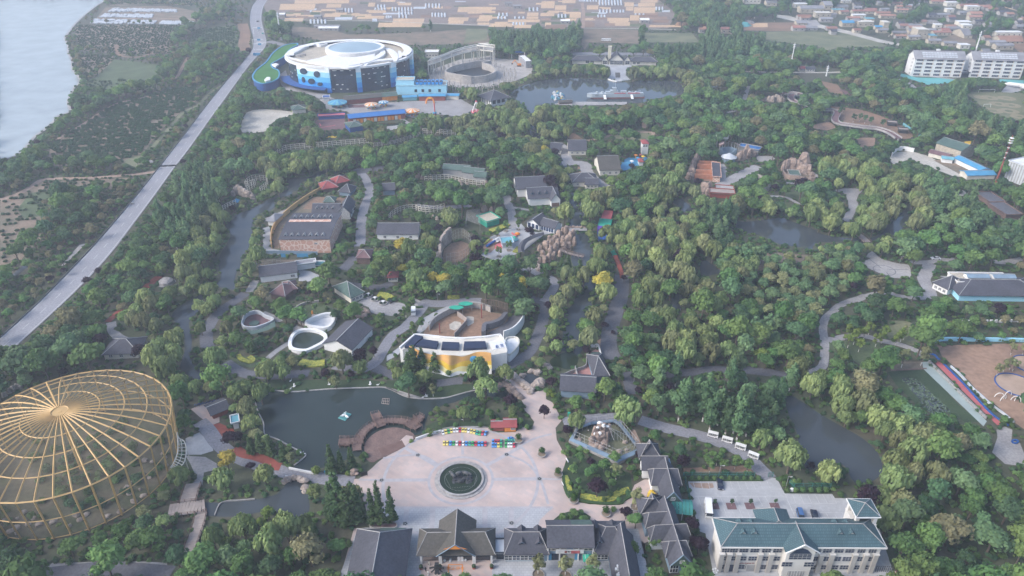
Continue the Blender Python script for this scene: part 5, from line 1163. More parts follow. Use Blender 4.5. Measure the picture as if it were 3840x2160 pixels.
for x, y, z, rz in ((-2.6,.6,1.0,2.2),(-.6,1.0,1.5,.3),(1.6,1.2,1.4,-.3)):
 mb=MB();mb.blob((0,0,.7),(1.3,.62,.62),10,6,0, rg_, .03);mb.blob((1.35,0,.75),(.55,.4,.4),8,5,0, rg_, .03);mb.blob((1.85,0,.6),(.36,.36,.28),8,4,0, rg_, .02)
 for a in (-.7,.7):
  for b in (-.35,.35): mb.tube((a,b,.5),(a,b,-.25), .2,6, .16)
 for b in (-.25,.25): mb.blob((1.15,b,1.15),(.1,.06,.12),5,3,0, rg_,0)
 mb.v=[tuple(Matrix.Rotation(rz,3, 'Z')@Vector(v)+Vector((x,y,z))) for v in mb.v];mb.obj('hippo', M_['bronze'], sc2,world=False, smooth_=True)
pm=MB().cyl((0,0,0), .85, .75,20,1.45).cyl((0,0,.7),1.55, .18,20);pme=pm.mesh('bowl', M_['concrete']);pso=MB().cyl((0,0,.86),1.35, .04,16).mesh('soil', M_['soil_dark'])
for x, y, lb in ((1415,345,'beside the right end of the mini cars'),(1606,460,'alone right of the round fountain'),(1740,625,'at the edge of the garden bed, left'),(1870,838,'at the lower corner of the garden bed'),(2134,948,'behind the roof of the ticket hall')):
 t=thing('planter','round stone bowl planter '+lb, 'planter', g('M', x, y));link('bowl', pme, t);link('soil', pso, t);solid([g('M', x, y)], .1)
t=thing('planter_bed','long oval brick planter holding three tall conifers','planter', g('L',1035,1100));p=smooth(pts('L940,1095 960,1082 1100,1080 1130,1095 1125,1115 1090,1122 980,1120 945,1108'), True,3);mb=MB();mb.strip(p, .35,0, .7, closed=True);mb.w('rim','concrete',t);mb=MB();mb.add([(q.x,q.y,.6) for q in p],[tuple(range(len(p)))]);mb.w('soil','roof_maroon',t)
t, L=house('small red timber kiosk with two red gabled roofs beside the mini cars','M1300,262','M1392,260',4.5,2.6, 'roof_red','orange','gable',1.2, .5);block(t,-4.6, .4,-.2,4.2,2.1, 'brick_red','roof_red','gable', .9, .4);window(t, L*.75,-.02, .9,1.5,1.1)
wall('grey hedge-backed kerb along the mini car row','M790,240 900,225 1100,225 1180,235', .4, .3, 'concrete','kerb')
cc_=dict(w=(.72,.72,.70), y=(.74,.60,.16), g=(.05,.36,.10), r=(.52,.04,.07), b=(.08,.27,.60), t=(.06,.36,.27))
def mini(col, name):
 key='mini_'+name;m=M_.get(key) or mm(key, col, rough=.35, amt=.05, spec=.5)
 t=thing('mini_car','','mini car');mb=MB();prof=[(-1.2,.25),(-1.2,.55),(-1.0,.68),(-.5,.72),(.3,.72),(1.0,.62),(1.22,.48),(1.22,.22)];W=.5
 mb.add([(W*s, y, z) for s in (-1,1) for y, z in prof],[tuple(range(8)), tuple(range(15,7,-1))]+[(i,(i+1)%8,8+(i+1)%8,8+i)[::-1] for i in range(8)]);link('body', mb.mesh('body', m), t)
 cb=MB();cb.add([(-.42,-.75,.7),(.42,-.75,.7),(.42,.55,.7),(-.42,.55,.7),(-.34,-.5,1.02),(.34,-.5,1.02),(.34,.2,1.02),(-.34,.2,1.02)],[(0,1,5,4),(1,2,6,5),(2,3,7,6),(3,0,4,7)]);link('windscreen', cb.mesh('windscreen', M_['glass']), t);link('roof', MB().box((0,-.15,1.03),(.7,.74,.05)).mesh('roof', m), t)
 for sx in (-1,1):
  for sy in (-.72,.75): link('wheel', MB().tube((sx*.42,sy,.24),(sx*.54,sy,.24), .24,8).mesh('wheel', M_['dark']), t)
  link('headlight', MB().box((sx*.34,1.2,.5),(.18,.06,.12)).mesh('headlight', M_['white']), t)
 return t
CN=dict(w='white', y='yellow', g='green', r='red', b='blue', t='sea-green');first={}
def place_mini(c, x, y, rz, lab):
 p=g('M', x, y)
 if c not in first: o=mini(cc_[c], c);first[c]=o;o.scale=(.84, .95, .95);o.location=p;o.rotation_euler.z=rz;o['label']=lab;o['group']='mini cars parked on the plaza'
 else: copy_tree(first[c], p, rz, lab, 'mini cars parked on the plaza')
row1='w y g y w w r y y w y y t g r b'.split();row2='y y b g w r w b t g r b b r'.split();sfx=['first','second','third','fourth','fifth','sixth','seventh','eighth','ninth','tenth','eleventh','twelfth','thirteenth','fourteenth','fifteenth','sixteenth']
for k, c in enumerate(row1): u=k/15;place_mini(c,792+(1145-792)*u,275-22*math.sin(PI*min(1, u*1.25))**.8+(4*u if u > .8 else 0), .55*(1-u*2)*.5+PI, '%s mini car, %s from the left in the upper curved row' % (CN[c], sfx[k]))
for k, c in enumerate(row2): u=k/13;place_mini(c,803+(1142-803)*u,361+6*u, PI, '%s mini car, %s from the left in the lower row' % (CN[c], sfx[k]))
for blk, xs, back, front in (('left',(1204,1227,1250,1271), 'b r r t','b b y g'),('right',(1311,1334,1356,1379), 'g t t t','g w w r')):
 for k, c in enumerate(back.split()): place_mini(c, xs[k]+1,349, PI, '%s mini car, %s in the back line of the %s double block' % (CN[c], sfx[k], blk))
 for k, c in enumerate(front.split()): place_mini(c, xs[k]-1,378, PI, '%s mini car, %s in the front line of the %s double block' % (CN[c], sfx[k], blk))
place_mini('b',1350,322, PI/2, 'blue mini car standing alone behind the right double block')
# blue rimmed rock enclosure
hx=pts('M1830,350 1890,250 2010,200 2200,180 2260,210 2430,440 2230,535');hi=pts('M1868,345 1905,265 2015,225 2195,205 2235,230 2395,425 2225,500');t=thing('enclosure','six-sided animal enclosure with a broad pale blue roofed rim','enclosure', hx[0])
mb=MB();n=len(hx)
for i in range(n):
 j=(i+1) % n;a, b, c, d=hx[i], hx[j], hi[j], hi[i];mb=MB();mb.add([(a.x,a.y,1.2),(b.x,b.y,1.2),(c.x,c.y,1.5),(d.x,d.y,1.5),(a.x,a.y,1),(b.x,b.y,1),(c.x,c.y,1.3),(d.x,d.y,1.3)],[(0,1,2,3),(7,6,5,4),(0,4,5,1),(2,6,7,3)]);mb.w('roof_panel','mesh_blue',t)
 MB().strip([a, b], .25,0,1).w('wall','concrete',t)
 mb=MB();L_n=int((c-d).length/2.2)+1
 for k in range(L_n+1): q=d.lerp(c, k/L_n);mb.tube((q.x,q.y,0),(q.x,q.y,5), .06,4)
 for zz in (2,3.6,5): mb.tube((d.x,d.y,zz),(c.x,c.y,zz), .06,4)
 mb.w('railing','steel',t)
mb=MB();p0=g('M',2160,225,8);
for s in ('2330,300','2280,330','2200,330','2180,200'): a=[float(v) for v in s.split(',')];mb.tube(p0, g('M', a[0], a[1],4), .09,4)
for k in range(7): mb.tube(g('M',2180+25*k,230+14*k,6.5-.4*k), g('M',2180+25*k,330+2*k,0), .07,4)
mb.w('lattice_screen','steel',t)
for x, y, h in ((2165,380,7),(1975,385,6),(1990,250,7),(2010,300,6.5)): MB().tube(g('M', x, y), g('M', x, y, h), .22,6).w('post','concrete',t)
sheet('enclosure_floor', hi, .07, mat('enclosure_grass',(.16,.16,.10), col2=(.10,.11,.065), sc_=.2));raster(GM,[px(q) for q in hx],1)
rocks('tall pile of brown and white boulders inside the blue-rimmed enclosure','M','2020,395,2.2,2.6 2055,400,2.6,3 2090,410,2.4,2.6 2115,385,3,2.8 2020,360,3.6,2.8 2060,350,4.6,3.2 2105,345,5,3 2140,340,4.4,2.4 2040,315,5.6,2.8 2080,305,6.6,3 2120,305,6.2,2.8 2150,290,5.5,2.6 2085,428,1.2,1.6','rock',6)
boulders('white slabs lying on top of the enclosure rock pile','M','2045,345,.8,3.4 2080,350,.8,4 2105,320,.8,6 2075,300,.7,6.2 2140,310,.7,5 2060,325,.6,5.4','white',7);boulders('pale small rocks on the enclosure grass','M','1915,330,.9 1905,345,.8 2165,455,.6 2245,425,.9 2250,440,.6 2290,355,.9,.3 2305,415,.7 2310,450,.7','rock_pale',8)
sheet('path','N620,235 660,245 700,330 740,430 770,450 740,470 690,400 640,320', .05,M_['dirt_path'])
# gateway, shed and ticket hall
def eave(r, x, y, z): q=g(r, x, y, z);return Vector((q.x, q.y,0))
E0=4.2
# gateway
a, b=eave('M',572,1282, E0), eave('M',1225,1275, E0);o, rz, L=frame(a, b);gw_=thing('gateway','big gateway with a dark green-brown cross gabled roof and white columns','gateway', o, rz)
D_=(eave('M',760,1055, E0)-eave('M',760,1278, E0)).length;u=L/653
def roofpart(t, x0, y0, x1, y1, z, h, kind, m, ax='x', name='roof', hip=None):
 r=MB();tri_roof(r, x0, y0, x1, y1, z, h, kind,0, ax, .25, hip);o=r.obj(name, M_[m], t,world=False);L_=t['_w'];Mx=Matrix.Rotation(L_[3],3, 'Z');oo=Vector(L_[:3]);raster(BM, hull([px(Mx@Vector(v)+oo) for v in r.v]),1)
 rb=MB();ym=(y0+y1)/2;xm=(x0+x1)/2
 if kind == 'gable': (rb.tube((x0,ym,z+h+.08),(x1,ym,z+h+.08),.14,4) if ax == 'x' else rb.tube((xm,y0,z+h+.08),(xm,y1,z+h+.08),.14,4))
 else:
  hp=hip if hip is not None else min((y1-y0)/2,(x1-x0)/2)
  e=[(x0+hp,ym,z+h+.08),(x1-hp,ym,z+h+.08)] if ax == 'x' else [(xm,y0+hp,z+h+.08),(xm,y1-hp,z+h+.08)]
  rb.tube(e[0], e[1], .14,4)
  cs=[(x0,y0),(x0,y1),(x1,y0),(x1,y1)] if ax == 'x' else [(x0,y0),(x1,y0),(x0,y1),(x1,y1)]
  for i, c in enumerate(cs): rb.tube(e[i//2],(c[0],c[1],z+.08), .12,4)
 rb.o('ridge_cap','concrete',o);return o
roofpart(gw_,0,0, L, D_, E0,3.9, 'hip','roof_brown', hip=D_*.3)
roofpart(gw_,165*u,-.8,487*u, D_*1.28, E0+.3,5.0, 'gable','roof_brown','y')
for x in (36,190,200,468,480,620): MB().box((x*u, .6, E0/2),(.55, .55, E0)).o('column','white',gw_);MB().box((x*u, D_*.8, E0/2),(.55, .55, E0)).o('column','white',gw_)
xm=(165+487)/2*u;MB().add([(xm-3.6,-.72, E0+3.4),(xm+3.6,-.72, E0+3.4),(xm,-.72, E0+5.0)],[(0,1,2)]).o('gable_panel','orange',gw_)
for s in (-1,1): MB().tube((xm+s*161*u,-.75, E0+.35),(xm,-.75, E0+5.35), .14,4).o('barge_board','mesh_blue',gw_)
mb=MB()
for k in range(64): x=(60+k*8.6)*u;mb.box((x,1.6, .9),(.08,.08,1.8))
mb.box((L/2,1.6,1.7),(L*.85,.08,.1));mb.box((L/2,1.6, .3),(L*.85,.08,.1));mb.o('gate_bars','dark',gw_)
for s in (-.45,.45): MB().box((xm+s+1.2,1.3,1.0),(.8,.2,1.9)).o('gate_leaf','white',gw_)
MB().box((L/2, D_*.5, .04),(L*.9, D_*.8, .05)).o('floor_slab','asphalt_dark',gw_)
for x in (36,195,475,620):
 q=Matrix.Rotation(rz,3, 'Z')@Vector((x*u,-1.3,0))+o;t=thing('flower_pot','terracotta pot with dark clipped bush at gateway column, %s from the left' % {36:'first',195:'second',475:'third',620:'fourth'}[x], 'flower pot', q);MB().cyl((0,0,0), .45, .6,12, .6).o('pot','brick_red',t);MB().blob((0,0,1.1),(.65,.65,.7),8,5,0, random.Random(x), .15).o('bush','grass_dark',t)
for k,(x, y) in enumerate(((807,1328),(857,1317),(852,1332),(957,1325),(979,1323))): t=thing('stone_ball','white stone ball bollard, %s of five before the gate bars' % sfx[k], 'bollard', g('M', x, y));MB().blob((0,0,.35), .4,10,6,0, random.Random(1),0).obj('ball', M_['white'], t,world=False, smooth_=True);MB().cyl((0,0,0), .3, .12,10).o('foot','concrete',t)
mb=MB();line_mesh(mb, pts('M838,1357 953,1357 953,1449 950,1520'), .25, .13);line_mesh(mb, pts('M838,1357 838,1449 836,1520'), .25, .13);tag(mb.obj('orange_marking', M_['orange']), kind='structure')
o_=words('禁止停车', None, g('M',897,1388, .15),1.35, 'orange',(0,0,0), 'ground_lettering', .005);tag(o_, 'orange painted characters inside the orange box before the gateway','lettering')
# shed left of the gateway
a, b=eave('M',75,1310,4.5), eave('M',470,1560,4.5);q0, q1, q2=eave('M',520,1065,4.5), eave('M',100,1068,4.5), eave('M',470,1500,4.5)
o, rz, L=frame(q1, q0);t=thing('shed','large hipped dark grey roof with green patches left of the gateway','building', o, rz);DD=34;block(t,0,-DD, L,0,4.5, 'cream','roof_dark','hip',5.2, .7, 'y', hip=L*.42)
for x0, x1 in ((L*.42, L*.62),):
 mb=MB();s5=5.2/(L*.42);mb.add([(x0*1.0, .55,4.62),(L*.95, .55,4.62),(L*.85,-L*.08,4.62+s5*L*.085),(x1,-L*.24,4.72+s5*L*.25),(x0*1.1,-L*.30,4.72+s5*L*.31)],[(0,4,3,2,1)]);mb.o('green_patch','roof_green',t)
t, L=house('glass-roofed passage between gateway and ticket hall', eave('M',1232,1250,3.2), eave('M',1290,1250,3.2),4,3, 'plastic','glass','flat')
# ticket hall
a, b=eave('M',1296,1276,3.8), eave('M',2140,1270,3.8);o, rz, L=frame(a, b);th=thing('ticket_hall','long dark-roofed ticket hall with dormers and blue window posters','building', o, rz);u=L/844;Dp=(eave('M',1500,1055,3.8)-eave('M',1500,1276,3.8)).length
def wallbox(t, x0, y0, x1, y1, h, m='cream', z=0): return MB().prism([(x0,y0),(x1,y0),(x1,y1),(x0,y1)], z-.05, z+h).obj('wall', M_[m], t,world=False)
wallbox(th,12*u, .8,360*u, Dp-.8,3.8, 'mesh_blue');wallbox(th,360*u,1.2,735*u, Dp-.2,6.8, 'mesh_blue');wallbox(th,735*u, .8,1010*u, Dp+1.5,3.8, 'mesh_blue')
roofpart(th,0,0,375*u, Dp,3.8,3.9, 'hip','roof_dark', hip=Dp*.28);roofpart(th,350*u,-.2,742*u, Dp+.3,6.9,3.4, 'gable','roof_dark');roofpart(th,735*u,0,1045*u, Dp+2.6,3.8,4.4, 'hip','roof_dark', hip=Dp*.42)
wallbox(th,870*u,-15,1075*u, .7,3.8, 'mesh_blue');roofpart(th,858*u,-16,1090*u, Dp*.7,3.85,5.2, 'gable','roof_dark','y')
MB().add([(875*u,-16.02,3.9),(1073*u,-16.02,3.9),(974*u,-16.02,8.3)],[(0,1,2)]).o('gable_panel','roof_green',th);window(th,974*u,-16.1,5.0,1.5,1.2)
for s in (-1,1): MB().tube(((974+s*116)*u,-16.05,3.95),(974*u,-16.05,9.0), .16,4).o('barge_board','mesh_blue',th)
for x in (150,290): dormer(th, x*u,2.4,5.2)
dormer(th,792*u,2.6,5.4)
for x, y in ((148, .84),(284, .84)): dormer(th, x*u, Dp*y,5.0, back=True)
for x in (768,915): dormer(th, x*u, Dp*.98,5.4, back=True, w_=2.4)
for k in range(5): window(th,(35+k*66)*u, .74, .7,2.2,2.0, gm=('glass','blue_glass')[k % 2])
for k in range(8):
 x=(385+k*45)*u
 if k in (3,4): continue
 window(th, x,1.14,4.2,2.6,1.5, fm='cream');MB().box((x,1.1,1.5),(2.5,.12,2.5)).obj('poster', M_[('sky_blue','blue_glass','roof_brown','sky_blue','sky_blue','sky_blue','steel','sky_blue')[k]], th,world=False)
MB().box((543*u, .95,4.0),(8.2,.3,1.5)).o('sign_board','white',th);MB().box((590*u, .78,3.9),(2.6,.1,1.1)).o('red_panel','pink_red',th);MB().tube((510*u,.72,4.0),(510*u,.8,4.0), .42,12).o('round_emblem','brick_red',th)
words('游客中心', th,(545*u, .75,4.0), .75, 'dark',(PI/2,0,0));mb=MB();mb.box((555*u,1.08,1.4),(2.2,.15,2.7));mb.o('door','steel',th)
for x in (362,460,615,735): MB().box((x*u,1.0,3.3),(.4,.4,6.6)).o('column','white',th)
for k in range(2): window(th,(775+k*55)*u, .74, .7,2.2,2.0)
for k in range(4): window(th,(900+k*50)*u,-15.1, .6,2.1,2.4, fm='mesh_blue');MB().box(((900+k*50)*u,-15.12,3.2),(2,.1,.5)).o('poster','sky_blue',th)
for k,(x, y) in enumerate(((918,-6),(918,-7.2),(918,-8.5),(902,-7),(905,-9))): MB().box((x*u, y,5.9+.0*k),(1.2,.7,.8)).o('roof_unit','plastic',th)
MB().add([(366*u, Dp*.55,10.05),(560*u, Dp*.55,10.05),(560*u, Dp+.25,7.2),(366*u, Dp+.25,7.2)],[(3,2,1,0)]) ;mb=MB();hy=(Dp+.5)/2;
def gp(x, v): return (x*u,-.2+hy+hy*v,6.9+3.4*(1-v)+.05)
mb.add([gp(560,.12), gp(735,.12), gp(735,.92), gp(560,.92)],[(0,1,2,3)]);mb.o('green_patch','roof_green',th)
# row of gabled shops
def shop(label, r, ex0, ey0, ex1, ey1, blocks, z0=4.2, wings=True):
 a, b=eave(r, ex0, ey0, z0), eave(r, ex1, ey1, z0);o, rz, L=frame(a, b);t=thing('gabled_shop', label, 'shop', o, rz, 'gabled shops right of the plaza');return t, L
t, L=shop('upper row shop building with cross-gabled dark roofs and a glass gable front','N',880,838,1055,838, None);sh=t;LL=L
yA=(eave('N',925,590,4.2)-eave('N',925,838,4.2)).length;yB=(eave('N',880,415,8)-eave('N',960,838,4.2)).length
wallbox(sh, .6, .6, L-.6, yA+6,4.2, 'mesh_blue');roofpart(sh,0,-.3, L, yA+2,4.2,4.4, 'gable','roof_dark','y');roofpart(sh,-2.2, yA*.52, L+1.2, yA+.6,4.3,3.9, 'hip','roof_dark', hip=1.2);wallbox(sh,-1.6, yA*.58, L+.6, yA,4.2, 'white')
roofpart(sh,-4.2, yA+.4, L*.72, yA+6.6,4.2,3.4, 'gable','roof_dark');wallbox(sh,-3.6, yA+1, L*.6, yA+6,4.1, 'white');roofpart(sh,-4.4, yA+5, L*.5, yA+13,4.4,4.6, 'hip','roof_dark','y', hip=5);
MB().add([(.5,-.31,4.3),(L-.5,-.31,4.3),(L/2,-.31,8.3)],[(0,1,2)]).o('gable_panel','roof_green',sh);window(sh, L/2,-.4,5.3,1.3,1.1)
for k in range(3): window(sh, L*(k+.5)/3, .5, .5, L/3-.8,3.2, mull=(2,2))
for s in (-1,1): MB().tube((L/2+s*L/2,-.35,4.3),(L/2,-.35,8.75), .16,4).o('barge_board','mesh_blue',sh)
t, L=shop('lower row shop building with long cross-gabled dark roofs and a glass gable front','N',945,1362,1138,1352, None);sh=t
yA=(eave('N',925,1065,4.2)-eave('N',945,1362,4.2)).length
wallbox(sh, .6, .6, L-.6, yA+8,4.2, 'mesh_blue');roofpart(sh,0,-.3, L, yA+9,4.2,4.4, 'gable','roof_dark','y');roofpart(sh,-.6, yA*.2, L+.6, yA*.62,4.3,3.6, 'hip','roof_dark', hip=1.5);roofpart(sh,-3.6, yA*.66, L+2.2, yA+.4,4.3,4.0, 'hip','roof_dark', hip=1.5);wallbox(sh,-3, yA*.7, L+1.6, yA,4.2, 'white')
roofpart(sh,-4.0, yA+.6, L*.8, yA+6,4.3,3.6, 'hip','roof_dark', hip=1.5);roofpart(sh,-4.6, yA+5.6, L*.6, yA+13,4.3,4.2, 'hip','roof_dark','y', hip=5);wallbox(sh,-3.6, yA+1, L*.6, yA+12,4.1, 'mesh_blue')
MB().add([(.5,-.31,4.3),(L-.5,-.31,4.3),(L/2,-.31,8.3)],[(0,1,2)]).o('gable_panel','roof_green',sh);window(sh, L/2,-.4,5.3,1.3,1.1)
for k in range(2): window(sh, L*(k+.5)/2, .5, .5, L/2-1,3.2, mull=(3,2))
for s in (-1,1): MB().tube((L/2+s*L/2,-.35,4.3),(L/2,-.35,8.75), .16,4).o('barge_board','mesh_blue',sh)
# green barrel canopy
p0, p1=eave('N',960,870,3), eave('N',1135,890,3);p2=eave('N',1045,950,3);t=thing('barrel_canopy','green ribbed barrel-vaulted canopy joining the shops to the car park','canopy', p0);L=(p1-p0).length;o, rz, L=frame(p0, p1);t.rotation_euler.z=rz;t['_w']=[o.x, o.y,0, rz]
for k in range(6):
 mb=MB();x0, x1=L*k/6, L*(k+1)/6-.12;q=[(-3.2+6.4*i/8,3.2+1.5*math.sin(PI*i/8)) for i in range(9)]
 mb.add([(x, y, z) for x in (x0, x1) for y, z in q]+[(x, y, z-.1) for x in (x0, x1) for y, z in q],[(i,9+i,10+i,1+i)[::-1] for i in range(8)]+[(18+i,27+i,28+i,19+i) for i in range(8)]);mb.o('roof_panel','teal',t)
for x in (.3, L/2, L-.3):
 for y in (-3.1,3.1): MB().tube((x,y,0),(x,y,3.3), .1,5).o('post','white',t)
# office block
HO=11.0;a, b=g('O',385,1292), g('O',2085,1300);o, rz, L=frame(a, b);of=thing('office_block','three-storey cream office block with a long teal tiled roof and arched centre window','office', o, rz)
u=L/1700;DO=(eave('O',290,765, HO)-eave('O',370,1035, HO)).length
mm('off_white',(.62,.60,.565), amt=.1, sc_=.2);mm('off_beige',(.42,.40,.37), amt=.12, sc_=.2)
wallbox(of,0,0, L, DO, HO, 'off_white')
cx0, cx1=660*u,960*u;wallbox(of, cx0,-2.2, cx1,2, HO+.4, 'off_white');MB().add([(cx0,-2.2, HO+.35),(cx1,-2.2, HO+.35),((cx0+cx1)/2,-2.2, HO+3.4)],[(0,1,2)]).o('gable','off_white',of)
def teal(*k, **kk): return roofpart(of, *k, **kk)
teal(-.9,-.9, L+.9, DO+.9, HO+.25,3.7, 'hip','teal_tile', hip=DO*.62);teal(cx0-.8,-3, cx1+.8, DO*.6, HO+.6,3.3, 'gable','teal_tile','y')
bx0, bx1=480*u,800*u;wallbox(of, bx0, DO-1, bx1, DO+3.4, HO, 'off_white');teal(bx0-.8, DO*.4, bx1+.8, DO+4.2, HO+.3,3.2, 'hip','teal_tile','y', hip=2.4)
mb=MB();
for x0, y0, x1, y1 in ((-1,-1.05,L+1,-.7),(-1,DO+.7,L+1,DO+1.05),(-1.05,-1,-.7,DO+1),(L+.7,-1,L+1.05,DO+1)): mb.box(((x0+x1)/2,(y0+y1)/2,HO+.05),(x1-x0, y1-y0, .5))
mb.o('cornice','off_white',of)
for s in (-1,1): MB().tube(((cx0+cx1)/2+s*((cx1-cx0)/2+.8),-3.05, HO+.5),((cx0+cx1)/2,-3.05, HO+3.9), .2,4).o('barge_board','white',of)
for x in (225,345,1265,1385): dormer(of, x*u,2.2, HO+1.4,2.2,3.4,1.9, 'teal_tile','off_white')
for x in (225,345,1265,1385): dormer(of, x*u, DO-2.2, HO+1.4,2.2,3.0,1.8, 'teal_tile','off_white', back=True)
zs_=(1.1,4.7,8.2)
for k, x in enumerate((38,125,232,350,475,595,1015,1130,1255,1370,1495,1615)):
 for j, z in enumerate(zs_):
  if (k, j) in ((1,0),(3,0)): MB().box((x*u,-.05,1.4),(2.2,.14,2.7)).obj('door', M_['blue_glass' if k == 1 else 'steel'], of,world=False);continue
  window(of, x*u,-.04, z,2.5 if 2 <= k <= 9 else 2.2,1.75, fm='steel', gm='blue_glass', mull=(3,2));MB().box((x*u,-.03, z+.85),(3.1 if 2 <= k <= 9 else 2.8, .05,2.4)).o('window_surround','off_white',of)
for x in (80,180,415,535,1075,1190,1435,1555,1660,0): MB().box((x*u+.1,-.35,3.9),(1.3,.7,7.8)).o('pilaster','off_beige',of);MB().box((x*u+.1,-.4,7.95),(1.6,.9,.3)).o('pilaster_cap','off_white',of)
xm=(cx0+cx1)/2
for dx in (-3.0,3.0): window(of, xm+dx*1.05,-2.24,5.0,2.9,1.8, fm='steel', gm='blue_glass', mull=(3,2))
window(of, xm,-2.24,8.0,6.2,2.2, fm='steel', gm='blue_glass', mull=(5,3));mb=MB();mb.add([(xm-3.1,-2.27,10.2),(xm+3.1,-2.27,10.2),(xm+1.6,-2.27,11.9),(xm,-2.27,12.6),(xm-1.6,-2.27,11.9)],[(0,1,2,3,4)]);mb.o('arched_pane','blue_glass',of)
MB().box((xm,-2.25,1.5),(4.6,.16,3)).o('entrance_door','steel',of);mb=MB()
for k in range(6): mb.box((xm-2+.8*k,-2.36,1.5),(.08,.06,2.9))
mb.o('door_bars','white',of);MB().box((xm,-3.2, .15),(9,2.4,.3)).o('steps','concrete',of)
rgx=random.Random(21)
for k in range(12):                                   # worn red characters over the side door
 mb=MB();x=(205+k*15)*u
 for j in range(4): mb.box((x+rgx.uniform(-.12,.12),-.10,3.55+rgx.uniform(-.16,.16)),((.34,.05,.07) if j % 2 else (.07,.05,.36)))
 mb.o('sign_character','brick_red',of)
for k in range(4):
 mb=MB();x=292*u
 for j in range(3): mb.box((x+rgx.uniform(-.08,.08),-.10,2.9-k*.55+rgx.uniform(-.1,.1)),((.3,.05,.06) if j % 2 else (.06,.05,.3)))
 mb.o('sign_character','dark',of)
solid([Matrix.Rotation(rz,3, 'Z')@Vector(q)+o for q in ((0,0,0),(L,0,0),(L,DO,0),(0,DO,0))], HO+3);clear('O300,1290 2330,1290 2400,1449 300,1449')
# bell tower
a, b=g('O',1905,800), g('O',2055,800);tw=thing('bell_tower','small square cream tower with arched openings and a teal pyramid roof','tower', Vector((L*.985, DO+.3,0)) if False else g('O',1968,775,0));bw=6.2
ct0=eave('O',2110,668,15);ct1=eave('O',1865,530,15);cen_=(ct0+ct1)/2;tw.location=(cen_.x, cen_.y,0);tw['_w']=[cen_.x, cen_.y,0,0];hw=3.1
MB().box((0,0,5.6),(hw*2,hw*2,11.2)).o('shaft','off_white',tw)
for sx in (-1,1):
 for sy in (-1,1): MB().box((sx*(hw-.5),sy*(hw-.5),12.6),(1,1,2.8)).o('corner_pier','off_white',tw)
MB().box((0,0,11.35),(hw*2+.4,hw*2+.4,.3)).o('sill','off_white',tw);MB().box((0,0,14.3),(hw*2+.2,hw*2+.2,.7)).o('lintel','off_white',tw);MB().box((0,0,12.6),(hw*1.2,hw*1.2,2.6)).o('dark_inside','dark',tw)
mb=MB();mb.box((0,0,14.85),(hw*2+1.1,hw*2+1.1,.35));mb.o('cornice','white',tw);roofpart(tw,-hw-.4,-hw-.4, hw+.4, hw+.4,15.05,2.0, 'hip','teal_tile');MB().cyl((0,-hw-.05,5), .9, .1,12).o('round_motif','white',tw);solid([cen_+Vector((s*hw, q*hw,0)) for s in (-1,1) for q in (-1,1)],16)
fence('black iron gate and railing right of the office block','O2090,1300 2200,1300 2300,1300',2.4, .6, 'dark','iron_gate','gate',2);t=thing('warning_post','small red and white post beside the iron gate','post', g('O',2338,1310));MB().cyl((0,0,0), .35, .9,8, .1).o('cone','brick_red',t);MB().cyl((0,0,.35), .28, .2,8).o('band','white',t)
# vehicles
def car(label, r, x, y, rz, col, L=4.7, W=1.85, Hh=1.45, van=False):
 key='paint_%d' % len([k for k in M_ if k.startswith('paint_')]);mm(key, col, rough=.3, amt=.05, spec=.6, metal=.2);t=thing('parked_car', label, 'car', g(r, x, y), rz);w2=W/2
 prof=[(-L/2,.3),(-L/2,.8),(-L/2+.15,.95),(-L*.3,1.0),(L*.22,.98),(L/2-.35,.82),(L/2,.62),(L/2,.3)]
 mb=MB();n=len(prof);mb.add([(w2*s*(1 if z < .9 else .94), y_, z) for s in (-1,1) for y_, z in prof],[tuple(range(n)), tuple(range(2*n-1, n-1,-1))]+[(i,(i+1)%n, n+(i+1)%n, n+i)[::-1] for i in range(n)]);mb.obj('body', M_[key], t,world=False)
 y0, y1, y2, y3=(-L/2+.12,-L/2+.25, L*.18, L*.3) if van else (-L*.36,-L*.2, L*.08, L*.26)
 cb=MB();cb.add([(-w2*.9,y0,.95),(w2*.9,y0,.95),(w2*.9,y3,.93),(-w2*.9,y3,.93),(-w2*.74,y1,Hh-.05),(w2*.74,y1,Hh-.05),(w2*.74,y2,Hh-.05),(-w2*.74,y2,Hh-.05)],[(0,1,5,4),(1,2,6,5),(2,3,7,6),(3,0,4,7)]);cb.o('windows','glass',t);MB().box((0,(y1+y2)/2,Hh-.02),(W*.76, y2-y1+.05, .06)).obj('roof', M_[key], t,world=False)
 for sx in (-1,1):
  for sy in (-.3,.31): wh=MB().tube((sx*(w2-.2),sy*L,.33),(sx*(w2+.02),sy*L,.33), .33,12).o('wheel','dark',t);MB().tube((sx*(w2+.02),sy*L,.33),(sx*(w2+.035),sy*L,.33), .18,8).o('rim','steel',wh)
  MB().box((sx*(w2-.28), L/2-.02, .68),(.4,.08,.16)).o('headlight','white',t);MB().box((sx*(w2-.2),-L/2+.01, .78),(.28,.06,.16)).o('tail_light','brick_red',t);MB().box((sx*(w2+.12), L*.2, .98),(.2,.14,.12)).obj('mirror', M_[key], t,world=False)
 MB().box((0, L/2+.01, .42),(W*.7,.06,.14)).o('grille','dark',t);return t
car('dark navy sedan parked alone in the upper row of the car park','O',408,352, PI-.13,(.012,.018,.045));car('light blue minivan parked behind the office block','O',1290,695, PI-.12,(.07,.15,.32),4.9,1.9,1.8, True);car('dark navy car right of the light blue minivan','O',1447,700, PI-.14,(.015,.02,.04),4.8,1.9,1.6)
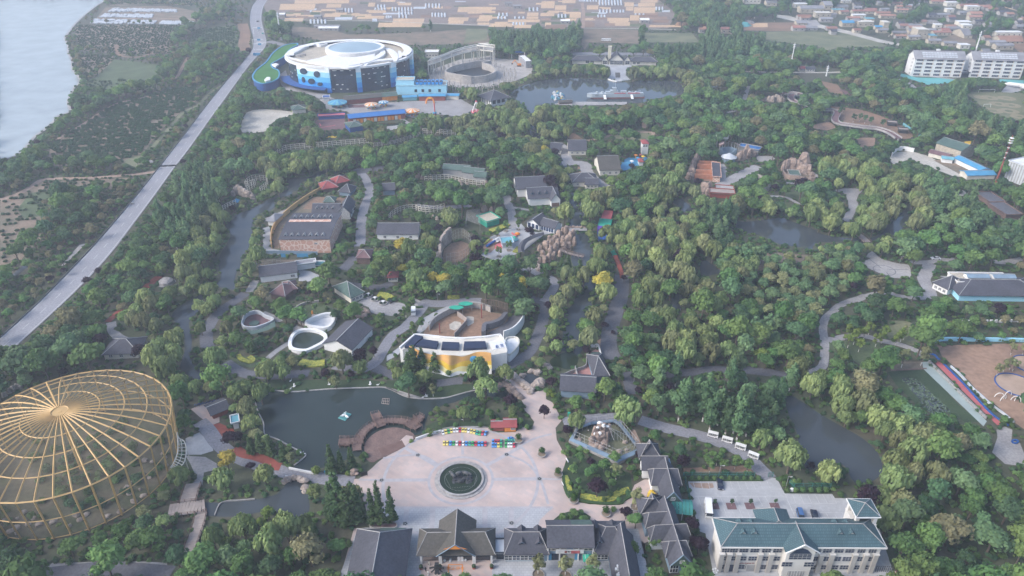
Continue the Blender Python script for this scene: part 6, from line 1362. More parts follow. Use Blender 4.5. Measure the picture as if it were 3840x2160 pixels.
car('small dark car at the edge of the square with three fountains','Q',2215,390, .4,(.02,.025,.03),2.4,1.2,1.3);car('white car on the highway seen at the far bend','B',180,229, .1,(.7,.7,.7));car('dark car on the highway before the far bend','B',174,164, .1,(.03,.03,.04));car('pale green-roofed car near the zebra crossings','B',212,255, .2,(.15,.6,.5));car('white car parked among trees at the grassy right edge','J',1150,842, PI/2,(.7,.72,.75));car('second white car parked further right along the same path','J',1432,835, PI/2,(.7,.72,.72))
def bus(label, r, x, y, rz, L=6.8, W=2.1, Hh=2.7, name='minibus', cat='bus', col='white'):
 t=thing(name, label, cat, g(r, x, y), rz);MB().box((0,0,1.25),(W,L,1.6)).obj('body', M_[col], t,world=False);MB().box((0,-.1,2.25),(W*.96,L*.93,.62)).o('window_band','glass',t);MB().box((0,0,2.65),(W*.98,L*.97,.16)).o('roof','white',t);MB().box((0,L/2-.02,1.95),(W*.9,.12,1.0)).o('windscreen','glass',t)
 for sx in (-1,1):
  for sy in (-.32,.32): MB().tube((sx*(W/2-.22),sy*L,.45),(sx*(W/2+.02),sy*L,.45), .45,12).o('wheel','dark',t)
  MB().box((sx*(W/2-.3), L/2+.02, .8),(.35,.06,.2)).o('headlight','plastic',t);MB().box((sx*(W/2+.18), L/2-.3,2.1),(.2,.1,.4)).o('mirror','dark',t)
  for k in range(4): MB().box((sx*W*.485,-L*.42+L*.22*k,2.25),(.06,.1,.62)).obj('pillar', M_[col], t,world=False)
 return t
bus('white minibus parked at the left of the car park','O',277,635, PI-.16);bus('long white and blue coach parked on the far open ground','C',1032,310, PI/2,11,2.5,3.2, 'coach','bus')
bus('small white camper with a dark roof hatch at the edge of the forecourt','R',318,240, .1,4.6,2,2.4, 'camper_van','van')
def cart(label, x, y, rz):
 t=thing('shuttle_cart', label, 'shuttle cart', g('N', x, y), rz, 'white shuttle carts queued on the grey road');L=4.3;MB().box((0,0,.55),(1.7,L,.35)).o('chassis','white',t);MB().box((0,0,2.25),(1.75,L,.12)).o('roof','white',t);MB().box((0,L/2-.25,1.0),(1.65,.6,.7)).o('nose','white',t);MB().box((0,L/2-.55,1.75),(1.5,.06,.8)).o('windscreen','glass',t)
 for k in range(5): MB().box((0,-L/2+.5+k*.85,1.0),(1.5,.42,.5)).o('seat','steel',t)
 for sx in (-1,1):
  for k in range(3): MB().tube((sx*.82,-L/2+.1+k*L*.44,.6),(sx*.82,-L/2+.1+k*L*.44,2.25), .04,4).o('roof_post','white',t)
  for sy in (-.34,.34): MB().tube((sx*.65,sy*L,.3),(sx*.88,sy*L,.3), .3,10).o('wheel','dark',t)
 return t
for (x, y, rz), lb in zip(((1300,300,-1.95),(1418,345,-2.0),(1527,402,-2.05),(1632,473,-2.15)),('first white shuttle cart from the left on the grey road','second white shuttle cart from the left, beside a white-stemmed tree','third white shuttle cart from the left, in the curve','last white shuttle cart, nearest the car park fence')): cart(lb, x, y, rz).scale=(.85, .85, .85)
t=thing('tarp_cover','bright yellow tarpaulin over a vehicle beside the gabled shops','tarpaulin', g('N',805,825));mb=MB();mb.blob((0,0,1),(1.9,3.4,1.3),10,5,0, random.Random(3), .12);mb.o('cover','yellow',t)
t=thing('cargo_tricycle','small teal-boxed cargo tricycle between the plaza trees','tricycle', g('N',775,925), .5);MB().box((0,-.6,.9),(1.1,1.5,.6)).o('box','court',t);MB().box((0,.8,.8),(.5,1,.4)).o('seat','dark',t)
for q in ((-.6,-.7),(.6,-.7),(0,1.2)): MB().tube((q[0]-.07,q[1],.3),(q[0]+.07,q[1],.3), .3,10).o('wheel','dark',t)
t=thing('market_tent','bright green square tent before the ticket hall','tent', g('M',1988,1338));mb=MB();mb.add([(-1.7,-1.7,2.3),(1.7,-1.7,2.3),(1.7,1.7,2.3),(-1.7,1.7,2.3),(0,0,3.2)],[(0,1,4),(1,2,4),(2,3,4),(3,0,4)]);mb.o('canopy','green_paint',t)
for q in ((-1.6,-1.6),(1.6,-1.6),(1.6,1.6),(-1.6,1.6)): MB().tube((q[0],q[1],0),(q[0],q[1],2.3), .05,4).o('pole','white',t)
for k in range(3): MB().box((-1+k,0,2.95-.25*abs(k-1)),(.12,1.6,.04), .3*k).o('white_motif','white',t)
t=thing('robot_statue','big dark robot-like statue with outstretched arms at the bottom edge of the plaza','statue', g('M',745,1430));MB().box((0,0,1.6),(1.1,.9,1.4)).o('torso','slate',t);MB().box((0,.1,2.7),(1.5,.9,.7)).o('shoulders','dark',t);MB().box((0,.5,3.4),(1.2,1.0,.7)).o('head','dark',t)
for sx in (-1,1): MB().tube((sx*.7,.2,2.6),(sx*2.1,.1,2.3), .28,6, .34).o('upper_arm','dark',t);MB().tube((sx*.6,0,1.9),(sx*1.7,-.5,1.2), .26,6, .2).o('lower_arm','dark',t);MB().tube((sx*.35,0,1.0),(sx*.45,-.1,0), .32,6, .38).o('leg','slate',t)
# people
def person(label, r, x, y, top, legs, rz=0, pose=0):
 V=[(0,0,.95),(0,0,1.2),(0,0,1.42),(0,0,1.52),(0,.02,1.68),(-.1,0,.9),(-.12,.06+pose*.2,.48),(-.12,0+pose*.15,.05),(.1,0,.9),(.12,-.02-pose*.2,.48),(.12,-.08-pose*.3,.05),(-.2,0,1.4),(-.27,.02,1.12),(-.27,.12,.88),(.2,0,1.4),(.27,-.02,1.12),(.27,.05,.88)]
 E_=[(0,1),(1,2),(2,3),(3,4),(0,5),(5,6),(6,7),(0,8),(8,9),(9,10),(2,11),(11,12),(12,13),(2,14),(14,15),(15,16)];me=bpy.data.meshes.new('body');me.from_pydata(V, E_,[]);t=thing('person', label, 'person', g(r, x, y), rz);o=link('body', me, t)
 sk=o.modifiers.new('skin','SKIN');rad=[.13,.12,.12,.055,.10,.1,.07,.05,.1,.07,.05,.065,.045,.035,.065,.045,.035]
 for i, s in enumerate(me.skin_vertices[0].data): s.radius=(rad[i], rad[i]);s.use_root=i == 0
 me.materials.append(M_[top]);MB().blob((0,.02,1.73),(.11,.12,.10),7,4,0, random.Random(1),0).o('hair','dark',t);mb=MB()
 for sx, yy in ((-.11,.05),(.11,-.06)): mb.tube((sx,0,.95),(sx*1.15,yy*(1+pose),.1), .115,6, .08)
 mb.obj('trousers', M_[legs], t,world=False);return t
person('person in a pale shirt and dark trousers walking toward the gate','M',679,1362, 'cream','dark',0,1);person('person in dark clothes standing by the grey paving strip','M',652,1412, 'dark','dark', .4);person('person in white walking behind the dark-clothed one','M',671,1440, 'white','dark',-.3,1);person('person in blue seated area walking near the blue-striped kiosk','H',1310,612, 'mid_blue','dark', .5)
# lamps, fences by the car park
fence('green mesh fence along the top of the car park','O0,268 200,262 450,262 700,262 880,262',2.4,3, 'teal', net='green_mesh', rails=2);fence('green mesh fence behind the right clipped shrubs','O1165,345 1185,388 1400,385 1640,388',2.4,3, 'teal', net='green_mesh', rails=2);fence('green mesh gate across the shuttle road','O935,265 1030,262',2.4,1.6, 'teal', name='mesh_gate', cat='gate', net='green_mesh', rails=2);fence('green mesh fence down the left side of the car park','N1060,640 1090,760 1140,960',2.2,3, 'teal', net='green_mesh', rails=2)
lamp('O',1130,378, 'twin-headed lamp behind the green fence by the river');lamp('O',395,255, 'slim lamp behind the green fence at the upper car park');lamp('M',932,230, 'dark lamp behind the curved mini car row',4, 'dark');lamp('S',1028,1060, 'white lamp on the lawn below the park road');lamp('J',845,878, 'small lamp on the edge of the round square',4);lamp('R',600,95, 'blue-topped lamp post behind the elephant yard',4)
t=thing('lamp_cluster','white five-globe lamp post at the lower edge of the car park','street lamp', g('O',335,1400));MB().tube((0,0,0),(0,0,4.5), .12,6).o('pole','white',t)
for k in range(5): a=k*2*PI/5;MB().blob((.7*math.cos(a), .7*math.sin(a),4.4), .3,8,5,0, random.Random(1),0).obj('globe', M_['white'], t,world=False, smooth_=True)
t=thing('waste_bin','green box standing on the lawn above the rock enclosure','bin', g('M',1830,130));MB().box((0,0,.8),(1,.7,1.6)).o('bin_body','green_paint',t);t=thing('tablet_stone','white stone between the clipped shrubs behind the car park','stone', g('O',1195,415));MB().blob((0,0,.6),(.8,.5,.8),8,5,0, random.Random(5), .1).o('stone','white',t)
for k,(x, y, lb) in enumerate(((1783,700,'pale bench at the left edge of the garden bed'),(1818,505,'white bench above the garden bed'))):
 t=thing('bench', lb, 'bench', g('M', x, y),1.9);MB().box((0,0,.45),(1.8,.45,.08)).o('seat','white',t);MB().box((0,.22,.75),(1.8,.06,.5)).o('backrest','white',t)
 for s in (-.7,.7): MB().box((s,0,.22),(.08,.4,.44)).o('leg','steel',t)
for k,(x, y) in enumerate(((345,580),(533,582),(738,580),(1012,582))):
 p=g('O', x, y);sheet('tree_pit',[p+Vector((a*1.5, b*1.4,0)) for a, b in ((-1,-1),(1,-1),(1,1),(-1,1))], .1,M_['roof_maroon'])
for r, x, y in (('N',668,885),('M',1578,1440),('M',2020,1445),('M',1800,1449),('H',958,655),('H',870,850),('H',778,908),('H',672,930),('H',770,715),('H',842,668)):
 p=g(r, x, y);mb=MB();mb.strip(ring(Vector(),1.75 if r != 'H' else 1.3,20), .25,0, .45, closed=True);t=thing('tree_ring','round white stone ring seat around a young tree '+{'N':'beside the yellow tarpaulin'}.get(r,('on the paving before the ticket hall' if r == 'M' else 'on the playground square')), 'tree ring', p,0, 'round tree rings');mb.o('ring','concrete',t);MB().cyl((0,0,.02),1.6 if r != 'H' else 1.1, .1,16).o('soil','soil_dark',t)
 if r == 'H': t['label']='white ring round a young playground tree, %s' % {958:'beside the kiosk end',870:'below the white glass pavilion',778:'at the lower edge',672:'at the lower left',770:'at the pink zigzag paving',842:'at the tip of the yellow hedge'}[x]
 if r == 'M': t['label']='round stone ring around a young tree before the ticket hall, %s' % {1578:'the left one',2020:'beside the green tent',1800:'the middle one'}[x]
# yellow and green bedding in ribbons
mm('bed_yellow',(.40,.37,.06), col2=(.13,.18,.045), sc_=1.4, bump=.5);mm('hedge',(.04,.085,.025), col2=(.028,.06,.02), sc_=1, bump=.8)
def hedge(label, s, w_, h, m='hedge'):
 p=smooth(pts(s), False,4);t=thing('hedge', label, 'hedge', p[0]);mb=MB();mb.strip(p, w_,0, h);ob=mb.obj('leaves', M_[m], t);raster(GM,[px(q) for q in ribbon_pts(p, w_,0)[0]+ribbon_pts(p, w_,0)[1][::-1]],1)
hedge('low dark hedge round the lower edge of the garden bed','M1785,620 1790,700 1830,800 1910,830 2080,855 2250,855 2280,830 2350,790', .9, .6);hedge('yellow flowering band along the left of the garden bed','M1800,630 1815,670 1835,740 1850,770',1.6, .5, 'bed_yellow');hedge('yellow flowering band along the bottom of the garden bed','M1925,792 2000,805 2090,825 2180,815 2240,770 2330,745',2.4, .5, 'bed_yellow');hedge('yellow flower patch at the top of the garden bed','M1830,560 1860,575',1.6, .4, 'bed_yellow')
hedge('yellow border strip below the penguin pool','Q1230,1040 1350,1062 1500,1050',4.2, .5, 'bed_yellow');hedge('yellow flower ring among bare young trees','Q560,960 600,1010 700,1040 720,1010 680,980',2, .4, 'bed_yellow');hedge('dark hedge along the upper edge of the car park','O60,300 880,300', .6, .5);hedge('yellow shrubs by the square with three fountains','Q2080,310 2160,320 2220,355',4, .8, 'bed_yellow');hedge('yellow-green band on the bed above the playground','H700,670 790,640 860,605',4, .7, 'bed_yellow');hedge('orange-edged yellow hedge left of the playground','H640,790 690,745',1.2, .5, 'bed_yellow');hedge('yellow hedge at the right side of the playground','H930,870 970,820',3, .6, 'bed_yellow')
hedge('dark hedge on the outer edge of the elephant yard','R510,370 620,290 760,200 880,155 1000,155 1110,165',1.6,1.0);hedge('yellow border behind the elephant yard road','R720,55 860,50',3, .5, 'bed_yellow');hedge('low green hedge along the road above the square','R150,90 330,165 430,165',1.2, .6)
# giraffe and zebra houses, river side
mm('giraffe',(.56,.33,.25), amt=.1);t_=M_['giraffe'].node_tree
def pattern(m, c1, c2, scale, lo, hi, feat='DISTANCE_TO_EDGE', wave=False):
 t=m.node_tree;N=t.nodes;b=N['Principled BSDF'];ge=N.new('ShaderNodeNewGeometry')
 if wave:
  v=N.new('ShaderNodeTexWave');v.inputs['Scale'].default_value=scale;v.inputs['Distortion'].default_value=5;v.inputs['Detail'].default_value=1.5;v.inputs['Detail Scale'].default_value=.8;o=v.outputs['Fac']
 else: v=N.new('ShaderNodeTexVoronoi');v.feature=feat;v.inputs['Scale'].default_value=scale;o=v.outputs['Distance']
 cr=N.new('ShaderNodeValToRGB');cr.color_ramp.elements[0].position=lo;cr.color_ramp.elements[1].position=hi;cr.color_ramp.elements[0].color=(*c1,1);cr.color_ramp.elements[1].color=(*c2,1)
 t.links.new(ge.outputs['Position'], v.inputs[0]);t.links.new(o, cr.inputs[0]);t.links.new(cr.outputs[0], b.inputs['Base Color'])
pattern(M_['giraffe'],(.66,.52,.44),(.52,.30,.225), .42, .05, .09);mm('zebra',(.7,.7,.7));pattern(M_['zebra'],(.02,.02,.025),(.7,.7,.7), .55, .42, .5, wave=True)
t, L=house('big flat-topped giraffe house with pink cracked-pattern walls','G438,870','G905,868',32,8, 'roof_dark','giraffe','gable',1.5, .4, trim='none')
MB().box((L*.46,19,9.1),(L*.86,2.6,1.1)).o('clerestory','giraffe',t)
for k in range(7):
 for y in (3,24): dormer(t, L*(.1+k*.125), y,8.3 if y < 9 else 8.9,1.5,2.2,1.2, 'concrete')
window(t, L*.72,-.05,5,1.6, .9)
t, L=house('zebra-striped house with dark gabled roof and small dormers','G738,545','G985,545',9,4, 'roof_dark','zebra','gable',3.2, .6)
block(t, L-.3,-1.5, L+6.5,14,4.4, 'zebra','roof_dark','gable',3.8, .5, 'y')
for k in range(4): dormer(t, L*(.16+k*.2),1.6,5,1.5,2.4,1.4, 'concrete')
house('small green hipped shelter behind the zebra house','G840,425','G935,425',6,2.6, 'roof_green','wood','hip',1.8)
L_('animal_yard','G370,830 350,740 370,640 440,560 540,480 640,420 740,350 900,345 1060,350 1060,400 960,560 440,640 420,830','soil_dark', .04);L_('animal_yard','G640,460 740,350 900,345 1060,360 1000,400 740,460','soil', .045)
wall('ochre curved yard wall with a walkway behind it','G350,830 345,740 375,640 440,560 540,470 620,410 720,345 820,290',3, .5, 'gold', sm=3);fence('timber rail fence behind the curved walkway above the river','G600,370 680,325 760,290 830,262',1.2,2, 'wood', rails=2)
house('white-roofed lookout pavilion at the corner of the curved yard','G318,612','G375,618',9,3.4, 'roof_grey','white','hip',1.8,1);house('dark red pavilion roof beside the willow row','G830,305','G960,285',9,3, 'roof_red','wood','hip',2.6,1);house('second dark red roof joined on the right','G960,250','G1070,225',8,3, 'roof_red','wood','hip',2.4,1);house('dark blue-grey pyramid-roofed house right of the red roofs','G985,330','G1080,340',9,3, 'roof_dark','mesh_blue','hip',3, .8)
t, L=house('long low white house with dark roof below the giraffe house','G250,1150','G590,1105',11,3.6, 'roof_dark','white','gable',2.6, .5);window(t, L*.88,-.04,1,2,1.2)
fence('tall mesh fence behind the long low white house','G210,1020 330,990 440,970',3,2, 'concrete', net='net');L_('animal_yard','G210,1000 260,930 430,935 840,935 830,975 580,980 440,970','soil_dark', .05);wall('low pale blue painted wall under the giraffe house','G262,880 440,880 600,885 780,890',2.0, .3, 'mesh_blue');
for k,(x, w_) in enumerate(((460,40),(640,100))): t=thing('mural','blue sea-life mural panel, the %s one'%('small' if k == 0 else 'wide'), 'mural', g('G', x,912));MB().box((0,-.3,1.3),(w_/17,.1,2.2)).o('panel','sky_blue',t)
house('white walled stall with a big screen beside the low white house','G590,1035','G760,1010',3,3, 'roof_grey','white','flat');t=thing('screen','white-framed screen standing in the yard','screen', g('G',800,1000));MB().box((0,0,2),(6,.3,3)).o('frame','white',t);MB().box((0,-.18,2),(5,.08,2.2)).o('panel','aqua',t)
for r, x0, y0, x1, y1, dp_, h, rf, wl, kd, lb in (('G',1150,975,1270,975,8,4,'roof_maroon','wood','hip','maroon hipped shelter over the walkway with blue poles'),('G',345,1295,480,1320,10,3,'roof_maroon','wood','hip','long maroon hut roof above the penguin pool'),('G',480,1270,590,1250,8,3,'roof_maroon','wood','hip','maroon hut roof joined to its left twin'),
 ('G',1095,1345,1210,1295,14,3.6,'roof_green','cream','hip','green-roofed cream house by the three fountains'),('G',1440,1145,1530,1140,5,3,'roof_red','cream','hip','tiny cream hut with a scalloped red roof'),('G',1395,330,1500,325,9,3.4,'roof_dark','mesh_blue','gable','blue-gabled dark-roofed house beside the park road'),
 ('G',1340,745,1720,745,12,3.6,'roof_dark','white','gable','long dark-roofed house with a white gable left end'),('F',1115,442,1180,447,7,5,'roof_green','steel','gable','left green-roofed aviary shelter of three'),('F',1165,450,1215,455,7,5,'roof_green','steel','gable','middle green-roofed aviary shelter of three'),('F',1193,458,1221,460,7,4,'roof_green','steel','gable','right green-roofed aviary shelter of three'),
 ('C',610,1160,690,1165,10,3.6,'roof_dark','cream','gable','dark-roofed house with a blue lean-to roof'),('C',750,1170,880,1170,16,3.6,'roof_dark','cream','gable','dark flat-pitched shed left of the forked path'),('C',985,1325,1135,1320,20,4,'roof_brown','cream','gable','olive-roofed hall beside the blue playground'),('H',1470,250,1700,245,12,3.4,'roof_dark','cream','hip','dark L-shaped house by the grey forecourt'),('H',1590,270,1705,270,8,3.2,'roof_dark','cream','gable','small dark-roofed house with a doorway below the L-shaped one'),
 ('F',265,905,350,900,11,3,'roof_dark','cream','hip','grey-roofed lodge among purple trees on the left'),('S',165,1225,560,1250,10,3.8,'roof_dark','mesh_blue','gable','long dark-roofed wing along the pink-floored yard'),('S',560,1060,720,1050,14,3.8,'roof_dark','mesh_blue','hip','short dark-roofed wing of the pink-floored yard'),
 ('J',1120,1090,1240,1150,13,3.6,'roof_dark','white','hip','white-walled left end pavilion of the long house with skylights'),('D',1385,950,1450,955,5,2.4,'wood_grey','dark','flat','upper open brown shelter in the paddock'),('D',1470,1005,1535,1010,5,2.4,'wood_grey','dark','flat','lower open brown shelter in the paddock'),('D',720,540,765,540,5,3,'roof_red','cream','gable','red-roofed hut beside the thin mast'),('D',770,545,835,543,5,3,'roof_dark','cream','gable','brown-roofed hut next to the red-roofed hut')):
 house(lb, g(r, x0, y0), g(r, x1, y1), dp_, h, rf, wl, kd, dp_*.28 if kd != 'flat' else 0, .6, win=[(3,1,1.4,1.2)] if wl in ('white','cream') else None)
# long house with skylights and the big gabled house
t, L=house('long dark-roofed house with two raised glass skylights on the right','J1340,1195','J2050,1205',16,3.8, 'roof_dark','aq1','hip',3.2,1);block(t,2,8, L*.72,17,5.2, 'white','beige','flat', oh=.2)
for x in (.2, .52): block(t, L*x,10, L*x+10,14,7, 'white','mesh_blue','gable', .8, .3)
t, L=house('big house with white gables and a two-part dark roof','H1060,430','H1330,415',15,5, 'roof_dark','white','gable',3.4, .8);block(t,-5,14, L*.72,31,5.4, 'white','roof_dark','gable',4, .8);block(t, L*.72,-4, L+.5,8,5, 'white','roof_dark','gable',3.4, .6, 'y');MB().box((L*.87,-4.08,1.6),(4.5,.12,2.6)).o('door','wood',t)
for k in range(3): dormer(t, L*(.12+.24*k),2,6.4,1.6,2.4,1.5)
t, L=house('blue and white kiosk with a dark hipped roof and glass front','H1040,628','H1155,660',9,3.4, 'roof_dark','white','gable',2.6, .8, 'y');block(t, L,1, L+9,8.5,3.4, 'white','roof_dark','gable',2.4, .6);wins(t, .3, L-.3,3,-.04, .4,1.6,2.6, fm='mid_blue');wins(t, L+.5, L+8.5,5, .96, .4,1.1,2.6, fm='mid_blue')
sheet('paving','H980,590 1040,660 1150,680 1260,650 1370,640 1370,590 1240,600 1180,630 1350,680 1200,700 1010,850 900,900 770,945 640,930 600,890 640,800 700,720 830,660 900,640', .05,M_['pave_park']);sheet('pink_zigzag','H740,800 800,765 815,790 805,835 740,835', .1,M_['pink_red']);sheet('orange_floor','H610,870 640,800 700,735 800,765 740,830 700,870', .09,M_['sand'])
t, L=house('small white glass pavilion on the playground','H812,832','H905,825',6,3, 'aqua','plastic','flat')
t=thing('play_rocket','blue and white rocket-shaped slide lying on the playground','play equipment', g('H',720,790), .9);MB().tube((-5,0,.9),(2,0,1.4), .7,10).o('tube','mid_blue',t);MB().tube((2,0,1.4),(5.5,0,2.4),1.1,10, .2).o('nose','white',t)
for k in (-1,1): MB().box((2.4,k*1.3,1.3),(1.6,1,.2)).o('fin','white',t)
t=thing('play_ship','little red and green play structures near the pink paving','play equipment', g('H',925,745));MB().cyl((0,-1,.2),2, .6,12).o('base','aqua',t);MB().cyl((0,-1,1.8),1.2,1.2,6, .1).o('green_roof','green_paint',t);MB().tube((1,2.5,.5),(-1.5,5,1.5), .5,8).o('slide','pink_red',t);MB().blob((1.5,5,1),(1.6,1,.9),8,4,0, random.Random(1),0).o('ball_body','orange',t)
t=thing('covered_walk','grey curved covered walkway left of the tall rockery','walkway', g('H',1000,780));mb=MB()
p=smooth([g('H', *q,3.2) for q in ((990,870),(985,820),(1010,770),(1060,735),(1130,705),(1195,690))], False,3);a, b=ribbon_pts(p,3.4,0)
for i in range(len(a)-1): MB().add([(a[i].x,a[i].y,3.1),(a[i+1].x,a[i+1].y,3.1),(p[i+1].x,p[i+1].y,4.2),(p[i].x,p[i].y,4.2),(b[i].x,b[i].y,3.1),(b[i+1].x,b[i+1].y,3.1)],[(0,1,2,3),(3,2,5,4)]).w('roof_panel','roof_dark',t)
raster(BM, hull([px(q) for q in a+b]),1)
# rockeries
rocks('tall brown rockery of upright pillars beside the channel','H','1160,850,6,4 1190,900,6,4 1150,960,5,4 1205,960,7,4 1245,950,8,4 1225,840,9,5 1265,890,9,4 1290,930,8,4 1270,810,8,5 1310,870,10,4 1330,830,10,4 1300,780,9,5 1340,770,12,5 1375,800,10,4 1390,850,9,4 1350,900,6,3.4 1410,800,11,5 1430,840,8,4 1410,730,13,5 1450,770,11,5 1480,800,9,4 1380,720,10,5 1330,735,9,5 1250,760,6,4 1465,740,10,4 1210,800,5,4','rock',11)
boulders('pale boulders at the foot of the tall rockery','H','1100,975,2 1120,1000,2 1150,1010,1.8 1175,1020,1.8 1155,1035,1.6 1180,1045,1.4','rock_pale',12);boulders('line of pale rocks along the footbridge above the rockery','H','1395,645,1.3 1440,640,1.3 1475,635,1.3 1510,638,1.3 1545,640,1.3 1580,640,1.2','rock',13)
deck('slender timber footbridge from the rockery across the channel','H1350,855 1400,880 1480,905 1590,930',1.8,1.2);ribbon('path','H1380,668 1480,660 1600,660',3.5, .6,M_['path'], kind='structure');deck('curved red-edged timber bridge to the round grey square','J430,625 480,640 530,675 570,715',4,1, planks=1.4);ribbon('path','H1000,1040 1060,1020 1120,1050 1160,1075',5, .05,M_['path'])
rocks('two tall rust-coloured rock pillars over the small cage','H','640,500,9,5.5 705,505,8,4.5 610,515,2.5,3','rock',14);t, L=house('small cage building with a pale roof and green painted front','H665,635','H780,600',9,3.4, 'beige','green_paint','flat');t=thing('wire_cage','silver wire cage attached left of the pillar cage building','cage', g('H',560,640));p=pts('H468,620 480,530 600,520 665,630 600,665');mb=MB()
for k in range(12):
 a, b=p[0].lerp(p[1], k/11), p[4].lerp(p[2], k/11);mb.tube(a+Vector((0,0,4)), b+Vector((0,0,4)), .07,4);mb.tube(a, a+Vector((0,0,4)), .07,4);mb.tube(b, b+Vector((0,0,4)), .07,4);a, b=p[0].lerp(p[4], k/11), p[1].lerp(p[2], k/11);mb.tube(a+Vector((0,0,4)), b+Vector((0,0,4)), .07,4)
mb.w('wire_frame','concrete',t);raster(BM, hull([px(q+Vector((0,0,z))) for q in p for z in (0,4)]),1)
L_('animal_yard','H240,960 260,840 330,780 420,760 500,790 500,880 400,960','soil', .05);t=thing('rock_screen','tall sandy artificial rock wall on the left of the netted yard','rock wall', g('H',235,900));p=smooth(pts('H232,970 228,900 245,840 290,790 330,765'), False,3);rgk=random.Random(2);
for i in range(len(p)-1): mb=MB();h_k=6+3.5*i/len(p)+rgk.uniform(-.5,.5);mb.strip([p[i], p[i+1]],1.3,0, h_k);mb.w('rock_slab','rock_pale',t)
raster(BM, hull([px(q+Vector((0,0,z))) for q in p for z in (0,8)]),1);boulders('grey boulders behind the sandy rock wall','H','190,850,2.2 215,820,2 200,900,2.4 215,930,2','rock_grey',15);fence('curved net fence round the netted yard','H330,780 420,730 500,780 515,850 490,910 400,960 250,975',6,2.2, 'steel', net='net', name='net_fence')
for nm, s, h, st2 in (('long curved white cage fence along the upper path','B310,1195 330,1170 380,1140 480,1125 640,1115 800,1100 940,1090 1040,1085',4,3.2),('white cage fence on the path right of the willow row','B1420,1010 1500,1010 1600,1020 1670,1025',4,3.2),('mesh walkway fence leading left from the white cage','B1050,1110 1200,1090 1300,1060 1400,1030',3,3),('low fence by the upper right walkway','B1675,1035 1800,1025 1932,1015 C100,1010 190,1020',1.6,3),
 ('cage fence ring by the river rockery','A1870,1449 1932,1400 G100,260 160,200 240,195 310,210 300,260 230,320',4,2.6),('lower cage fence by the river rockery','E1670,390 1720,360 1790,330',3,2),('curved cage fence left of the netted enclosure','G1450,560 1490,520 1580,480 1690,470 1820,480',3.6,2.4),('cage fence under the green-roofed aviary row','H80,190 200,195 300,190 H500,235 650,250',4,2.6),('cage fence along the grey service path','H0,480 60,500 140,500 220,480 280,460',4,2.4),('fence beside the pale upper right path','H270,190',3,3)):
 if len(s.split()) > 1: fence(nm, s, h, st2, 'cream', net='net', r=.13)
rocks('pale brown rockery with a blue pool by the river bend','E','1760,270,4,3 1785,255,6,4 1805,250,7,4 1830,265,7,4 1850,270,6,4 1870,275,5,3.4 1890,280,5,3.4 1910,290,4,3','rock_pale',16);sheet('pool','E1755,315 1780,290 1812,300 1805,325', .08,M_['sky_blue'])
rocks('small rock group left of the aviary row','H','10,170,4,3 30,165,5,3 55,180,4,3 70,170,4,3','rock',17);rocks('rock group among shrubs right of the aviary row','H','360,215,3,2.5 410,225,5,3 430,235,4,2.6 480,235,3.4,2.6 630,225,3,3 660,215,3,3','rock_pale',18);rocks('two pale standing rocks by the curved cage','H','160,545,4,2.6 200,560,4,3 ','rock_pale',19);rocks('single tall pale rock by the curved cage fence','G','1485,635,5,4','rock_pale',20)
rocks('sandstone cave rockery with a dark opening on the upper right','D','460,760,5,6 490,765,8,6 515,768,9,6 540,762,10,6 560,765,9,6 580,768,8,6 600,770,6,5','rock_pale',21);rocks('rock columns left of the terracotta pens','I','655,425,6,4 665,400,7,4 680,375,8,4 690,345,9,4 700,320,9,4 715,295,10,4 735,275,10,4 675,425,6,4 690,400,7,4','rock',22);rocks('rock columns at the lower left of the terracotta pens','I','785,530,7,4 800,545,8,4 820,560,9,4 840,545,9,4 800,575,6,4 830,580,6,4','rock',23);rocks('rock columns right of the open-air theatre','I','1115,255,8,4 1135,250,9,4 1160,250,10,4 1190,225,12,4.5 1215,235,9,4 1245,215,7,4 1265,215,5,4','rock',24)
rocks('big pink-brown rocks behind the twin cages','I','1545,345,9,5 1570,345,10,5 1600,340,11,5 1630,345,11,5 1660,345,10,5 1690,350,8,5 1725,330,15,9 1700,365,7,5 1735,370,8,7 1770,375,8,6 1800,425,6,4','rock',25)
L_('animal_yard','I710,440 735,300 800,290 960,300 940,400 930,455','sand', .04);
for k, y in enumerate((300,330,385,425)): t=thing('pen_wall',('upper terracotta pen wall with windows','second terracotta pen wall','third terracotta pen wall','lowest terracotta pen wall')[k], 'wall', g('I',730, y));p=pts('I%d,%d %d,%d'%(745-12*k, y,915-8*k, y+8));mb=MB();mb.strip(p, .6,0,3.4);mb.obj('wall_body', mat('terracotta%d'%k,(.50,.22,.13), amt=.2) if k == 0 else bpy.data.materials['terracotta0'], t);raster(BM, hull([px(q+Vector((0,0,z))) for q in p for z in (0,3.4)]),1);MB().box(((p[0].x+p[1].x)/2, p[0].y-.4,1.6),(1.6,.2,1.4)).w('window','dark',t)
house('dark sloping shed roof right of the terracotta pens','I880,455','I945,460',25,3.4, 'roof_dark','giraffe','flat');t, L=house('low brick pen building under the terracotta pens','I855,600','I1075,615',6,3, 'wood_grey','brick_red','flat');block(t,4,8, L,13,2.6, 'brick_red','concrete','flat')
t=thing('theatre','round open-air theatre with a brown ring roof and blue seats','theatre', g('I',1030,235));cth=g('I',1025,200);rw=(g('I',1115,200)-g('I',940,200)).length/2
for k in range(14):
 a0, a1=-.35+k*.27,-.35+(k+1)*.27-.015;P4=[cth+Vector((rw*q*math.cos(a), rw*q*math.sin(a), z)) for a, q, z in ((a0,1.1,7),(a1,1.1,7),(a1,.62,8.5),(a0,.62,8.5))];MB().add(P4,[(0,1,2,3)]).add([p-Vector((0,0,.3)) for p in P4],[(3,2,1,0)]).obj('roof_panel', M_['roof_maroon' if k % 3 else 'wood_grey'], t)
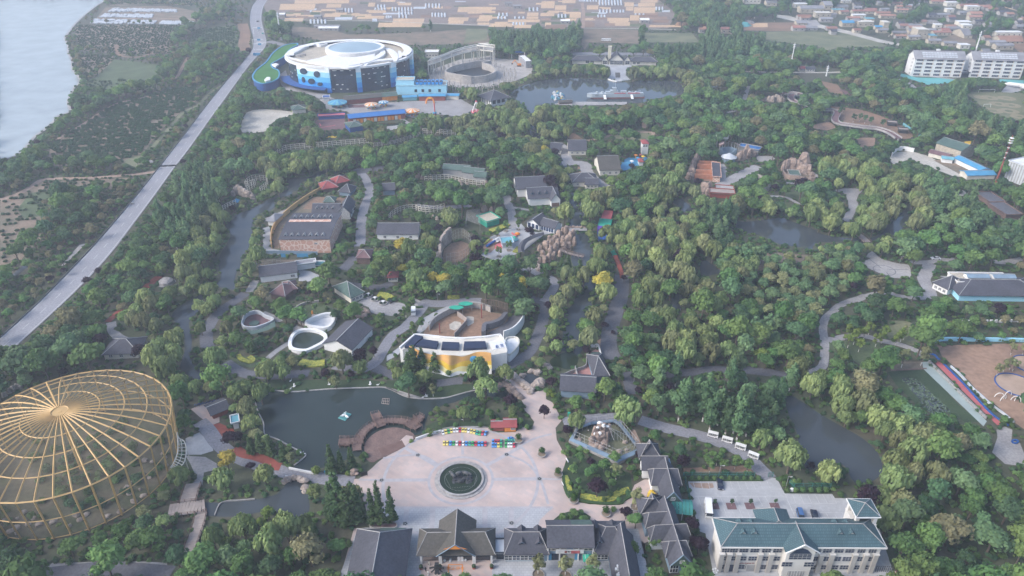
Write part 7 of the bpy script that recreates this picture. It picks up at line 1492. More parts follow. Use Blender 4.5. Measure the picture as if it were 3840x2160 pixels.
for k in range(5): MB().strip([cth+Vector((rw*(.4+.1*k)*math.cos(a), rw*(.4+.1*k)*math.sin(a),0)) for a in [i*PI/10 for i in range(11)]],1.4,0, .6+.8*k).w('seat_row','mesh_blue',t)
for k in range(10):
 a=k*PI/9;MB().tube(cth+Vector((rw*math.cos(a), rw*math.sin(a),0)), cth+Vector((rw*math.cos(a), rw*math.sin(a),7.4)), .25,5).w('post','steel',t)
mb=MB();cs_=g('I',1028,262);mb.cyl((cs_.x, cs_.y,3.2), rw*.85,2.6,8, .4);mb.w('stage_roof','plastic',t);MB().cyl((cs_.x, cs_.y,0), rw*.7,3.2,8).w('stage_wall','mesh_blue',t);solid([cth+Vector((rw*math.cos(a), rw*math.sin(a),0)) for a in range(6)],7);t=thing('billboard','white billboard with pale lettering above the round theatre','billboard', g('I',955,135));MB().box((0,0,8),(9,.4,3.4)).o('board','white',t)
for x in (-3,3): MB().box((x,.3,3.2),(.4,.4,6.4)).o('leg','steel',t)
house('blue canopy roof right of the round theatre','I1120,175','I1300,210',6,4, 'blue_roof','steel','flat');L_('animal_yard','I1530,365 1600,360 1800,380 1820,440 1560,440','soil_dark', .04);wall('low rock-coloured parapet of the twin cages','I1530,345 1560,420 1700,445 1830,455 1825,420',3, .6, 'rock');t, L=house('glass-fronted centre of the twin cages','I1600,425','I1690,430',8,2.4, 'roof_green','stone_wall','flat')
wall('stone horseshoe wall of the small lookout by the grey avenue','I1270,430 1300,420 1380,450 1410,500 1400,535 1330,545 1290,530',2.6,1, 'stone_wall');
# blue water playground
sheet('splash_pool','C1150,1225 1200,1190 1240,1190 1330,1185 1340,1210 1290,1250 1260,1250 1220,1270 1180,1285 1145,1280', .06,M_['sky_blue'], sm=2);t, L=house('small white toy castle tower with a pink roof by the blue playground','C1300,1165','C1345,1165',7,8, 'roof_red','white','hip',1.6, .5, win=[(2,5.4,1.4,1.4)]);house('pink and white booth right of the blue pool','C1280,1250','C1310,1250',5,3, 'roof_red','white','hip',1.4)
for k,(x, y, c) in enumerate(((1255,1195,'orange'),(1285,1190,'pink_red'),(1310,1205,'yellow'),(1270,1215,'sky_blue'),(1225,1240,'white'))): t=thing('play_feature',('orange','red','yellow','blue','white')[k]+' play feature standing in the blue water playground','play equipment', g('C', x, y));MB().tube((0,0,0),(0,0,2.6), .3,6).obj('pole', M_[c], t,world=False);MB().cyl((0,0,2.4),1.5, .5,8, .3).obj('top', M_[c], t,world=False)
# rainbow slide
rb=smooth(pts('H1800,485 1785,550 1765,620 1760,680 1775,760'), False,5);t=thing('rainbow_slide','wide rainbow slide in red, green, purple and blue bands running down through the trees','slide', rb[0]);cs4=('pink_red','green_paint','purple','mid_blue');mm('purple',(.13,.06,.38), amt=.2);ks=[0,6,11,16,20]
for k in range(4): a, b=ribbon_pts(rb[ks[k]:ks[k+1]+1],7 if k else 5.5,0);n=len(a);mb=MB();mb.add([(q.x,q.y,.9) for q in a]+[(q.x,q.y,.9) for q in b],[(n+i, n+i+1, i+1, i) for i in range(n-1)]);mb.strip(a, .25,0,1.2);mb.strip(b, .25,0,1.2);mb.obj('slide_band', M_[cs4[k]], t)
raster(GM,[px(q) for q in ribbon_pts(rb,8,0)[0]+ribbon_pts(rb,8,0)[1][::-1]],1);rb2=smooth(pts('H1840,860 1865,905 1900,990 1925,1070 1930,1110'), False,4);t=thing('rainbow_strip','narrow lower part of the rainbow slide, green then red','slide', rb2[0]);MB().strip(rb2[:5],2,0, .9).w('green_band','green_paint',t);MB().strip(rb2[4:],2,0, .9).w('red_band','brick_red',t);raster(GM,[px(q) for q in ribbon_pts(rb2,3,0)[0]+ribbon_pts(rb2,3,0)[1][::-1]],1)
# pools and the painted hall
wl=smooth(pts('Q1135,900 1130,830 1175,750 1260,712 1380,712 1480,745 1515,790 1495,840 1400,895 1300,935 1200,930'), True,3);t=thing('penguin_pool','round pool with a thick white wall and dark green water','pool', wl[0]);mb=MB();mb.strip(wl,1.5,0,1.6, closed=True);mb.w('rim_wall','white',t);mb=MB();mb.add([(q.x,q.y,.3) for q in wl],[tuple(range(len(wl)))]);mb.obj('water', water_p, t);raster(GM,[px(q) for q in wl],1)
w2=smooth(pts('Q1310,660 1320,625 1400,585 1480,555 1560,545 1620,555 1600,620 1560,680 1500,700 1400,690'), True,3);t=thing('dry_pool','white-walled dry basin behind the round pool','pool', w2[0]);mb=MB();mb.strip(w2,1.2,0,2.2, closed=True);mb.w('rim_wall','white',t);mb=MB();mb.add([(q.x,q.y,.12) for q in w2],[tuple(range(len(w2)))]);mb.w('floor','white',t);raster(GM,[px(q) for q in w2],1)
sheet('paving','Q1130,920 1100,860 1140,780 1160,660 1200,640 1280,670 1290,700 1180,740 1120,830 1140,900 1240,960 1230,970', .05,M_['path']);road('Q870,1010 960,930 1050,870 1110,830',2.6,M_['path']);road('Q830,500 900,530 980,570 1020,600',2.6,M_['path']);L_('lawn','Q1190,480 1300,420 1440,390 1580,440 1600,520 1500,550 1320,600 1240,600 1190,540','grass', .03, mask=ord('t'));L_('animal_yard','Q610,520 800,500 960,580 960,660 640,680 610,600','soil_dark', .03)
t, L=house('grey folded-roof penguin house with white end wall','Q1500,905','Q1800,975',17,3.6, 'roof_dark','white','gable',3, .5, 'y')
w3=smooth(pts('Q612,665 612,620 640,560 700,525 780,515 860,560 950,600 900,640 760,690 660,690'), True,3);t=thing('bear_pit','leaf-shaped pit with a pale rim, brown floor and green awning','pit', w3[0]);mb=MB();mb.strip(w3, .6,0,2, closed=True);mb.w('rim_wall','plastic',t);mb=MB();mb.add([(q.x,q.y,.1) for q in w3],[tuple(range(len(w3)))]);mb.w('floor','roof_maroon',t);a, b=[g('Q', *q,2.6) for q in ((655,690),(740,690),(840,660),(960,590))],[g('Q', *q,3.2) for q in ((700,735),(780,720),(880,690),(965,650))]
for i in range(3): MB().add([a[i], b[i], b[i+1], a[i+1]],[(0,1,2,3)]).w('awning','roof_green',t)
MB().cyl(g('Q',735,620),2.2, .4,14).w('round_pad','roof_green',t);raster(GM,[px(q) for q in w3],1);raster(BM,[px(q) for q in a+b[::-1]],1)
wall('timber-topped enclosure wall above the pools','Q1320,660 1240,625 1190,580 1180,500 1190,460 1280,410 1440,385',1.2, .5, 'stone_wall');t=thing('totem','orange animal figure standing on the small lawn','figure', g('Q',1370,525));MB().blob((0,0,.9),(.5,.4,.9),8,5,0, random.Random(1), .05).o('body','orange',t);MB().blob((0,0,2),(.45,.4,.4),8,5,0, random.Random(1), .05).o('head','orange',t);t=thing('feeding_table','grey wooden feeding table beside the orange figure','table', g('Q',1400,560));MB().box((0,0,1.4),(3,2,.15)).o('top','wood_grey',t)
for x in (-1.2,1.2): MB().box((x,0,.7),(.15,1.6,1.4)).o('leg','wood_grey',t)
boulders('pink-grey boulders left of the three fountains','Q','1850,520,1.8 1890,500,2 1930,490,2 1870,545,1.6 1930,545,1.8 1970,510,1.6 1900,470,1.5','rock',31)
for k,(x, y) in enumerate(((1975,318),(2047,360),(2135,402))):
 t=thing('small_fountain','small round tiered fountain, %s of three in the row'%sfx[k], 'fountain', g('Q', x, y));mb=MB();mb.strip(ring(Vector(),1.9,20), .35,0, .6, closed=True);mb.o('basin','concrete',t);MB().cyl((0,0,.3),1.8, .05,20).obj('water', water_p, t,world=False);MB().cyl((0,0,0), .3,1.3,8, .2).o('stem','white',t);MB().cyl((0,0,1.2), .3, .25,10, .8).o('bowl','white',t)
# elephant hall
hb=smooth(pts('R160,755 240,880 400,935 560,950 740,945 900,925 1060,905 1250,860'), False,3);HT=7.5;tp=[g('R', *q, HT) for q in ((165,665),(270,640),(340,680),(560,720),(740,745),(900,735),(1060,720),(1240,720))]
eh=thing('painted_hall','elephant hall with white flat roof and a rolling orange and yellow painted front','building', g('R',700,800))
top=[g('R', *q, HT) for q in ((155,655),(330,500),(430,505),(700,535),(900,545),(1180,525),(1340,500),(1400,600),(1425,670),(1420,700),(1235,735),(1060,715),(920,735),(830,745),(740,765),(640,735),(500,710),(370,690),(270,650),(190,665))];bot=[Vector((q.x,q.y,0)) for q in top]
MB().prism(top,-.1, HT).w('wall','white',eh);
for q0, q1 in ((6,7),(1,6),(0,1)): mb=MB();mb.strip([top[i] for i in range(q0, q1+1)], .7, HT, HT+.9);mb.w('parapet','white',eh)
MB().prism([q*1 for q in top], HT+.01, HT+.12).w('roof','cream',eh);mm('navy',(.022,.035,.075), amt=.2)
for s in ('R340,490 430,510 300,630 210,625','R425,540 612,568 590,640 338,610','R660,572 858,580 852,655 645,648','R918,570 1165,565 1182,638 905,655'): p=[g('R', *[float(v) for v in q.lstrip('R').split(',')], HT+1.2) for q in s.split()];MB().prism(p, HT+.1, HT+1.3).w('skylight_cover','navy',eh)
mm('hall_orange',(.72,.40,.14), amt=.12);cols=['hall_orange','yellow','pale_yellow','white'];mm('pale_yellow',(.76,.68,.33), amt=.1);fr=[q for q in smooth([g('R', *q, HT) for q in ((270,655),(370,690),(500,712),(640,740),(740,768),(830,748),(920,738),(1060,718),(1235,738))], False,4)];zs4=[HT+.9,5.2,3.2,1.4,0];bl_=[0, .35, .8,1.3,1.9]
for k in range(4):
 mb=MB();n=len(fr);V=[]
 for j, kk in ((0, k),(1, k+1)):
  for i, q in enumerate(fr): w_=.55*math.sin(i*.55+kk)+.4*math.sin(i*.23);V.append((q.x+(w_ if kk else 0)*.2, q.y-bl_[kk]-.35, max(0, zs4[kk]+(w_ if 0 < kk < 4 else (.9*math.sin(i*.42+1.2) if kk == 0 else 0)))))
 mb.add(V,[(n+i, n+i+1, i+1, i) for i in range(n-1)]);mb.obj('painted_band', M_[cols[k]], eh)
for x, y, rr2, c in ((425,740,2.4,'sky_blue'),(1020,765,2.5,'sky_blue'),(1150,735,2.6,'brick_red')): q=g('R', x, y,5.4);MB().blob((q.x, q.y-.6,5.4),(rr2*.95,1.0, rr2*.72),10,6,0, random.Random(1),0).obj('painted_bulge', M_[c], eh, smooth_=True)
for x, w_ in ((555,6),(330,5)): q=g('R', x,850,1.5);a=[Vector((q.x+w_/2*math.cos(i*PI/8), q.y-1.2,3.4*math.sin(i*PI/8)+.1)) for i in range(9)];MB().add(a,[tuple(range(9))]).w('arched_window','glass',eh)
a, b=g('R',1258,850), g('R',1415,815);o, rz, L=frame(a, b);t=thing('entrance_porch','white sloping entrance porch with blue lettering and a dark glass door','porch', o, rz);MB().prism([(0,0),(L,0),(L,6),(0,6)],0,7.8).o('wall','white',t);MB().box((L/2,-.06,2),(L-.8,.14,3.9)).o('glass_doors','glass',t);MB().box((L/2,-.1,4.7),(L-.8,.16,1.4)).o('fascia','mesh_blue',t);MB().box((L/2,1.0,8.0),(L,4.4,.3),0,0, .55).o('sign_slope','white',t);words('象 苑', t,(L*.55, .8,8.15),1.6, 'mid_blue',(.55,0,0))
for k in (1,2): MB().box((L*k/3,-.16,2),(.12,.1,3.9)).o('door_bar','plastic',t)
solid(bot, HT);cr_=smooth(pts('R1400,640 1480,605 1550,620 1560,690 1500,770 1430,810'), True,3);t=thing('round_annex','small curved white annex with dark windows right of the porch','building', cr_[0]);MB().prism(cr_,0,3.4).w('wall','white',t);mb=MB();mb.strip(cr_, .4,3.4,4.2, closed=True);mb.w('parapet','cream',t);solid(cr_,4)
ey=smooth(pts('R440,500 480,400 560,320 680,250 800,200 920,170 1040,175 1200,220 1330,240 1440,280 1420,380 1340,500 1180,525 900,540 600,530'), True,3);sheet('elephant_yard', ey, .06,M_['soil']);wall('curved stone wall round the elephant yard','R505,440 545,370 640,300 780,230 900,185 1000,170 1130,185 1230,225',3, .6, 'stone_wall', cap='concrete');wall('timber partition across the elephant yard, right branch','R800,530 870,450 940,370 935,340 840,270',2.6, .4, 'wood_grey');fence('tall brown slatted screen behind the elephant yard','R1120,200 1220,205 1330,225 1430,260',6, .8, 'wood', name='slat_screen', rails=2, r=.12);wall('dark curved walkway wall at the right of the elephant yard','R1145,520 1160,430 1240,410 1340,370 1410,290',3.2,1.8, 'asphalt_dark')
L_('animal_yard','R1200,470 1330,400 1430,330 1440,260 1590,260 1610,340 1560,430 1480,500 1380,525','asphalt_dark', .08);wall('tall curved white outer wall right of the dark yard','R1380,560 1480,520 1560,450 1615,360 1625,270',5, .5, 'white');L_('wallow','R740,370 800,330 870,340 890,390 800,440 745,420','pale_sand', .07);L_('wallow','R900,300 960,270 1030,280 1030,350 960,390','pale_sand', .07)
for k,(x, y, h, c) in enumerate(((628,470,5,'brick_red'),(1122,290,7,'brick_red'))): t=thing('scratching_post','rust-red steel column in the elephant yard, the %s one'%('left' if k == 0 else 'right'), 'post', g('R', x, y));MB().box((0,0,h/2),(.5,.5,h)).obj('column', M_[c], t,world=False)
for k,(x, y) in enumerate(((825,245),(935,200))): t=thing('sail_shade','green leaf-shaped shade sail over the elephant yard, the %s one'%('left' if k == 0 else 'right'), 'shade sail', g('R', x, y,0));mb=MB();mb.add([(3.4*math.cos(a),1.8*math.sin(a)*abs(math.sin(a))**.3,3.6) for a in [i*PI/8 for i in range(16)]],[tuple(range(16))]);mb.o('sail','green_paint',t);MB().tube((2.8,-.5,0),(2.8,-.5,3.6), .12,5).o('pole','steel',t)
# rock bridge
boulders('brown and white boulders along the rock bridge, upper side','R','1465,950,1.6 1490,985,1.7 1530,1010,1.8 1570,1045,1.6 1605,1075,1.6 1640,1100,1.8 1670,1130,1.7 1700,1150,1.6 1740,1110,1.9 1780,1090,2 1820,1060,2 1810,1090,1.8 1690,1180,1.3','rock_pale',41);boulders('brown boulders along the rock bridge, lake side','R','1310,1130,1.8 1350,1110,1.8 1390,1100,2 1430,1110,1.8 1470,1150,1.8 1510,1190,1.6 1550,1220,1.6 1590,1240,1.4','rock',42);boulders('white boulders above the small rock pool','R','1800,850,1.4 1850,865,1.6 1890,870,1.6 1925,895,1.4 1780,950,1.8 1710,930,1.4 1600,980,1.4','rock_pale',43)
# pink floored yard
sheet('pink_yard','S165,1030 350,925 470,870 510,700 600,650 680,880 620,860 550,920 560,1035', .05, mat('pink_floor',(.42,.22,.20), amt=.2, sc_=.2));wall('white curved wall along the park road side of the pink yard','S520,640 600,640 630,720 670,850 690,890',1.8, .4, 'white');wall('pink yard partition wall','S335,900 350,960 370,1030',2, .3, 'concrete');wall('left boundary wall of the pink yard','S165,1000 330,930 460,880 470,780 515,690',1.6, .3, 'concrete');L_('paving','S530,600 640,535 700,540 690,600 720,760 680,760 620,630','sand', .04);t=thing('shade_pad','green hexagonal pad roof in the pink yard','shade roof', g('S',580,790));MB().cyl((0,0,2.2),3.2, .5,6,1.2).o('roof','roof_green',t);MB().cyl((0,0,0), .2,2.2,6).o('pole','steel',t)
# warship and boats
a, b=g('C',905,740), g('C',1310,735);o, rz, L=frame(a, b);ws=thing('warship','long grey warship with deck guns, bridge, red hull line and number moored in the pond','ship', o, rz);mm('navy_grey',(.36,.41,.45), amt=.12, sc_=.2);W=5
hull_=[(0,-.3),(3,-2.2),(12,-W/2),(L*.85,-W/2),(L,-W/2+.5),(L,W/2-.5),(L*.85,W/2),(12,W/2),(3,2.2),(0,.3)];MB().prism([(x+1, y*.92) for x, y in hull_],-.2,1.0).o('red_hull','brick_red',ws);MB().prism([(x+(1-1 if x > 5 else -2+x*.4), y) for x, y in hull_],1.0,4.2).o('hull','navy_grey',ws)
for x0, x1, w_, z0, z1, n in ((L*.38,L*.52,3.8,4.2,6.6,'deckhouse'),(L*.42,L*.49,3.2,6.6,8.8,'bridge'),(L*.58,L*.68,3,4.2,6,'aft_house'),(L*.3,L*.38,3,4.2,5.6,'forward_house')): MB().box(((x0+x1)/2,0,(z0+z1)/2),(x1-x0,w_,z1-z0)).obj(n,M_['navy_grey'], ws,world=False)
MB().box((L*.42,0,7.9),(.2,3.3,.6)).o('bridge_windows','glass',ws);MB().tube((L*.47,0,8.8),(L*.47,0,13), .2,6).o('mast','navy_grey',ws);MB().box((L*.47,0,11.5),(.2,2.6,.2)).o('yard_arm','navy_grey',ws)
for x, d in ((L*.14,-1),(L*.24,-1),(L*.74,1),(L*.86,1)): tr=MB().cyl((x,0,4.2),1.2,1.3,8,1).o('gun_turret','navy_grey',ws);MB().tube((x+d*.8,0,5.1),(x+d*4,0,5.9), .14,5).o('gun_barrel','navy_grey',tr)
for x0, x1 in ((L*.45,L*.66),(L*.7,L*.93)): MB().box(((x0+x1)/2,-W/2-.05,4.5),(x1-x0,.1,.8)).o('red_banner','pink_red',ws)
words('627', ws,(L*.13,-W/2-.12,2.9),1.9, 'dark');mb=MB();mb.strip([Vector((x,-W/2+.1,0)) for x in (6, L*.9)], .06,5,5.1);mb.o('deck_rail','white',ws)
for x in (L*.27, L*.77): MB().box((x,-W/2-3,2.2),(2.2,6,.25),0,0, .35).o('gangway','white',ws)
solid([o+Vector((x*L,y,0)) for x in (0,1) for y in (-2,2)],8);sheet('quay','C600,790 770,770 1190,772 1190,792 800,800', .3,M_['concrete']);house('small dark-roofed quay hut left of the warship','C680,790','C775,785',5,2, 'roof_brown','wood','gable',1)
rgk=random.Random(9)
for k in range(22):
 q=g('C',625+rgk.uniform(0,85)+k*.4,700+k*2.6);c=rgk.choice(('white','white','yellow','sky_blue','aqua'));lb='small %s pedal boat moored in the crowded cluster on the pond'%{'sky_blue':'blue','aqua':'pale blue'}.get(c, c);t=thing('pedal_boat', lb, 'boat', q, rgk.uniform(-.6,.6)+.8, 'pedal boats moored beside the warship');MB().prism([(-1.7,-.7),(1.2,-.7),(1.9,0),(1.2,.7),(-1.7,.7)],0, .6).obj('hull', M_[c], t,world=False);MB().box((-.3,0,1.5),(1.8,1.4,.1)).obj('canopy', M_[c], t,world=False)
raster(GM,[px(q) for q in pts('C600,690 720,690 730,760 620,770')],1)
t=thing('aircraft','white display airliner parked on a grey apron at the right edge','aircraft', g('D',2390,670),2.6);MB().tube((-14,0,3),(10,0,3),1.7,10,1.6).o('fuselage','white',t);MB().tube((10,0,3),(14,0,2.6),1.6,10, .3).o('nose','white',t);MB().tube((-14,0,3),(-19,0,4),1.7,10, .3).o('tail_cone','white',t)
for s in (-1,1): MB().prism([(2,s*1),(-3,s*1),(-8,s*14),(-6,s*14)],2.2,2.5).o('wing','white',t);MB().prism([(-15,0),(-18,0),(-20,s*5),(-18.5,s*5)],3.6,3.8).o('tailplane','white',t);MB().tube((1,s*5,1.6),(-2,s*5,1.6), .8,8).o('engine','steel',t)
MB().add([(-14,0,4.5),(-18,0,4.5),(-20,0,9.5),(-18,0,9.5)],[(0,1,2,3),(3,2,1,0)]).o('tail_fin','white',t);t=thing('aircraft','small white display aircraft nose showing among trees right of the pond','aircraft', g('D',100,672), .3);MB().tube((-6,0,2),(5,0,3),1,8, .2).o('fuselage','white',t);MB().add([(3,0,2.5),(6,0,2.5),(7,0,6),(5.5,0,6)],[(0,1,2,3),(3,2,1,0)]).o('tail_fin','white',t);clear('D75,675 90,640 125,645 125,680')
# upper right
mm('ring_soil',(.27,.235,.15), amt=.2)
for k,(x, y, rx) in enumerate(((2150,738,44),(2285,742,42),(2225,785,46),(2180,835,50),(2320,795,45),(2300,838,50),(2090,735,30),(2380,880,40))): q=g('D', x, y);mb=MB();mb.strip(ring(q,(g('D', x+rx, y)-q).length,28),4.5, .03, .05+.002*k, closed=True);tag(mb.obj('worn_ring', M_['ring_soil']), kind='structure')
for x in (2070,2105): 
 t=thing('goal','white goal frame on the playing field, %s'%('the upper one' if x == 2070 else 'the lower one'), 'goal', g('D', x,698 if x == 2070 else 810));Lg=14 if x == 2070 else 6
 for p0, p1 in (((0,0,0),(0,0,2.6)),((Lg,0,0),(Lg,0,2.6)),((0,0,2.6),(Lg,0,2.6))): MB().tube(p0, p1, .12,5).o('bar','white',t)
L_('farm_yard','D1390,1200 1440,1150 1560,1140 1700,1180 1900,1290 2000,1340 1880,1330 1700,1260 1560,1200 1430,1240','pale_sand', .03);L_('farm_yard','D1730,1210 1880,1200 2100,1310 1960,1330','soil_dark', .04)
for lb, s0, s1, dp_, h, rf, wl_ in (('big green-roofed barn of the farmyard','D1735,1150','D1920,1210',16,7, 'roof_green','beige'),('narrow blue-roofed stable wing with white doors','D1880,1225','D2075,1320',7,3.4, 'sky_blue','white'),('lower blue-roofed stable wing','D1980,1355','D2190,1350',8,3, 'sky_blue','cream'),('maroon-roofed row joining the barn','D1690,1180','D1830,1215',7,3, 'roof_maroon','cream'),('short pale blue-roofed shed in the farmyard','D1790,1225','D1870,1235',5,3, 'aqua','white')): house(lb, s0, s1, dp_, h, rf, wl_, 'gable', dp_*.16)
t, L=house('big white warehouse with fluted grey walls at the right edge','D2260,1350','D2500,1440',40,12, 'white','plastic','flat');
for k in range(12): MB().box((1.5+k*L/12,-.12,6),(.4,.3,12)).o('rib','steel',t)
t, L=house('low black-roofed open sheds beside the farmyard path','J1590,400','J1740,500',9,2.4, 'asphalt_dark','wood','flat');house('upper black-roofed open shed on the slope','J1480,310','J1600,390',9,2.4, 'asphalt_dark','wood','flat');road('J1300,235 1380,265 1385,295 1330,300',2.5,M_['pale_sand'])
wall('white crenellated fence wall at the left of the farmyard','D1415,1180 1440,1150 1500,1135 1580,1150',3, .6, 'white');L_('paddock','D820,940 950,920 1000,960 940,985 820,975','sand', .03);L_('paddock','D960,800 1200,830 1400,900 1560,990 1580,1040 1450,1060 1350,1000 1060,930 960,860','soil', .03);L_('paddock','D1150,1040 1290,1040 1290,1100 1180,1110','sand', .03);L_('paddock','D880,610 1010,640 1060,720 950,700','soil', .03)
rw_=smooth(pts('D580,735 660,728 720,740 660,745 650,770 690,800 760,815 860,850 960,860 1000,880 980,930 1010,960 1100,975 1200,990 1300,1000 1390,1030 1460,1075'), False,4);t=thing('raised_walkway','raised winding red walkway with pale rails crossing the paddocks','walkway', rw_[0]);a, b=ribbon_pts(rw_,5,0);n=len(a);mb=MB();mb.add([(q.x,q.y,3) for q in a]+[(q.x,q.y,3) for q in b],[(n+i, n+i+1, i+1, i) for i in range(n-1)]);mb.w('deck','roof_maroon',t)
for s in (a, b): mb=MB();mb.strip(s, .3,2.6,4);mb.w('parapet','concrete',t)
for q in rw_[::4]: MB().box((q.x,q.y,1.4),(1,1,2.8)).w('pier','concrete',t)
raster(GM,[px(q+Vector((0,0,3))) for q in a+b[::-1]],1);wall('turquoise panel fence along the lower paddock','D1500,945 1560,985 1620,1030 1655,1050',2, .3, 'aqua');ribbon('walkway','D1020,680 1060,690 1090,720',4, .1,M_['roof_maroon']);sheet('yellow_patch','D1965,1070 2020,1062 2005,1102 1970,1100', .1,M_['yellow'])
# sandy paddock, track and lily pond edge
sheet('running_track','P1030,400 1080,435 1140,460 1712,1032 1645,1035 1060,450', .07, mat('track_red',(.42,.12,.125), amt=.1, sc_=.3));sheet('green_walk','P945,445 1000,440 1550,1000 1518,1048 955,510', .065, mat('walk_green',(.30,.36,.345), amt=.12, sc_=.3));wall('blue kerb along the red track','P1140,460 1320,640 1420,750 1550,890 1640,970 1755,1045', .5, .7, 'mid_blue','kerb','kerb');wall('short blue kerb wave at the head of the track','P1020,372 1060,380 1085,410 1110,425', .5, .7, 'mid_blue','kerb','kerb');wall('white scalloped wall along the sandy paddock','P1210,490 1290,560 1400,680 1500,770 1600,860 1700,930 1800,1015', .8, .6, 'plastic');wall('long white and turquoise wave-topped wall above the paddock','P1060,260 1130,245 1400,248 1700,250 1899,255 2100,258',1.8, .6, 'aq1');sheet('timber_jetty','P650,520 985,500 990,512 650,530', .15,M_['wood'])
p=pts('P1010,450 1100,540 1200,640 1300,740 1400,840 1550,985');t=thing('block_fence','row of grey and white concrete blocks between track and green walk','fence', p[0])
for k in range(48): u=k/48*5;i=int(u);q=p[i].lerp(p[i+1], u-i);MB().box((q.x, q.y, .5),(.9,.7,1.0),-.8).obj('block', M_['concrete' if k % 2 else 'steel'], t)
p=smooth(pts('P935,140 960,105 1030,78 1100,76 1500,74 1899,68'), False,5);t=thing('picket_fence','long white block railing curving above the scrub','fence', p[0]);acc=0
for i in range(len(p)-1):
 d=p[i+1]-p[i];k=max(1, int(d.length/1.9))
 for j in range(k): q=p[i].lerp(p[i+1], j/k);MB().box((q.x,q.y,.7),(1.1,.5,1.4), math.atan2(d.y, d.x)).w('block','white',t)
mb=MB();mb.strip(p, .3,0, .5);mb.w('plinth','steel',t)
for k,(x, y, r2, lb) in enumerate(((1830,660,180,'big round blue-kerbed sand ring'),(1960,470,150,'second round blue-kerbed sand ring at the edge'))): q=g('P', x, y);rr_=(g('P', x+r2, y)-q).length;wall(lb+' in the paddock', ring(q, rr_,40), .3, .4, 'mid_blue','kerb','kerb',0, True);sheet('sand_ring', ring(q, rr_-.3,40), .06, mat('ring_sand%d'%k,(.40,.30,.235), amt=.12, sc_=.3))
for k,(x, y) in enumerate(((1665,780),(1700,800),(1745,760),(1820,810),(1850,815))):
 t=thing('play_arch','white arched play frame in the sandy paddock, %s from the left'%sfx[k], 'play equipment', g('P', x, y), rgk.uniform(-.5,.5));mb=MB();q=[Vector((1.6*math.cos(a),0,2.4*math.sin(a))) for a in [i*PI/8 for i in range(9)]]
 for i in range(8): mb.tube(q[i], q[i+1], .13,5)
 mb.o('arch','white',t)
rgl=random.Random(3);mb=MB();lp=[px(q) for q in lily];LM=np.zeros((MHH, MW), np.uint8);raster(LM, lp,1)
for k in range(1100):
 q=g('P', rgl.uniform(760,1200), rgl.uniform(600,930));pp=px(q)
 if LM[int(pp[1]*.25), int(pp[0]*.25)]: mb.cyl((q.x,q.y,.09), rgl.uniform(.2,.45), .02,6)
tag(mb.obj('lily_pads', M_['leaf_lily'] if 'leaf_lily' in M_ else mm('leaf_lily',(.14,.2,.12), amt=.3)), 'pale lily pads floating in scattered patches on the dark pond','lily pads', None, 'stuff')
wall('blue ring kerb round a tree on the corner square','P1785,1190 1800,1180 1830,1180 1843,1195 1820,1210 1795,1205', .5, .5, 'mid_blue','kerb','kerb',2, True)
t=thing('stone_mound','grey domed stone mound beside a red path in the left wood','mound', g('E',1255,928));MB().blob((0,0,0),(4,4,2.6),12,6,0, random.Random(2), .04).o('dome','rock_grey',t);sheet('mound_paving','E1190,940 1240,905 1320,900 1330,920 1200,960', .04,M_['path']);ribbon('red_path','E1200,880 1150,920 1100,965',4, .05,M_['brick_red']);ribbon('red_path','E930,1120 870,1170 810,1225',3, .05,M_['brick_red']);road('E840,1225 850,1290 900,1340 980,1370 1040,1385',4,M_['path']);clear('E1180,890 1330,890 1330,960 1200,970')
rocks('grey upright rocks beside the dome edge','K','60,260,4,3 85,250,4,3 110,235,4,3 135,230,4,3 30,285,4,3','rock_grey',51);sheet('field_rock','E460,800 600,640 650,630 560,720 480,800', .03,M_['stone_wall'])
for k,(x, y) in enumerate(((165,345),(160,255),(155,380))): t=thing('road_gantry','white road gantry with sign boards over the highway, %s'%('nearest the crossing','the farthest','by the lower crossing')[k], 'gantry', g('B', x-10+k*8, y));MB().tube((-2,0,0),(-2,0,7), .25,6).o('post','white',t);MB().tube((-2,0,6.8),(9,0,6.8), .2,5).o('arm','white',t);MB().box((5,-.2,6.4),(3.4,.2,1.8)).o('sign_board','sky_blue',t)
t=thing('road_banner','bright blue box on the highway verge by the junction','box', g('B',168,418));MB().box((0,0,1.2),(7,2,2.4)).o('box_body','sky_blue',t);t=thing('tricycle_cart','small cart at the kerb of the lower highway','cart', g('E',1000,333));MB().box((0,0,.6),(1.6,1,.7)).o('cart_body','steel',t);MB().tube((-.6,-.6,.3),(-.6,.6,.3),.3,8).o('wheels','dark',t)
# trees: crowns of leaf clumps on tapered trunks
def leafmat(k, c, c2, rnd=.6, tr=.35): M_[k]=mat(k, c, .75, col2=c2, sc_=.35, rnd=rnd, trans=tr, spec=.15, kind='obj')
leafmat('leaf_broad',(0.147,0.258,0.083),(0.085,0.167,0.059));leafmat('leaf_fresh',(0.179,0.267,0.083),(0.118,0.199,0.069));leafmat('leaf_dark',(0.089,0.171,0.079),(0.056,0.118,0.057))
leafmat('leaf_willow',(0.277,0.344,0.135),(0.189,0.257,0.105));leafmat('leaf_poplar',(0.165,0.263,0.121),(0.106,0.188,0.089));leafmat('leaf_grey',(0.270,0.293,0.140),(0.189,0.212,0.102))
leafmat('leaf_conifer',(0.093,0.156,0.062),(0.055,0.101,0.044), .3);leafmat('leaf_purple',(.045,.022,.038),(.028,.016,.026), .35);leafmat('leaf_yellow',(.62,.50,.10),(.36,.34,.07), .25)
leafmat('leaf_lime',(.21,.28,.06),(.13,.19,.05), .3);leafmat('leaf_topiary',(.055,.13,.022),(.035,.085,.018), .2);leafmat('leaf_olive',(0.275,0.252,0.140),(0.173,0.167,0.089), .4)
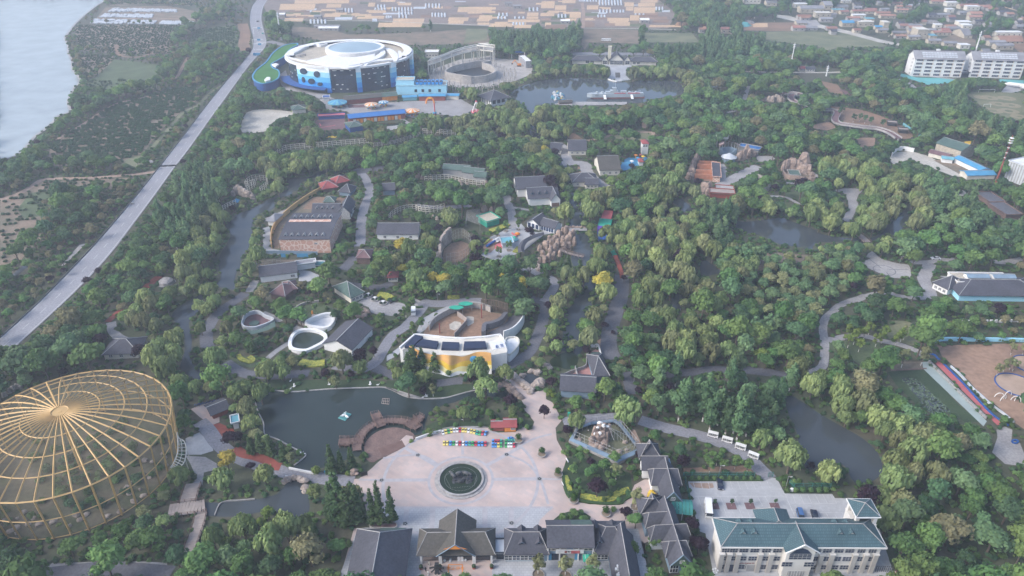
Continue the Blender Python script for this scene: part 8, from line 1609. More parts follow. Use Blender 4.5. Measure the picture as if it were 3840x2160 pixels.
leafmat('leaf_orchard',(0.061,0.123,0.054),(0.039,0.085,0.041), .4);leafmat('leaf_cover',(0.109,0.192,0.061),(0.070,0.130,0.047), .5)
mm('bark',(.13,.105,.085), amt=.3);mm('bark_white',(.55,.53,.50), amt=.1)
def leaves(mb, lumps, n, size, rng, droop=0, m=0, asp=1.0):
 tot=sum(l[1][0]*l[1][1] for l in lumps)
 for c, r in lumps:
  for _ in range(max(3, int(n*r[0]*r[1]/tot))):
   while 1:
    d=Vector((rng.gauss(0,1), rng.gauss(0,1), rng.gauss(0,1)))
    if d.length > .1: d.normalize();break
   if d.z < -.35: d.z=-d.z
   k=rng.uniform(.78,1.12);p=Vector((c[0]+d.x*r[0]*k, c[1]+d.y*r[1]*k, c[2]+d.z*r[2]*k))
   nrm=(d+Vector((rng.gauss(0,.45), rng.gauss(0,.45), rng.gauss(0,.45)+.15))).normalized()
   s_=size*rng.uniform(.6,1.35)
   if droop:
    t=Vector((0,0,-1));t=(t-nrm*t.dot(nrm)*(1-droop*.3));t=t.normalized() if t.length > .05 else nrm.orthogonal()
   else: t=(Matrix.Rotation(rng.uniform(0,6.28),3, nrm)@nrm.orthogonal()).normalized()
   u=nrm.cross(t).normalized()*s_*.5;t=t*s_*.5*asp
   mb.add([p-u-t*.6, p+u*.9-t, p+u*.3+t, p-u*.8+t*.7],[(0,1,2,3)], m)
def crown_mesh(kind, seed):
 rng=random.Random(seed);mb=MB();lumps=[]
 if kind == 'broad':     # rounded crown of uneven clumps,7 m wide
  for i in range(11):
   a=rng.uniform(0,6.28);q=rng.uniform(.2,2.3);z=5.6-.35*q*q*.6+rng.uniform(-.7, .7);s_=rng.uniform(1.1,1.7)
   lumps.append(((q*math.cos(a), q*math.sin(a), z),(s_, s_, s_*.85)))
  lumps.append(((0,0,5.9),(1.7,1.7,1.5)));n, sz, dr, asp=640, .62,0,1
 elif kind == 'willow':  # domed top and hanging sprays
  for i in range(9):
   a=i*.7+rng.uniform(-.4, .4);q=rng.uniform(1.4,2.5);z=rng.uniform(3.6,5.2);lumps.append(((q*math.cos(a), q*math.sin(a), z),(1.0,1.0, rng.uniform(1.5,2.1))))
  lumps.append(((0,0,6.0),(1.9,1.9,1.4)));lumps.append(((.9,-.5,6.4),(1.2,1.2,1.1)));n, sz, dr, asp=620, .48,1,2.2
 elif kind == 'poplar':  # upright egg of many small clumps
  for i in range(12):
   z=2.2+i*.72;w_=1.55*math.sin(PI*min(1,(z-.8)/9.6))**.7+.1;a=rng.uniform(0,6.28);lumps.append(((w_*.55*math.cos(a), w_*.55*math.sin(a), z+rng.uniform(-.3,.3)),(w_*.8, w_*.8,1.15)))
  n, sz, dr, asp=560, .5,0,1.1
 elif kind == 'conifer':
  for i in range(13):
   z=1.4+i*.88;w_=1.75*(1-(z-1)/13.2)**.8+.12
   for k in range(3):
    a=rng.uniform(0,6.28);lumps.append(((w_*.5*math.cos(a), w_*.5*math.sin(a), z),(w_*.62, w_*.62, .6)))
  n, sz, dr, asp=800, .42,0,1
 elif kind == 'young':   # thin open crown
  for i in range(7):
   a=rng.uniform(0,6.28);q=rng.uniform(.2,1.1);lumps.append(((q*math.cos(a), q*math.sin(a), rng.uniform(2.4,5.2)),(.6, .6, .7)))
  n, sz, dr, asp=190, .45,0,1.2
 elif kind == 'ball':
  lumps=[((0,0,1.0),(1,1,1))];n, sz, dr, asp=260, .22,0,1
 else:                   # low shrub
  for i in range(5):
   a=rng.uniform(0,6.28);q=rng.uniform(0,1.0);lumps.append(((q*math.cos(a), q*math.sin(a), rng.uniform(.5,1.1)),(.8, .8, .7)))
  n, sz, dr, asp=150, .5,0,1
 for c, r in lumps: mb.blob(c,[v*.74 for v in r],6,3,0, rng, .25)
 leaves(mb, lumps, n, sz, rng, dr,0, asp)
 return mb
def trunk_mb(kind, seed, m=0):
 rng=random.Random(seed*7+1);mb=MB();h=dict(broad=4.6, willow=4.4, poplar=7, conifer=11.5, young=4, ball=.5, shrub=.6)[kind];r=dict(broad=.22, willow=.26, poplar=.2, conifer=.22, young=.09, ball=.1, shrub=.08)[kind]
 mb.tube((0,0,-.05),(0,0,h*.5), r,6, r*.75, m);mb.tube((0,0,h*.5),(.1,.1,h), r*.75,5, r*.3, m)
 if kind in ('broad','willow','young'):
  for k in range(4):
   a=k*1.57+rng.uniform(-.4,.4);L=h*.42;mb.tube((0,0,h*(.42+.1*k)),(L*math.cos(a), L*math.sin(a), h*(.85+.1*k)), r*.5,4, r*.15, m)
 if kind in ('poplar','young'): mb.tube((0,0,-.04),(0,0,1.1), r*1.12,6, r*1.06, m+1)
 return mb
KINDS=dict(broad=('broadleaf_tree','tree',5), willow=('willow_tree','tree',4), poplar=('poplar_tree','tree',3), conifer=('conifer_tree','tree',2), young=('young_tree','tree',2), ball=('clipped_shrub','shrub',1), shrub=('shrub','shrub',3))
CM, TM={}, {}
for k,(nm, ct_, nv) in KINDS.items():
 CM[k]=[crown_mesh(k,11*i+3) for i in range(nv)];TM[k]=[trunk_mb(k, i+1) for i in range(nv)]
CACHE={}
def crown_me(k, v, lm):
 key=(k, v, lm)
 if key not in CACHE: CACHE[key]=CM[k][v].mesh('crown', M_[lm])
 return CACHE[key]
def trunk_me(k, v):
 key=(k, v)
 if key not in CACHE: CACHE[key]=TM[k][v].mesh('trunk',[M_['bark'],M_['bark_white']])
 return CACHE[key]
def whole_me(k, v, lm):
 key=('w', k, v, lm)
 if key not in CACHE:
  mb=MB();mb.add(CM[k][v].v, CM[k][v].f,0);t=TM[k][v];mb.add(t.v, t.f,[1+m for m in t.m]);CACHE[key]=mb.mesh('tree',[M_[lm],M_['bark'],M_['bark_white']])
 return CACHE[key]
T_LIST=[]   # kind, look, x, y, scale, zscale, leaf
CAN=np.zeros((MHH, MW), bool)
def mget(M, q):
 x, y=int(q[0]*.25), int(q[1]*.25)
 return M[y, x] if 0 <= x < MW and 0 <= y < MHH else 0
HGT=dict(broad=7.2, willow=7.2, poplar=10.8, conifer=12.8, young=5.6, ball=2, shrub=1.6);WID=dict(broad=3.4, willow=3.4, poplar=1.7, conifer=1.7, young=1.4, ball=1, shrub=1.5)
# special trees: centre of crown on the map (F), width in F px, kind, leaf
def sp(kind, leaf, s, look):
 for tok in s.split():
  v=[float(a) for a in tok.split(',')];c=g('F', v[0], v[1],3.5);wd=v[2]*1.4907*2/(FL/((c-Vector((0,0,H))).dot(Vector((0,ct,-st)))))
  s_=wd/(2*WID[kind])*(1.25 if leaf in ('leaf_willow','leaf_yellow') else 1);zs=s_*(v[3] if len(v) > 3 else 1);p=g('F', v[0], v[1], HGT[kind]*zs*.6)
  T_LIST.append((kind, look, p.x, p.y, s_, zs, leaf,1))
sp('broad','leaf_purple','252,856,20 352,884,22 247,682,11 222,707,13 290,529,8 233,599,8 127,702,12 160,682,10 845,900,15 905,898,24 940,884,14 817,935,12,.8 775,738,10 1343,780,16 1382,770,12 1188,953,15 1284,1008,20 1369,1034,15,1.3 1388,961,16 1400,863,17 1426,1083,16 1503,1226,28 1486,1162,13 1575,1290,18 1719,1162,21 1881,1168,14 1741,1318,20 1759,1373,27 1606,1144,11 2185,1248,32 2038,1172,12 2018,472,27 1913,507,17 1685,445,13 1755,459,12 1720,647,24 1739,386,12 1782,620,12 1854,703,20 1591,539,12 1605,604,12 1589,419,10 2543,598,9 2513,779,18 1358,453,18 1395,478,18 1334,584,14 1197,604,14 1201,625,14 1197,650,18 1253,663,9 1328,719,11 1379,768,13 1586,537,10 639,435,13 888,555,9 1261,345,14 1394,387,15 1491,313,12 1522,313,13 1381,457,20 1194,360,12 583,1103,23 630,1173,13 159,938,13 821,940,13 884,944,11 601,1099,16 467,318,7 533,317,6 580,245,6 460,407,8 533,450,13 627,128,9 1475,881,14 1522,819,11 1607,983,12 1686,974,14 1737,849,19 1570,700,10 390,885,10','dark purple-leaved')
sp('shrub','leaf_purple','1066,981,15 1545,835,8','dark purple-leaved')
sp('broad','leaf_yellow','1014,620,19 1014,679,13 1089,700,15 1119,706,17 1264,703,12,1.3 1315,714,12,1.3 1513,708,22 1366,380,12 570,1158,19,1.2','yellow-flowering')
sp('broad','leaf_lime','673,1290,20 655,1315,14 1915,892,20 700,1305,13 2128,848,8 1917,902,10 1990,660,14','bright yellow-green')
sp('willow','leaf_willow','1047,703,22 744,400,14 1445,715,16 1525,738,22 1400,873,16 540,900,24 500,770,14 505,825,14 540,760,16 668,935,22 712,935,18 905,926,16 1048,700,10 1270,940,20 1205,935,28 1165,1040,16 1290,1035,12 1575,1035,30 1000,940,14 1034,958,16 2265,1075,28 2255,1210,34 2232,1310,30 2085,1190,26 1990,1150,34 665,1195,24 560,1205,26 1530,590,20 1525,700,16 743,425,16 820,420,15 870,410,13 655,990,22 590,990,20 450,965,20 490,975,16 640,610,12 1450,1060,20 1195,620,14','pale drooping')
sp('broad','leaf_broad','1460,1150,16 1440,1180,14 1480,1190,16 1520,1170,18 1545,1150,16 1560,1190,14 1455,1210,10 1540,1215,13 1590,1180,12 1445,1290,13 1415,1300,12 1465,1305,10 1495,1180,12 1530,1195,12 1450,1015,22 1490,1000,14 1400,1010,12 1600,1310,22 1590,1380,22 1650,1360,20','green')
sp('broad','leaf_fresh','1140,1040,14 1190,1045,12 1230,1040,14 1255,1060,11 1110,1060,12 1100,1030,10 1290,1050,13 1310,1060,11 1080,1085,11 1325,1075,8','fresh green')
def cone(s):
 for tok in s.split(';'):
  a, b=tok.split('>');a=[float(v) for v in a.split(',')];y1, wd=[float(v) for v in b.split(',')]
  p=g('L', a[0], a[1]);d=p.y*ct+H*st;lo, hi=3,30     # height from where base and tip lie
  for _ in range(20):
   m_=(lo+hi)/2
   if (px((p.x, p.y, m_))[1]-1380)*REG['L'][2] > y1: lo=m_
   else: hi=m_
  T_LIST.append(('conifer','narrow dark conical', p.x, p.y, wd*.76/(2*WID['conifer']), lo/HGT['conifer'], 'leaf_conifer',1))
cone('965,1090>835,4.6;1017,1095>780,5.4;1100,1095>815,5;735,1062>720,8.5;845,1062>790,8;790,1080>840,8;680,735>530,5.5;745,720>570,4.5;820,705>545,4.5;345,640>510,4.4;190,600>445,5;255,610>470,5;120,600>480,4.5;690,1050>790,7')
def cone2(r, s):
 for tok in s.split():
  x, y, h, w_=[float(v) for v in tok.split(',')];p=g(r, x, y);T_LIST.append(('conifer','narrow dark conical', p.x, p.y, w_/3.4, h/12.8, 'leaf_conifer',1))
cone2('H','1210,1200,12,5 1360,1100,11,5 1420,1090,12,5 1530,1110,11,5 560,1000,9,4');cone2('R','320,920,13,6 570,930,10,4.5 260,930,10,5 420,900,11,4.5');cone2('C','910,1180,12,5');cone2('Q','740,950,8,3.4')
def young(r, s, leaf='leaf_fresh', k=1):
 for tok in s.split():
  x, y=[float(v) for v in tok.split(',')][:2];p=g(r, x, y);T_LIST.append(('young','thin young', p.x, p.y,1.2*k,1.1*k, leaf,1))
young('M','1575,1430 1800,1440 2020,1440 2382,885 2215,670','leaf_grey',1.25);young('H','960,655 665,930 778,905 870,850 770,720 845,665');young('R','310,170 230,285 410,430 310,480 580,950 445,910')
young('P','235,215 310,250 390,240 440,190 300,280 245,310 345,350 580,220 560,270 740,255 690,290 505,300','leaf_lime',1.1);young('P','655,500 748,495 930,480','leaf_grey',1.5);young('P','1640,575 1790,530 1760,520 1700,540 1880,380 1770,380','leaf_grey',1.0)
young('N','500,665 1270,605 1385,605 1580,600 1240,560 1330,540 1480,570','leaf_fresh');young('T','430,110 480,100 510,135 560,135 600,105 640,130 660,100 690,75 530,60','leaf_poplar',1.7);young('T','610,820 715,820 800,830 770,780','leaf_poplar',1.6)
young('D','1020,880 1125,925 1170,920 1210,935 1250,950 1340,970 1040,855 930,830','leaf_dark',1.2)
for s in ('345,575','533,575','738,575','1012,575'):   # bare-stemmed saplings in the car park
 x, y=[float(v) for v in s.split(',')];p=g('O', x, y);T_LIST.append(('young','small dark sapling with a white stem in the car park', p.x, p.y, .5, .55, 'leaf_dark',1))
# clipped shrubs round the plaza;radius in m
def balls(r, s, z=0, leaf='leaf_topiary', look='round clipped'):
 for tok in s.split():
  v=[float(a) for a in tok.split(',')];p=g(r, v[0], v[1]);T_LIST.append(('ball', look, p.x, p.y, v[2], v[2], leaf,1, z))
balls('M','1415,335,1.15 1606,450,1.15 1740,618,1.15 1870,828,1.2 2134,940,1.2', .8)
balls('M','1880,540,.8 1845,700,.8 1870,760,.75 1900,775,.9 1945,770,.8 1885,720,.7 1920,735,.7 2170,790,1 2120,835,.9 2240,838,.9 2195,920,1 1192,250,1.1 1105,222,1 895,222,.9 16,618,.9 1830,410,.9 1960,1000,1.1 1840,980,1 1925,950,1.1 1070,90,.8 1095,80,.8 1120,95,.8 1050,110,.8 2030,110,.9 2100,110,.8 2130,100,.8', leaf='leaf_broad')
balls('R','1595,690,.8 1640,665,.8 1680,620,.8 1940,1185,.9 1910,1215,.9 1960,1225,.9 1920,1170,.8 1990,1210,.7', leaf='leaf_lime', look='round yellow-green clipped');balls('R','395,965,1 440,970,1 730,975,1.3 1550,970,.9 1585,960,.8 1600,945,.8', leaf='leaf_broad');balls('Q','510,985,1.2 110,1125,.9', leaf='leaf_broad')
balls('L','790,750,.9 570,740,1.6', leaf='leaf_lime')
balls('O','20,290,.75 98,290,.75 182,290,.75 262,290,.75 345,290,.75 425,290,.75 515,290,.75 590,290,.75 672,290,.75 750,290,.75 830,290,.85 1080,300,.8 1110,350,.8 1145,425,.9 1235,425,.9 1315,425,1 1400,425,.9 1490,425,.9 1565,425,1', leaf='leaf_broad')
# species zones on the map
zone('b','F-200,-200 2800,-200 2800,1700 -200,1700')
zone('s','E1200,100 1500,0 1932,60 1932,140 1500,150 1400,200 1360,330 1000,480 900,560 700,800 500,950 300,1200 200,1300 60,1449 0,1449 0,1520 380,1400 700,1180 900,960 1150,640 1300,500 1450,300');zone('s','A1560,500 1900,350 1900,450 1200,1100 1000,1449 860,1449 1100,1120 1300,950 1480,780')
zone('B','A390,930 440,870 560,760 640,720 800,745 1000,690 1200,660 1220,690 1000,740 780,840 600,940 400,1080 350,1250 880,1260 900,1310 300,1320 100,1449 -60,1449 0,1200 160,1150');zone('B','A1180,610 1230,520 1320,500 1380,430 1300,340 1400,200 1600,110 1750,60 1760,150 1560,200 1400,330 1440,380 1700,380 1760,420 1700,560 1560,600 1480,640');zone('B','E340,560 340,450 500,330 700,230 820,210 820,330 700,480 500,660 300,760 200,900 60,1090 0,1090 0,900');zone('B','A545,510 640,560 650,740 600,800 510,810')
zone('p','B1190,230 1932,230 1932,420 1350,420 1230,330');zone('p','B470,260 720,260 730,320 1230,300 1240,370 1000,330 480,350');zone('p','C0,150 850,180 870,370 770,400 760,470 180,400 0,360');zone('p','C905,330 1110,320 1380,330 1700,330 1932,300 1932,500 1430,480 1370,400 905,390')
zone('p','D0,210 740,260 740,330 1450,350 1490,440 1300,460 930,450 600,440 240,450 0,420');zone('p','D1700,560 2100,900 2400,1000 2400,1180 2100,1050 1850,900 1600,700');zone('p','J850,50 1100,20 1250,200 1250,400 1900,650 1900,850 1500,650 1080,500 1050,300')
zone('p','I560,720 900,750 1160,880 1420,960 1850,1000 1850,1150 1400,1170 1060,1160 900,1050 600,900');zone('p','F1690,930 1990,980 1990,1100 1930,1130 1700,1080 1640,1000');zone('p','E1380,140 1680,140 1640,420 1560,580 1380,700 1180,600 1340,420')
zone('g','T380,60 1400,60 1500,200 1480,420 1250,650 1250,800 1000,760 380,560 340,420 600,200')
zone('w','F1560,600 1620,560 1760,720 1850,900 1800,980 1700,960 1640,800');zone('w','F1180,250 1380,330 1400,390 1250,360 1060,330');zone('w','F940,640 1160,540 1180,620 1000,700');zone('w','J160,80 700,100 920,260 920,420 780,520 800,380 680,280 480,190 200,240');zone('w','R1870,120 2150,100 2160,550 1980,680 1830,650 1800,400');zone('w','I380,350 900,450 500,1449 150,1449 350,800');zone('w','G60,440 280,480 280,800 200,1100 0,1100');zone('w','G380,330 640,200 1050,60 1050,180 640,260 540,400');zone('w','F660,375 1050,340 1050,370 640,420');zone('w','F1085,330 1200,330 1200,360 1080,370');zone('w','F2085,450 2280,470 2290,560 2200,520 2080,490')
zone('o','A560,220 600,190 1400,190 1320,320 1290,400 1150,410 900,415 620,380 580,300');zone('o','A600,420 860,420 840,480 650,590 640,560');zone('O','A520,1000 900,780 1200,705 1490,640 1480,760 1300,900 1200,1000 1080,1160 900,1240 350,1255 380,1120');zone('q','A650,600 1200,600 1200,660 780,740 650,730')
zone('o','A1500,220 1760,190 1800,400 1560,380 1380,360');zone('q','E0,310 150,250 280,165 600,150 1060,130 1000,160 800,210 500,280 350,350 330,560 200,700 90,860 0,900');zone('o','A800,0 1500,0 1450,45 1280,30 850,35');zone('x','A760,50 1480,55 1460,185 690,185')
zone('x','A860,450 1200,490 1200,600 720,600');zone('x','A900,1240 1000,1180 1090,1170 1080,1250 960,1280')
zone('x','B260,60 500,-40 1932,-40 1932,225 860,250 400,140');zone('x','C-20,-40 1430,-40 1500,140 1500,215 870,215 0,190');zone('n','C600,-30 800,20 830,110 700,100 600,60');zone('v','D450,-60 2415,-60 2415,420 2000,390 1480,330 900,180 560,120');zone('v','D0,150 500,130 600,230 0,240')
zone('t','D980,780 1560,950 1450,1050 1000,900');zone('x','D690,500 1030,520 1030,600 690,620');zone('x','D740,520 960,600 900,700 700,640')
zone('h','P0,0 560,0 560,180 200,200 0,150');zone('n','P940,130 1899,80 1899,250 1060,240 960,330');zone('s','J720,1000 1000,990 1060,1140 800,1140');
zone('x','F470,1120 640,1130 720,1180 620,1230 500,1200')
rng=random.Random(5)
rivp=[Vector((q.x, q.y,0)) for p in RIV for q in p]
rg={}
for q in rivp: rg.setdefault((int(q.x//20), int(q.y//20)),[]).append(q)
def near_river(x, y, d):
 cx, cy=int(x//20), int(y//20)
 for i in (-1,0,1):
  for j in (-1,0,1):
   for q in rg.get((cx+i, cy+j),()):
    if (q.x-x)**2+(q.y-y)**2 < d*d: return True
 return False
grid={}
for t in T_LIST: grid.setdefault((int(t[2]//12), int(t[3]//12)),[]).append((t[2], t[3], WID[t[0]]*t[4]))
def free(x, y, r):
 cx, cy=int(x//12), int(y//12)
 for i in (-1,0,1):
  for j in (-1,0,1):
   for a, b, c in grid.get((cx+i, cy+j),()):
    if (a-x)**2+(b-y)**2 < (r+c)**2*.36: return False
 return True
def ok(x, y, s_, h, wd, z0=.3):
 if mget(GM, px((x, y,0))) == 1: return False
 for a, b in ((0, .95),(-.8, .6),(.8, .6),(0, .35),(0, .7),(-.45, .85),(.45, .85)):
  q=px((x+a*wd, y-(wd*.6 if b < .4 else 0), h*b))
  if mget(GM, q) == 1 or mget(BM, q): return False
 return True
def place(kind, look, x, y, s_, zs, leaf):
 T_LIST.append((kind, look, x, y, s_, zs, leaf,0));grid.setdefault((int(x//12), int(y//12)),[]).append((x, y, WID[kind]*s_))
hl=sorted([px(v) for v in Lh], key=lambda v: v[1])
def Lx(q):                                   # is the point left of the highway?
 for i in range(len(hl)-1):
  if hl[i][1] <= q[1] < hl[i+1][1]: return q[0] < hl[i][0]+(hl[i+1][0]-hl[i][0])*(q[1]-hl[i][1])/(hl[i+1][1]-hl[i][1])
 return False
def gen():
 y=118.0
 while y < 2300:
  step=4.6 if y < 700 else 4.6*(y/700)**1.2
  hw=1920/FL*(y*ct+H*st)*1.06+15;x=-hw+rng.uniform(0, step)
  while x < hw:
   yy=y+rng.uniform(-.45, .45)*step;xx=x+rng.uniform(-.35, .35)*step;q=px((xx, yy,0));x += step
   if q[1] > 2300: continue
   qq=(min(max(q[0],0),3839), min(max(q[1],0),2159));z=chr(mget(SP, qq)) if mget(SP, qq) else 'b';gm=mget(GM, qq)
   if q[0] != qq[0] or q[1] != qq[1]: gm=0
   if gm == 1 or z in 'xoOq': continue
   if gm in (ord('t'), ord('x')): z='t'
   if z == 'B': z='b'
   elif z == 'b' and q[0] < 1300 and Lx(q): z='n'
   r_=rng.random();big=1+max(0,(y-700)/1500)
   if z == 'v': 
    if r_ > .68: continue
    kind, lf, s_=rng.choice(('broad','broad','poplar')), rng.choice(('leaf_broad','leaf_dark')), rng.uniform(.9,1.5)*big
   elif z == 't':
    if r_ > .07: continue
    kind, lf, s_='young', rng.choice(('leaf_fresh','leaf_grey')), rng.uniform(.8,1.3)
   elif z == 's': kind, lf, s_=rng.choice(('shrub','shrub','broad')), rng.choice(('leaf_broad','leaf_dark','leaf_broad')), rng.uniform(.6, .85);s_ *= 1.6 if kind == 'shrub' else 1
   elif z == 'n':
    if r_ > .5: continue
    kind, lf, s_='broad', rng.choice(('leaf_broad','leaf_olive')), rng.uniform(.5, .9)
   elif z == 'g': kind, lf, s_='broad','leaf_grey' if r_ > .6 else 'leaf_poplar', rng.uniform(.8,1.2)
   elif z == 'h': kind, lf, s_='broad','leaf_dark', rng.uniform(.8,1.1)
   elif z == 'p': kind, lf, s_='poplar' if r_ < .8 else 'broad', rng.choice(('leaf_poplar','leaf_poplar','leaf_dark')), rng.uniform(1.15,1.6);s_=s_ if kind == 'poplar' else 1.0
   elif (z == 'w' and r_ < .85) or (y < 760 and near_river(xx, yy,16) and r_ < .75): kind, lf, s_='willow', rng.choice(('leaf_willow','leaf_willow','leaf_grey')), rng.uniform(1.0,1.6)
   else:
    if q[0] < 900 and q[1] < 1200: big *= .8
    kind, lf, s_=('broad', rng.choice(('leaf_broad','leaf_broad','leaf_dark','leaf_fresh','leaf_poplar','leaf_olive' if r_ < .3 else 'leaf_broad')), rng.choice((.9,1.1,1.3,1.5,1.75,2.0))*rng.uniform(.9,1.1)*big)
    if r_ > .93: kind, lf, s_='broad','leaf_purple' if r_ > .985 else 'leaf_dark', rng.uniform(.5, .8)
   wd=WID[kind]*s_;zs=s_*rng.uniform(.78,1.25)
   if not free(xx, yy, wd): continue
   if ok(xx, yy, s_, HGT[kind]*zs, wd): place(kind, None, xx, yy, s_, zs, lf)
   else:
    s_ *= .62;wd *= .62;zs *= .62
    if z not in 'vt' and ok(xx, yy, s_, HGT[kind]*zs, wd): place('broad' if kind != 'shrub' else kind, None, xx, yy, s_*(.9 if kind != 'poplar' else .5), zs*.9, lf if kind != 'poplar' else 'leaf_broad')
  y += step*.95
gen()
# orchard bushes in rows and ground cover under the woods
ORCH, COVER=[],[]
y=300.0
while y < 1250:
 hw=1920/FL*(y*ct+H*st)+5;x=-hw
 while x < -60:
  xx, yy=x+rng.uniform(-.5,.5)+(y*.35 % 3), y+x*.18 % 4.9+rng.uniform(-.4,.4);q=px((xx, yy,0));x += 2.6
  if not (0 < q[0] < 3840 and 0 < q[1] < 2160): continue
  z=chr(mget(SP, q)) if mget(SP, q) else 'b'
  if z not in 'oOq' or mget(GM, q) == 1 or rng.random() < dict(o=.22, O=.10, q=.5)[z]: continue
  ORCH.append((xx, yy, rng.uniform(.85,1.2)*(1.05 if z == 'O' else .8)))
 y += 4.9
y=120.0
while y < 900:
 st_=2.6 if y < 450 else 2.6*(y/450);hw=1920/FL*(y*ct+H*st)+5;x=-hw
 while x < hw:
  xx, yy=x+rng.uniform(-1,1), y+rng.uniform(-1,1);q=px((xx, yy,0));x += st_
  if not (0 <= q[0] < 3840 and 0 <= q[1] < 2300): continue
  q=(q[0], min(q[1],2159));z=chr(mget(SP, q)) if mget(SP, q) else 'b';gm=mget(GM, q)
  if gm == 1 or z in 'xoOqv' or mget(BM, px((xx, yy,1))) or mget(BM, px((xx, yy, .1))): continue
  if (gm == ord('t') and rng.random() > .12) or rng.random() > .75: continue
  COVER.append((xx, yy, rng.uniform(.5,1.0)))
 y += st_
for v in DOMESHRUBS: COVER.append((v.x, v.y, rng.uniform(.6,1.5)))
# a landmark for every tree, so that its label says where it stands
LMK=[]
for s in LANDMARKS.strip().split('\n'):
 r_, nm=s.split('|');q=px(g(r_[0], *[float(v) for v in r_[1:].split(',')]));LMK.append((q[0], q[1], nm))
def where(x, y):
 q=px((x, y,0));b=min(LMK, key=lambda l: (l[0]-q[0])**2+(2.2*(l[1]-q[1]))**2);dx, dy=q[0]-b[0],2.0*(q[1]-b[1])
 if abs(dx) > abs(dy): return ('right of ' if dx > 0 else 'left of ')+b[2]
 return ('in front of ' if dy > 0 else 'behind ')+b[2]
LOOK=dict(leaf_broad='mid green', leaf_fresh='fresh green', leaf_dark='dark green', leaf_willow='pale green', leaf_poplar='grey-green', leaf_grey='silvery green', leaf_conifer='dark green', leaf_purple='dark purple', leaf_yellow='yellow-flowered', leaf_lime='yellow-green', leaf_topiary='bright green', leaf_olive='olive green', leaf_orchard='dark')
KN=dict(broad='broadleaf tree', willow='willow tree', poplar='upright poplar', conifer='conical conifer', young='slender young tree', ball='round clipped shrub', shrub='low spreading shrub')
by={}
for t in T_LIST: by.setdefault('purple' if t[6] == 'leaf_purple' else t[0],[]).append(t)
def gn_scatter(name, protos, P_, label, cat, group):
 n=len(P_);me=bpy.data.meshes.new(name);me.vertices.add(n);me.vertices.foreach_set('co',[c for p in P_ for c in (p[0], p[1],0)])
 for nm, ty in (('sxy','FLOAT'),('sz','FLOAT'),('rot','FLOAT'),('pid','INT')): me.attributes.new(nm, ty, 'POINT')
 me.attributes['sxy'].data.foreach_set('value',[p[2] for p in P_]);me.attributes['sz'].data.foreach_set('value',[p[3] for p in P_])
 me.attributes['rot'].data.foreach_set('value',[p[4] for p in P_]);me.attributes['pid'].data.foreach_set('value',[p[5] for p in P_])
 o=link(name, me);tag(o, label, cat, group, 'stuff')
 ng=bpy.data.node_groups.new(name, 'GeometryNodeTree');ng.interface.new_socket('Geometry', in_out='INPUT', socket_type='NodeSocketGeometry');ng.interface.new_socket('Geometry', in_out='OUTPUT', socket_type='NodeSocketGeometry')
 N=ng.nodes;gi=N.new('NodeGroupInput');go=N.new('NodeGroupOutput');ip=N.new('GeometryNodeInstanceOnPoints');gt=N.new('GeometryNodeGeometryToInstance')
 for pr in protos[::-1]:
  oi=N.new('GeometryNodeObjectInfo');oi.inputs['Object'].default_value=pr;oi.transform_space='ORIGINAL';ng.links.new(oi.outputs['Geometry'], gt.inputs[0])
 def at(nm, ty):
  a=N.new('GeometryNodeInputNamedAttribute');a.data_type=ty;a.inputs['Name'].default_value=nm;return a.outputs['Attribute']
 cs=N.new('ShaderNodeCombineXYZ');cr_=N.new('ShaderNodeCombineXYZ');a=at('sxy','FLOAT');ng.links.new(a, cs.inputs[0]);ng.links.new(a, cs.inputs[1]);ng.links.new(at('sz','FLOAT'), cs.inputs[2]);ng.links.new(at('rot','FLOAT'), cr_.inputs[2])
 ng.links.new(gi.outputs[0], ip.inputs['Points']);ng.links.new(gt.outputs[0], ip.inputs['Instance']);ip.inputs['Pick Instance'].default_value=True
 ng.links.new(at('pid','INT'), ip.inputs['Instance Index']);ng.links.new(cr_.outputs[0], ip.inputs['Rotation']);ng.links.new(cs.outputs[0], ip.inputs['Scale']);ng.links.new(ip.outputs[0], go.inputs[0])
 o.modifiers.new('scatter','NODES').node_group=ng
 return o
def inst(t, full, nm):
 k, look, x, y, s_, zs, lf, special=t[:8];z=t[8] if len(t) > 8 else 0;v=rng.randrange(KINDS[k][2]);rz=rng.uniform(0,6.28);wh=where(x, y)
 size='' if k in ('ball','shrub') else ('small ' if zs*HGT[k] < 5.5 else 'tall ' if zs*HGT[k] > 8.4 else 'medium ')
 col_=LOOK[lf]
 if look and 'car park' in look: lab=look
 else: lab=size+col_+' '+KN[k]+' '+wh
 lab=' '.join(lab.split()[:16])
 if full:
  o=thing(nm, lab, KINDS[k][1],(x, y, z), rz);o.scale=(s_, s_, zs);link('trunk', trunk_me(k, v), o);link('crown', crown_me(k, v, lf), o)
 else:
  o=link(nm, whole_me(k, v, lf), None,(x, y, z), rz);o.scale=(s_, s_, zs);tag(o, lab, KINDS[k][1])
 TREES.append(o);return o
TREES=[]
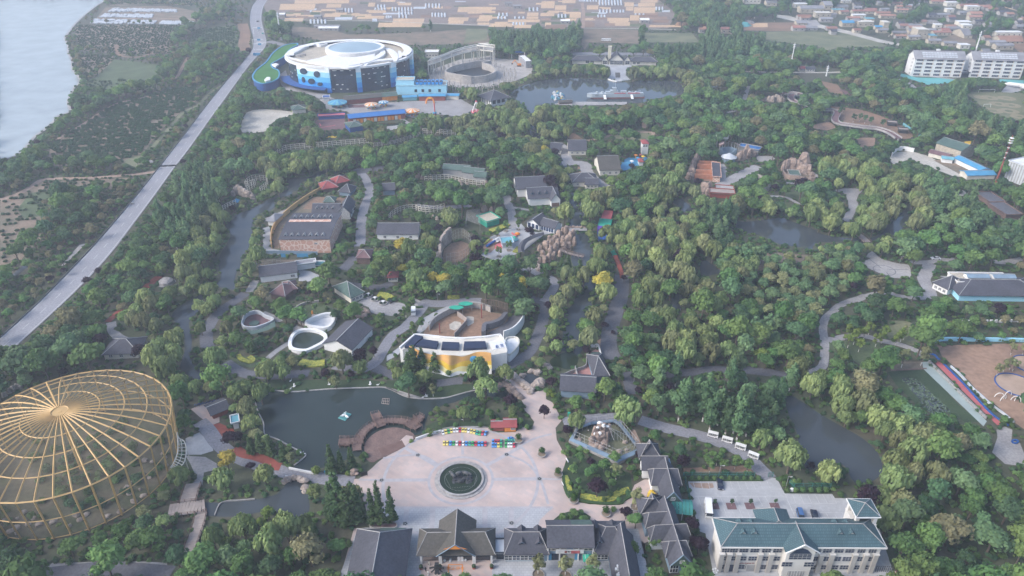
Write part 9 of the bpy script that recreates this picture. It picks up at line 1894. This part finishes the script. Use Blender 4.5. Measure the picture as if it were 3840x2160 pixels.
for key, L in by.items():
 L.sort(key=lambda t: (0 if t[7] else 1, t[2]**2+t[3]**2));L=sorted(L[:300], key=lambda t: t[2]**2+t[3]**2)+L[300:]
 nm='purple_leaved_tree' if key == 'purple' else KINDS[key][0]
 if key == 'conifer': nm='conifer_tree'
 for i, t in enumerate(L[:300]): inst(t, i < 240, nm)
 rest=L[300:]
 if rest:
  lfs=sorted(set(t[6] for t in rest));protos, idx=[], {}
  for lf in lfs:
   for v in range(KINDS[key][2] if key in KINDS else 5):
    k=key if key in KINDS else 'broad';cand=[t for t in rest if t[6] == lf]
    if not cand: continue
    t=cand[0];rest.remove(t);o=link(nm, whole_me(k, v, lf), None,(t[2], t[3],0),1.0);o.scale=(t[4], t[4], t[5])
    lab=' '.join((LOOK[lf]+' '+KN[k]+' '+where(t[2], t[3])).split()[:16]);tag(o, lab, 'tree' if k != 'shrub' else 'shrub', lab);idx[(lf, v)]=len(protos);protos.append(o)
  P_=[]
  for t in rest:
   vs=[v for (lf, v) in idx if lf == t[6]]
   P_.append((t[2], t[3], t[4], t[5], rng.uniform(0,6.28), idx[(t[6], rng.choice(vs))]))
  gn_scatter(nm+'s', protos, P_, 'mass of further %ss filling the woods of the park' % KN[key if key in KINDS else 'broad'], 'trees','woods of the park')
same={}
for o in TREES:
 wds=o['label'].split()
 while len(wds) > 12 and wds[0] in ('tall','small','medium','mid','dark','pale','fresh','grey-green','silvery','slender','thin'): wds=wds[1:]
 same.setdefault(' '.join(wds[:13]),[]).append(o)
ORD=['first','second','third','fourth','fifth','sixth','seventh','eighth','ninth','tenth']
for lab, L in same.items():
 L.sort(key=lambda o: px(o.location)[0])
 for i, o in enumerate(L): o['group']=lab;o['label']=lab if len(L) < 2 else lab+','+(ORD[i] if i < 10 else '%dth' % (i+1))+' from left'
ORCH.sort(key=lambda t: t[0]**2+t[1]**2);ob=MB();ob.add(CM['shrub'][0].v,CM['shrub'][0].f);bme=ob.mesh('orchard_bush', M_['leaf_orchard'])
for x, y, s_ in ORCH[:300]:
 o=link('orchard_bush', bme, None,(x, y,0), rng.uniform(0,6));o.scale=(s_, s_, s_);tag(o, 'small round dark orchard bush in the rows left of the highway','bush','orchard bushes left of the highway')
gn_scatter('orchard_bushes',[o],[(x, y, s_, s_, rng.uniform(0,6),0) for x, y, s_ in ORCH[300:]], 'further orchard bushes in rows between highway and lake','bushes','orchard bushes left of the highway')
pr=[]
for v, lf in ((1, 'leaf_cover'),(2, 'leaf_dark'),(0, 'leaf_fresh')):
 x, y, s_=COVER.pop(v*11);mb=MB();mb.add(CM['shrub'][v].v,CM['shrub'][v].f);o=link('shrub', mb.mesh('shrub', M_[lf]), None,(x, y,0));o.scale=(s_, s_, s_);pr.append(o)
 tag(o, 'low '+('dull green','dark green','fresh green')[(1,2,0).index(v)]+' undergrowth shrub '+where(x, y), 'shrub')
gn_scatter('undergrowth', pr,[(x, y, s_, s_*rng.uniform(.6,1.1), rng.uniform(0,6), rng.choice((0,0,1,1,2))) for x, y, s_ in COVER], 'low undergrowth covering the ground between the trees','undergrowth','undergrowth in the woods')
# haze over the whole place
hz=MB();hz.box((0,2000,95),(11000,6400,198));ho=hz.obj('haze',[])
hm=bpy.data.materials.new('haze');hm.use_nodes=True;t=hm.node_tree;t.nodes.clear();pv=t.nodes.new('ShaderNodeVolumePrincipled');om=t.nodes.new('ShaderNodeOutputMaterial')
pv.inputs['Color'].default_value=(.80, .88,1,1);pv.inputs['Density'].default_value=HAZE;pv.inputs['Anisotropy'].default_value=.2
t.links.new(pv.outputs[0], om.inputs['Volume']);ho.data.materials.append(hm);tag(ho, 'pale blue morning haze over the park','haze', None, 'stuff')
for o in bpy.data.objects:
 if '_w' in o: del o['_w']
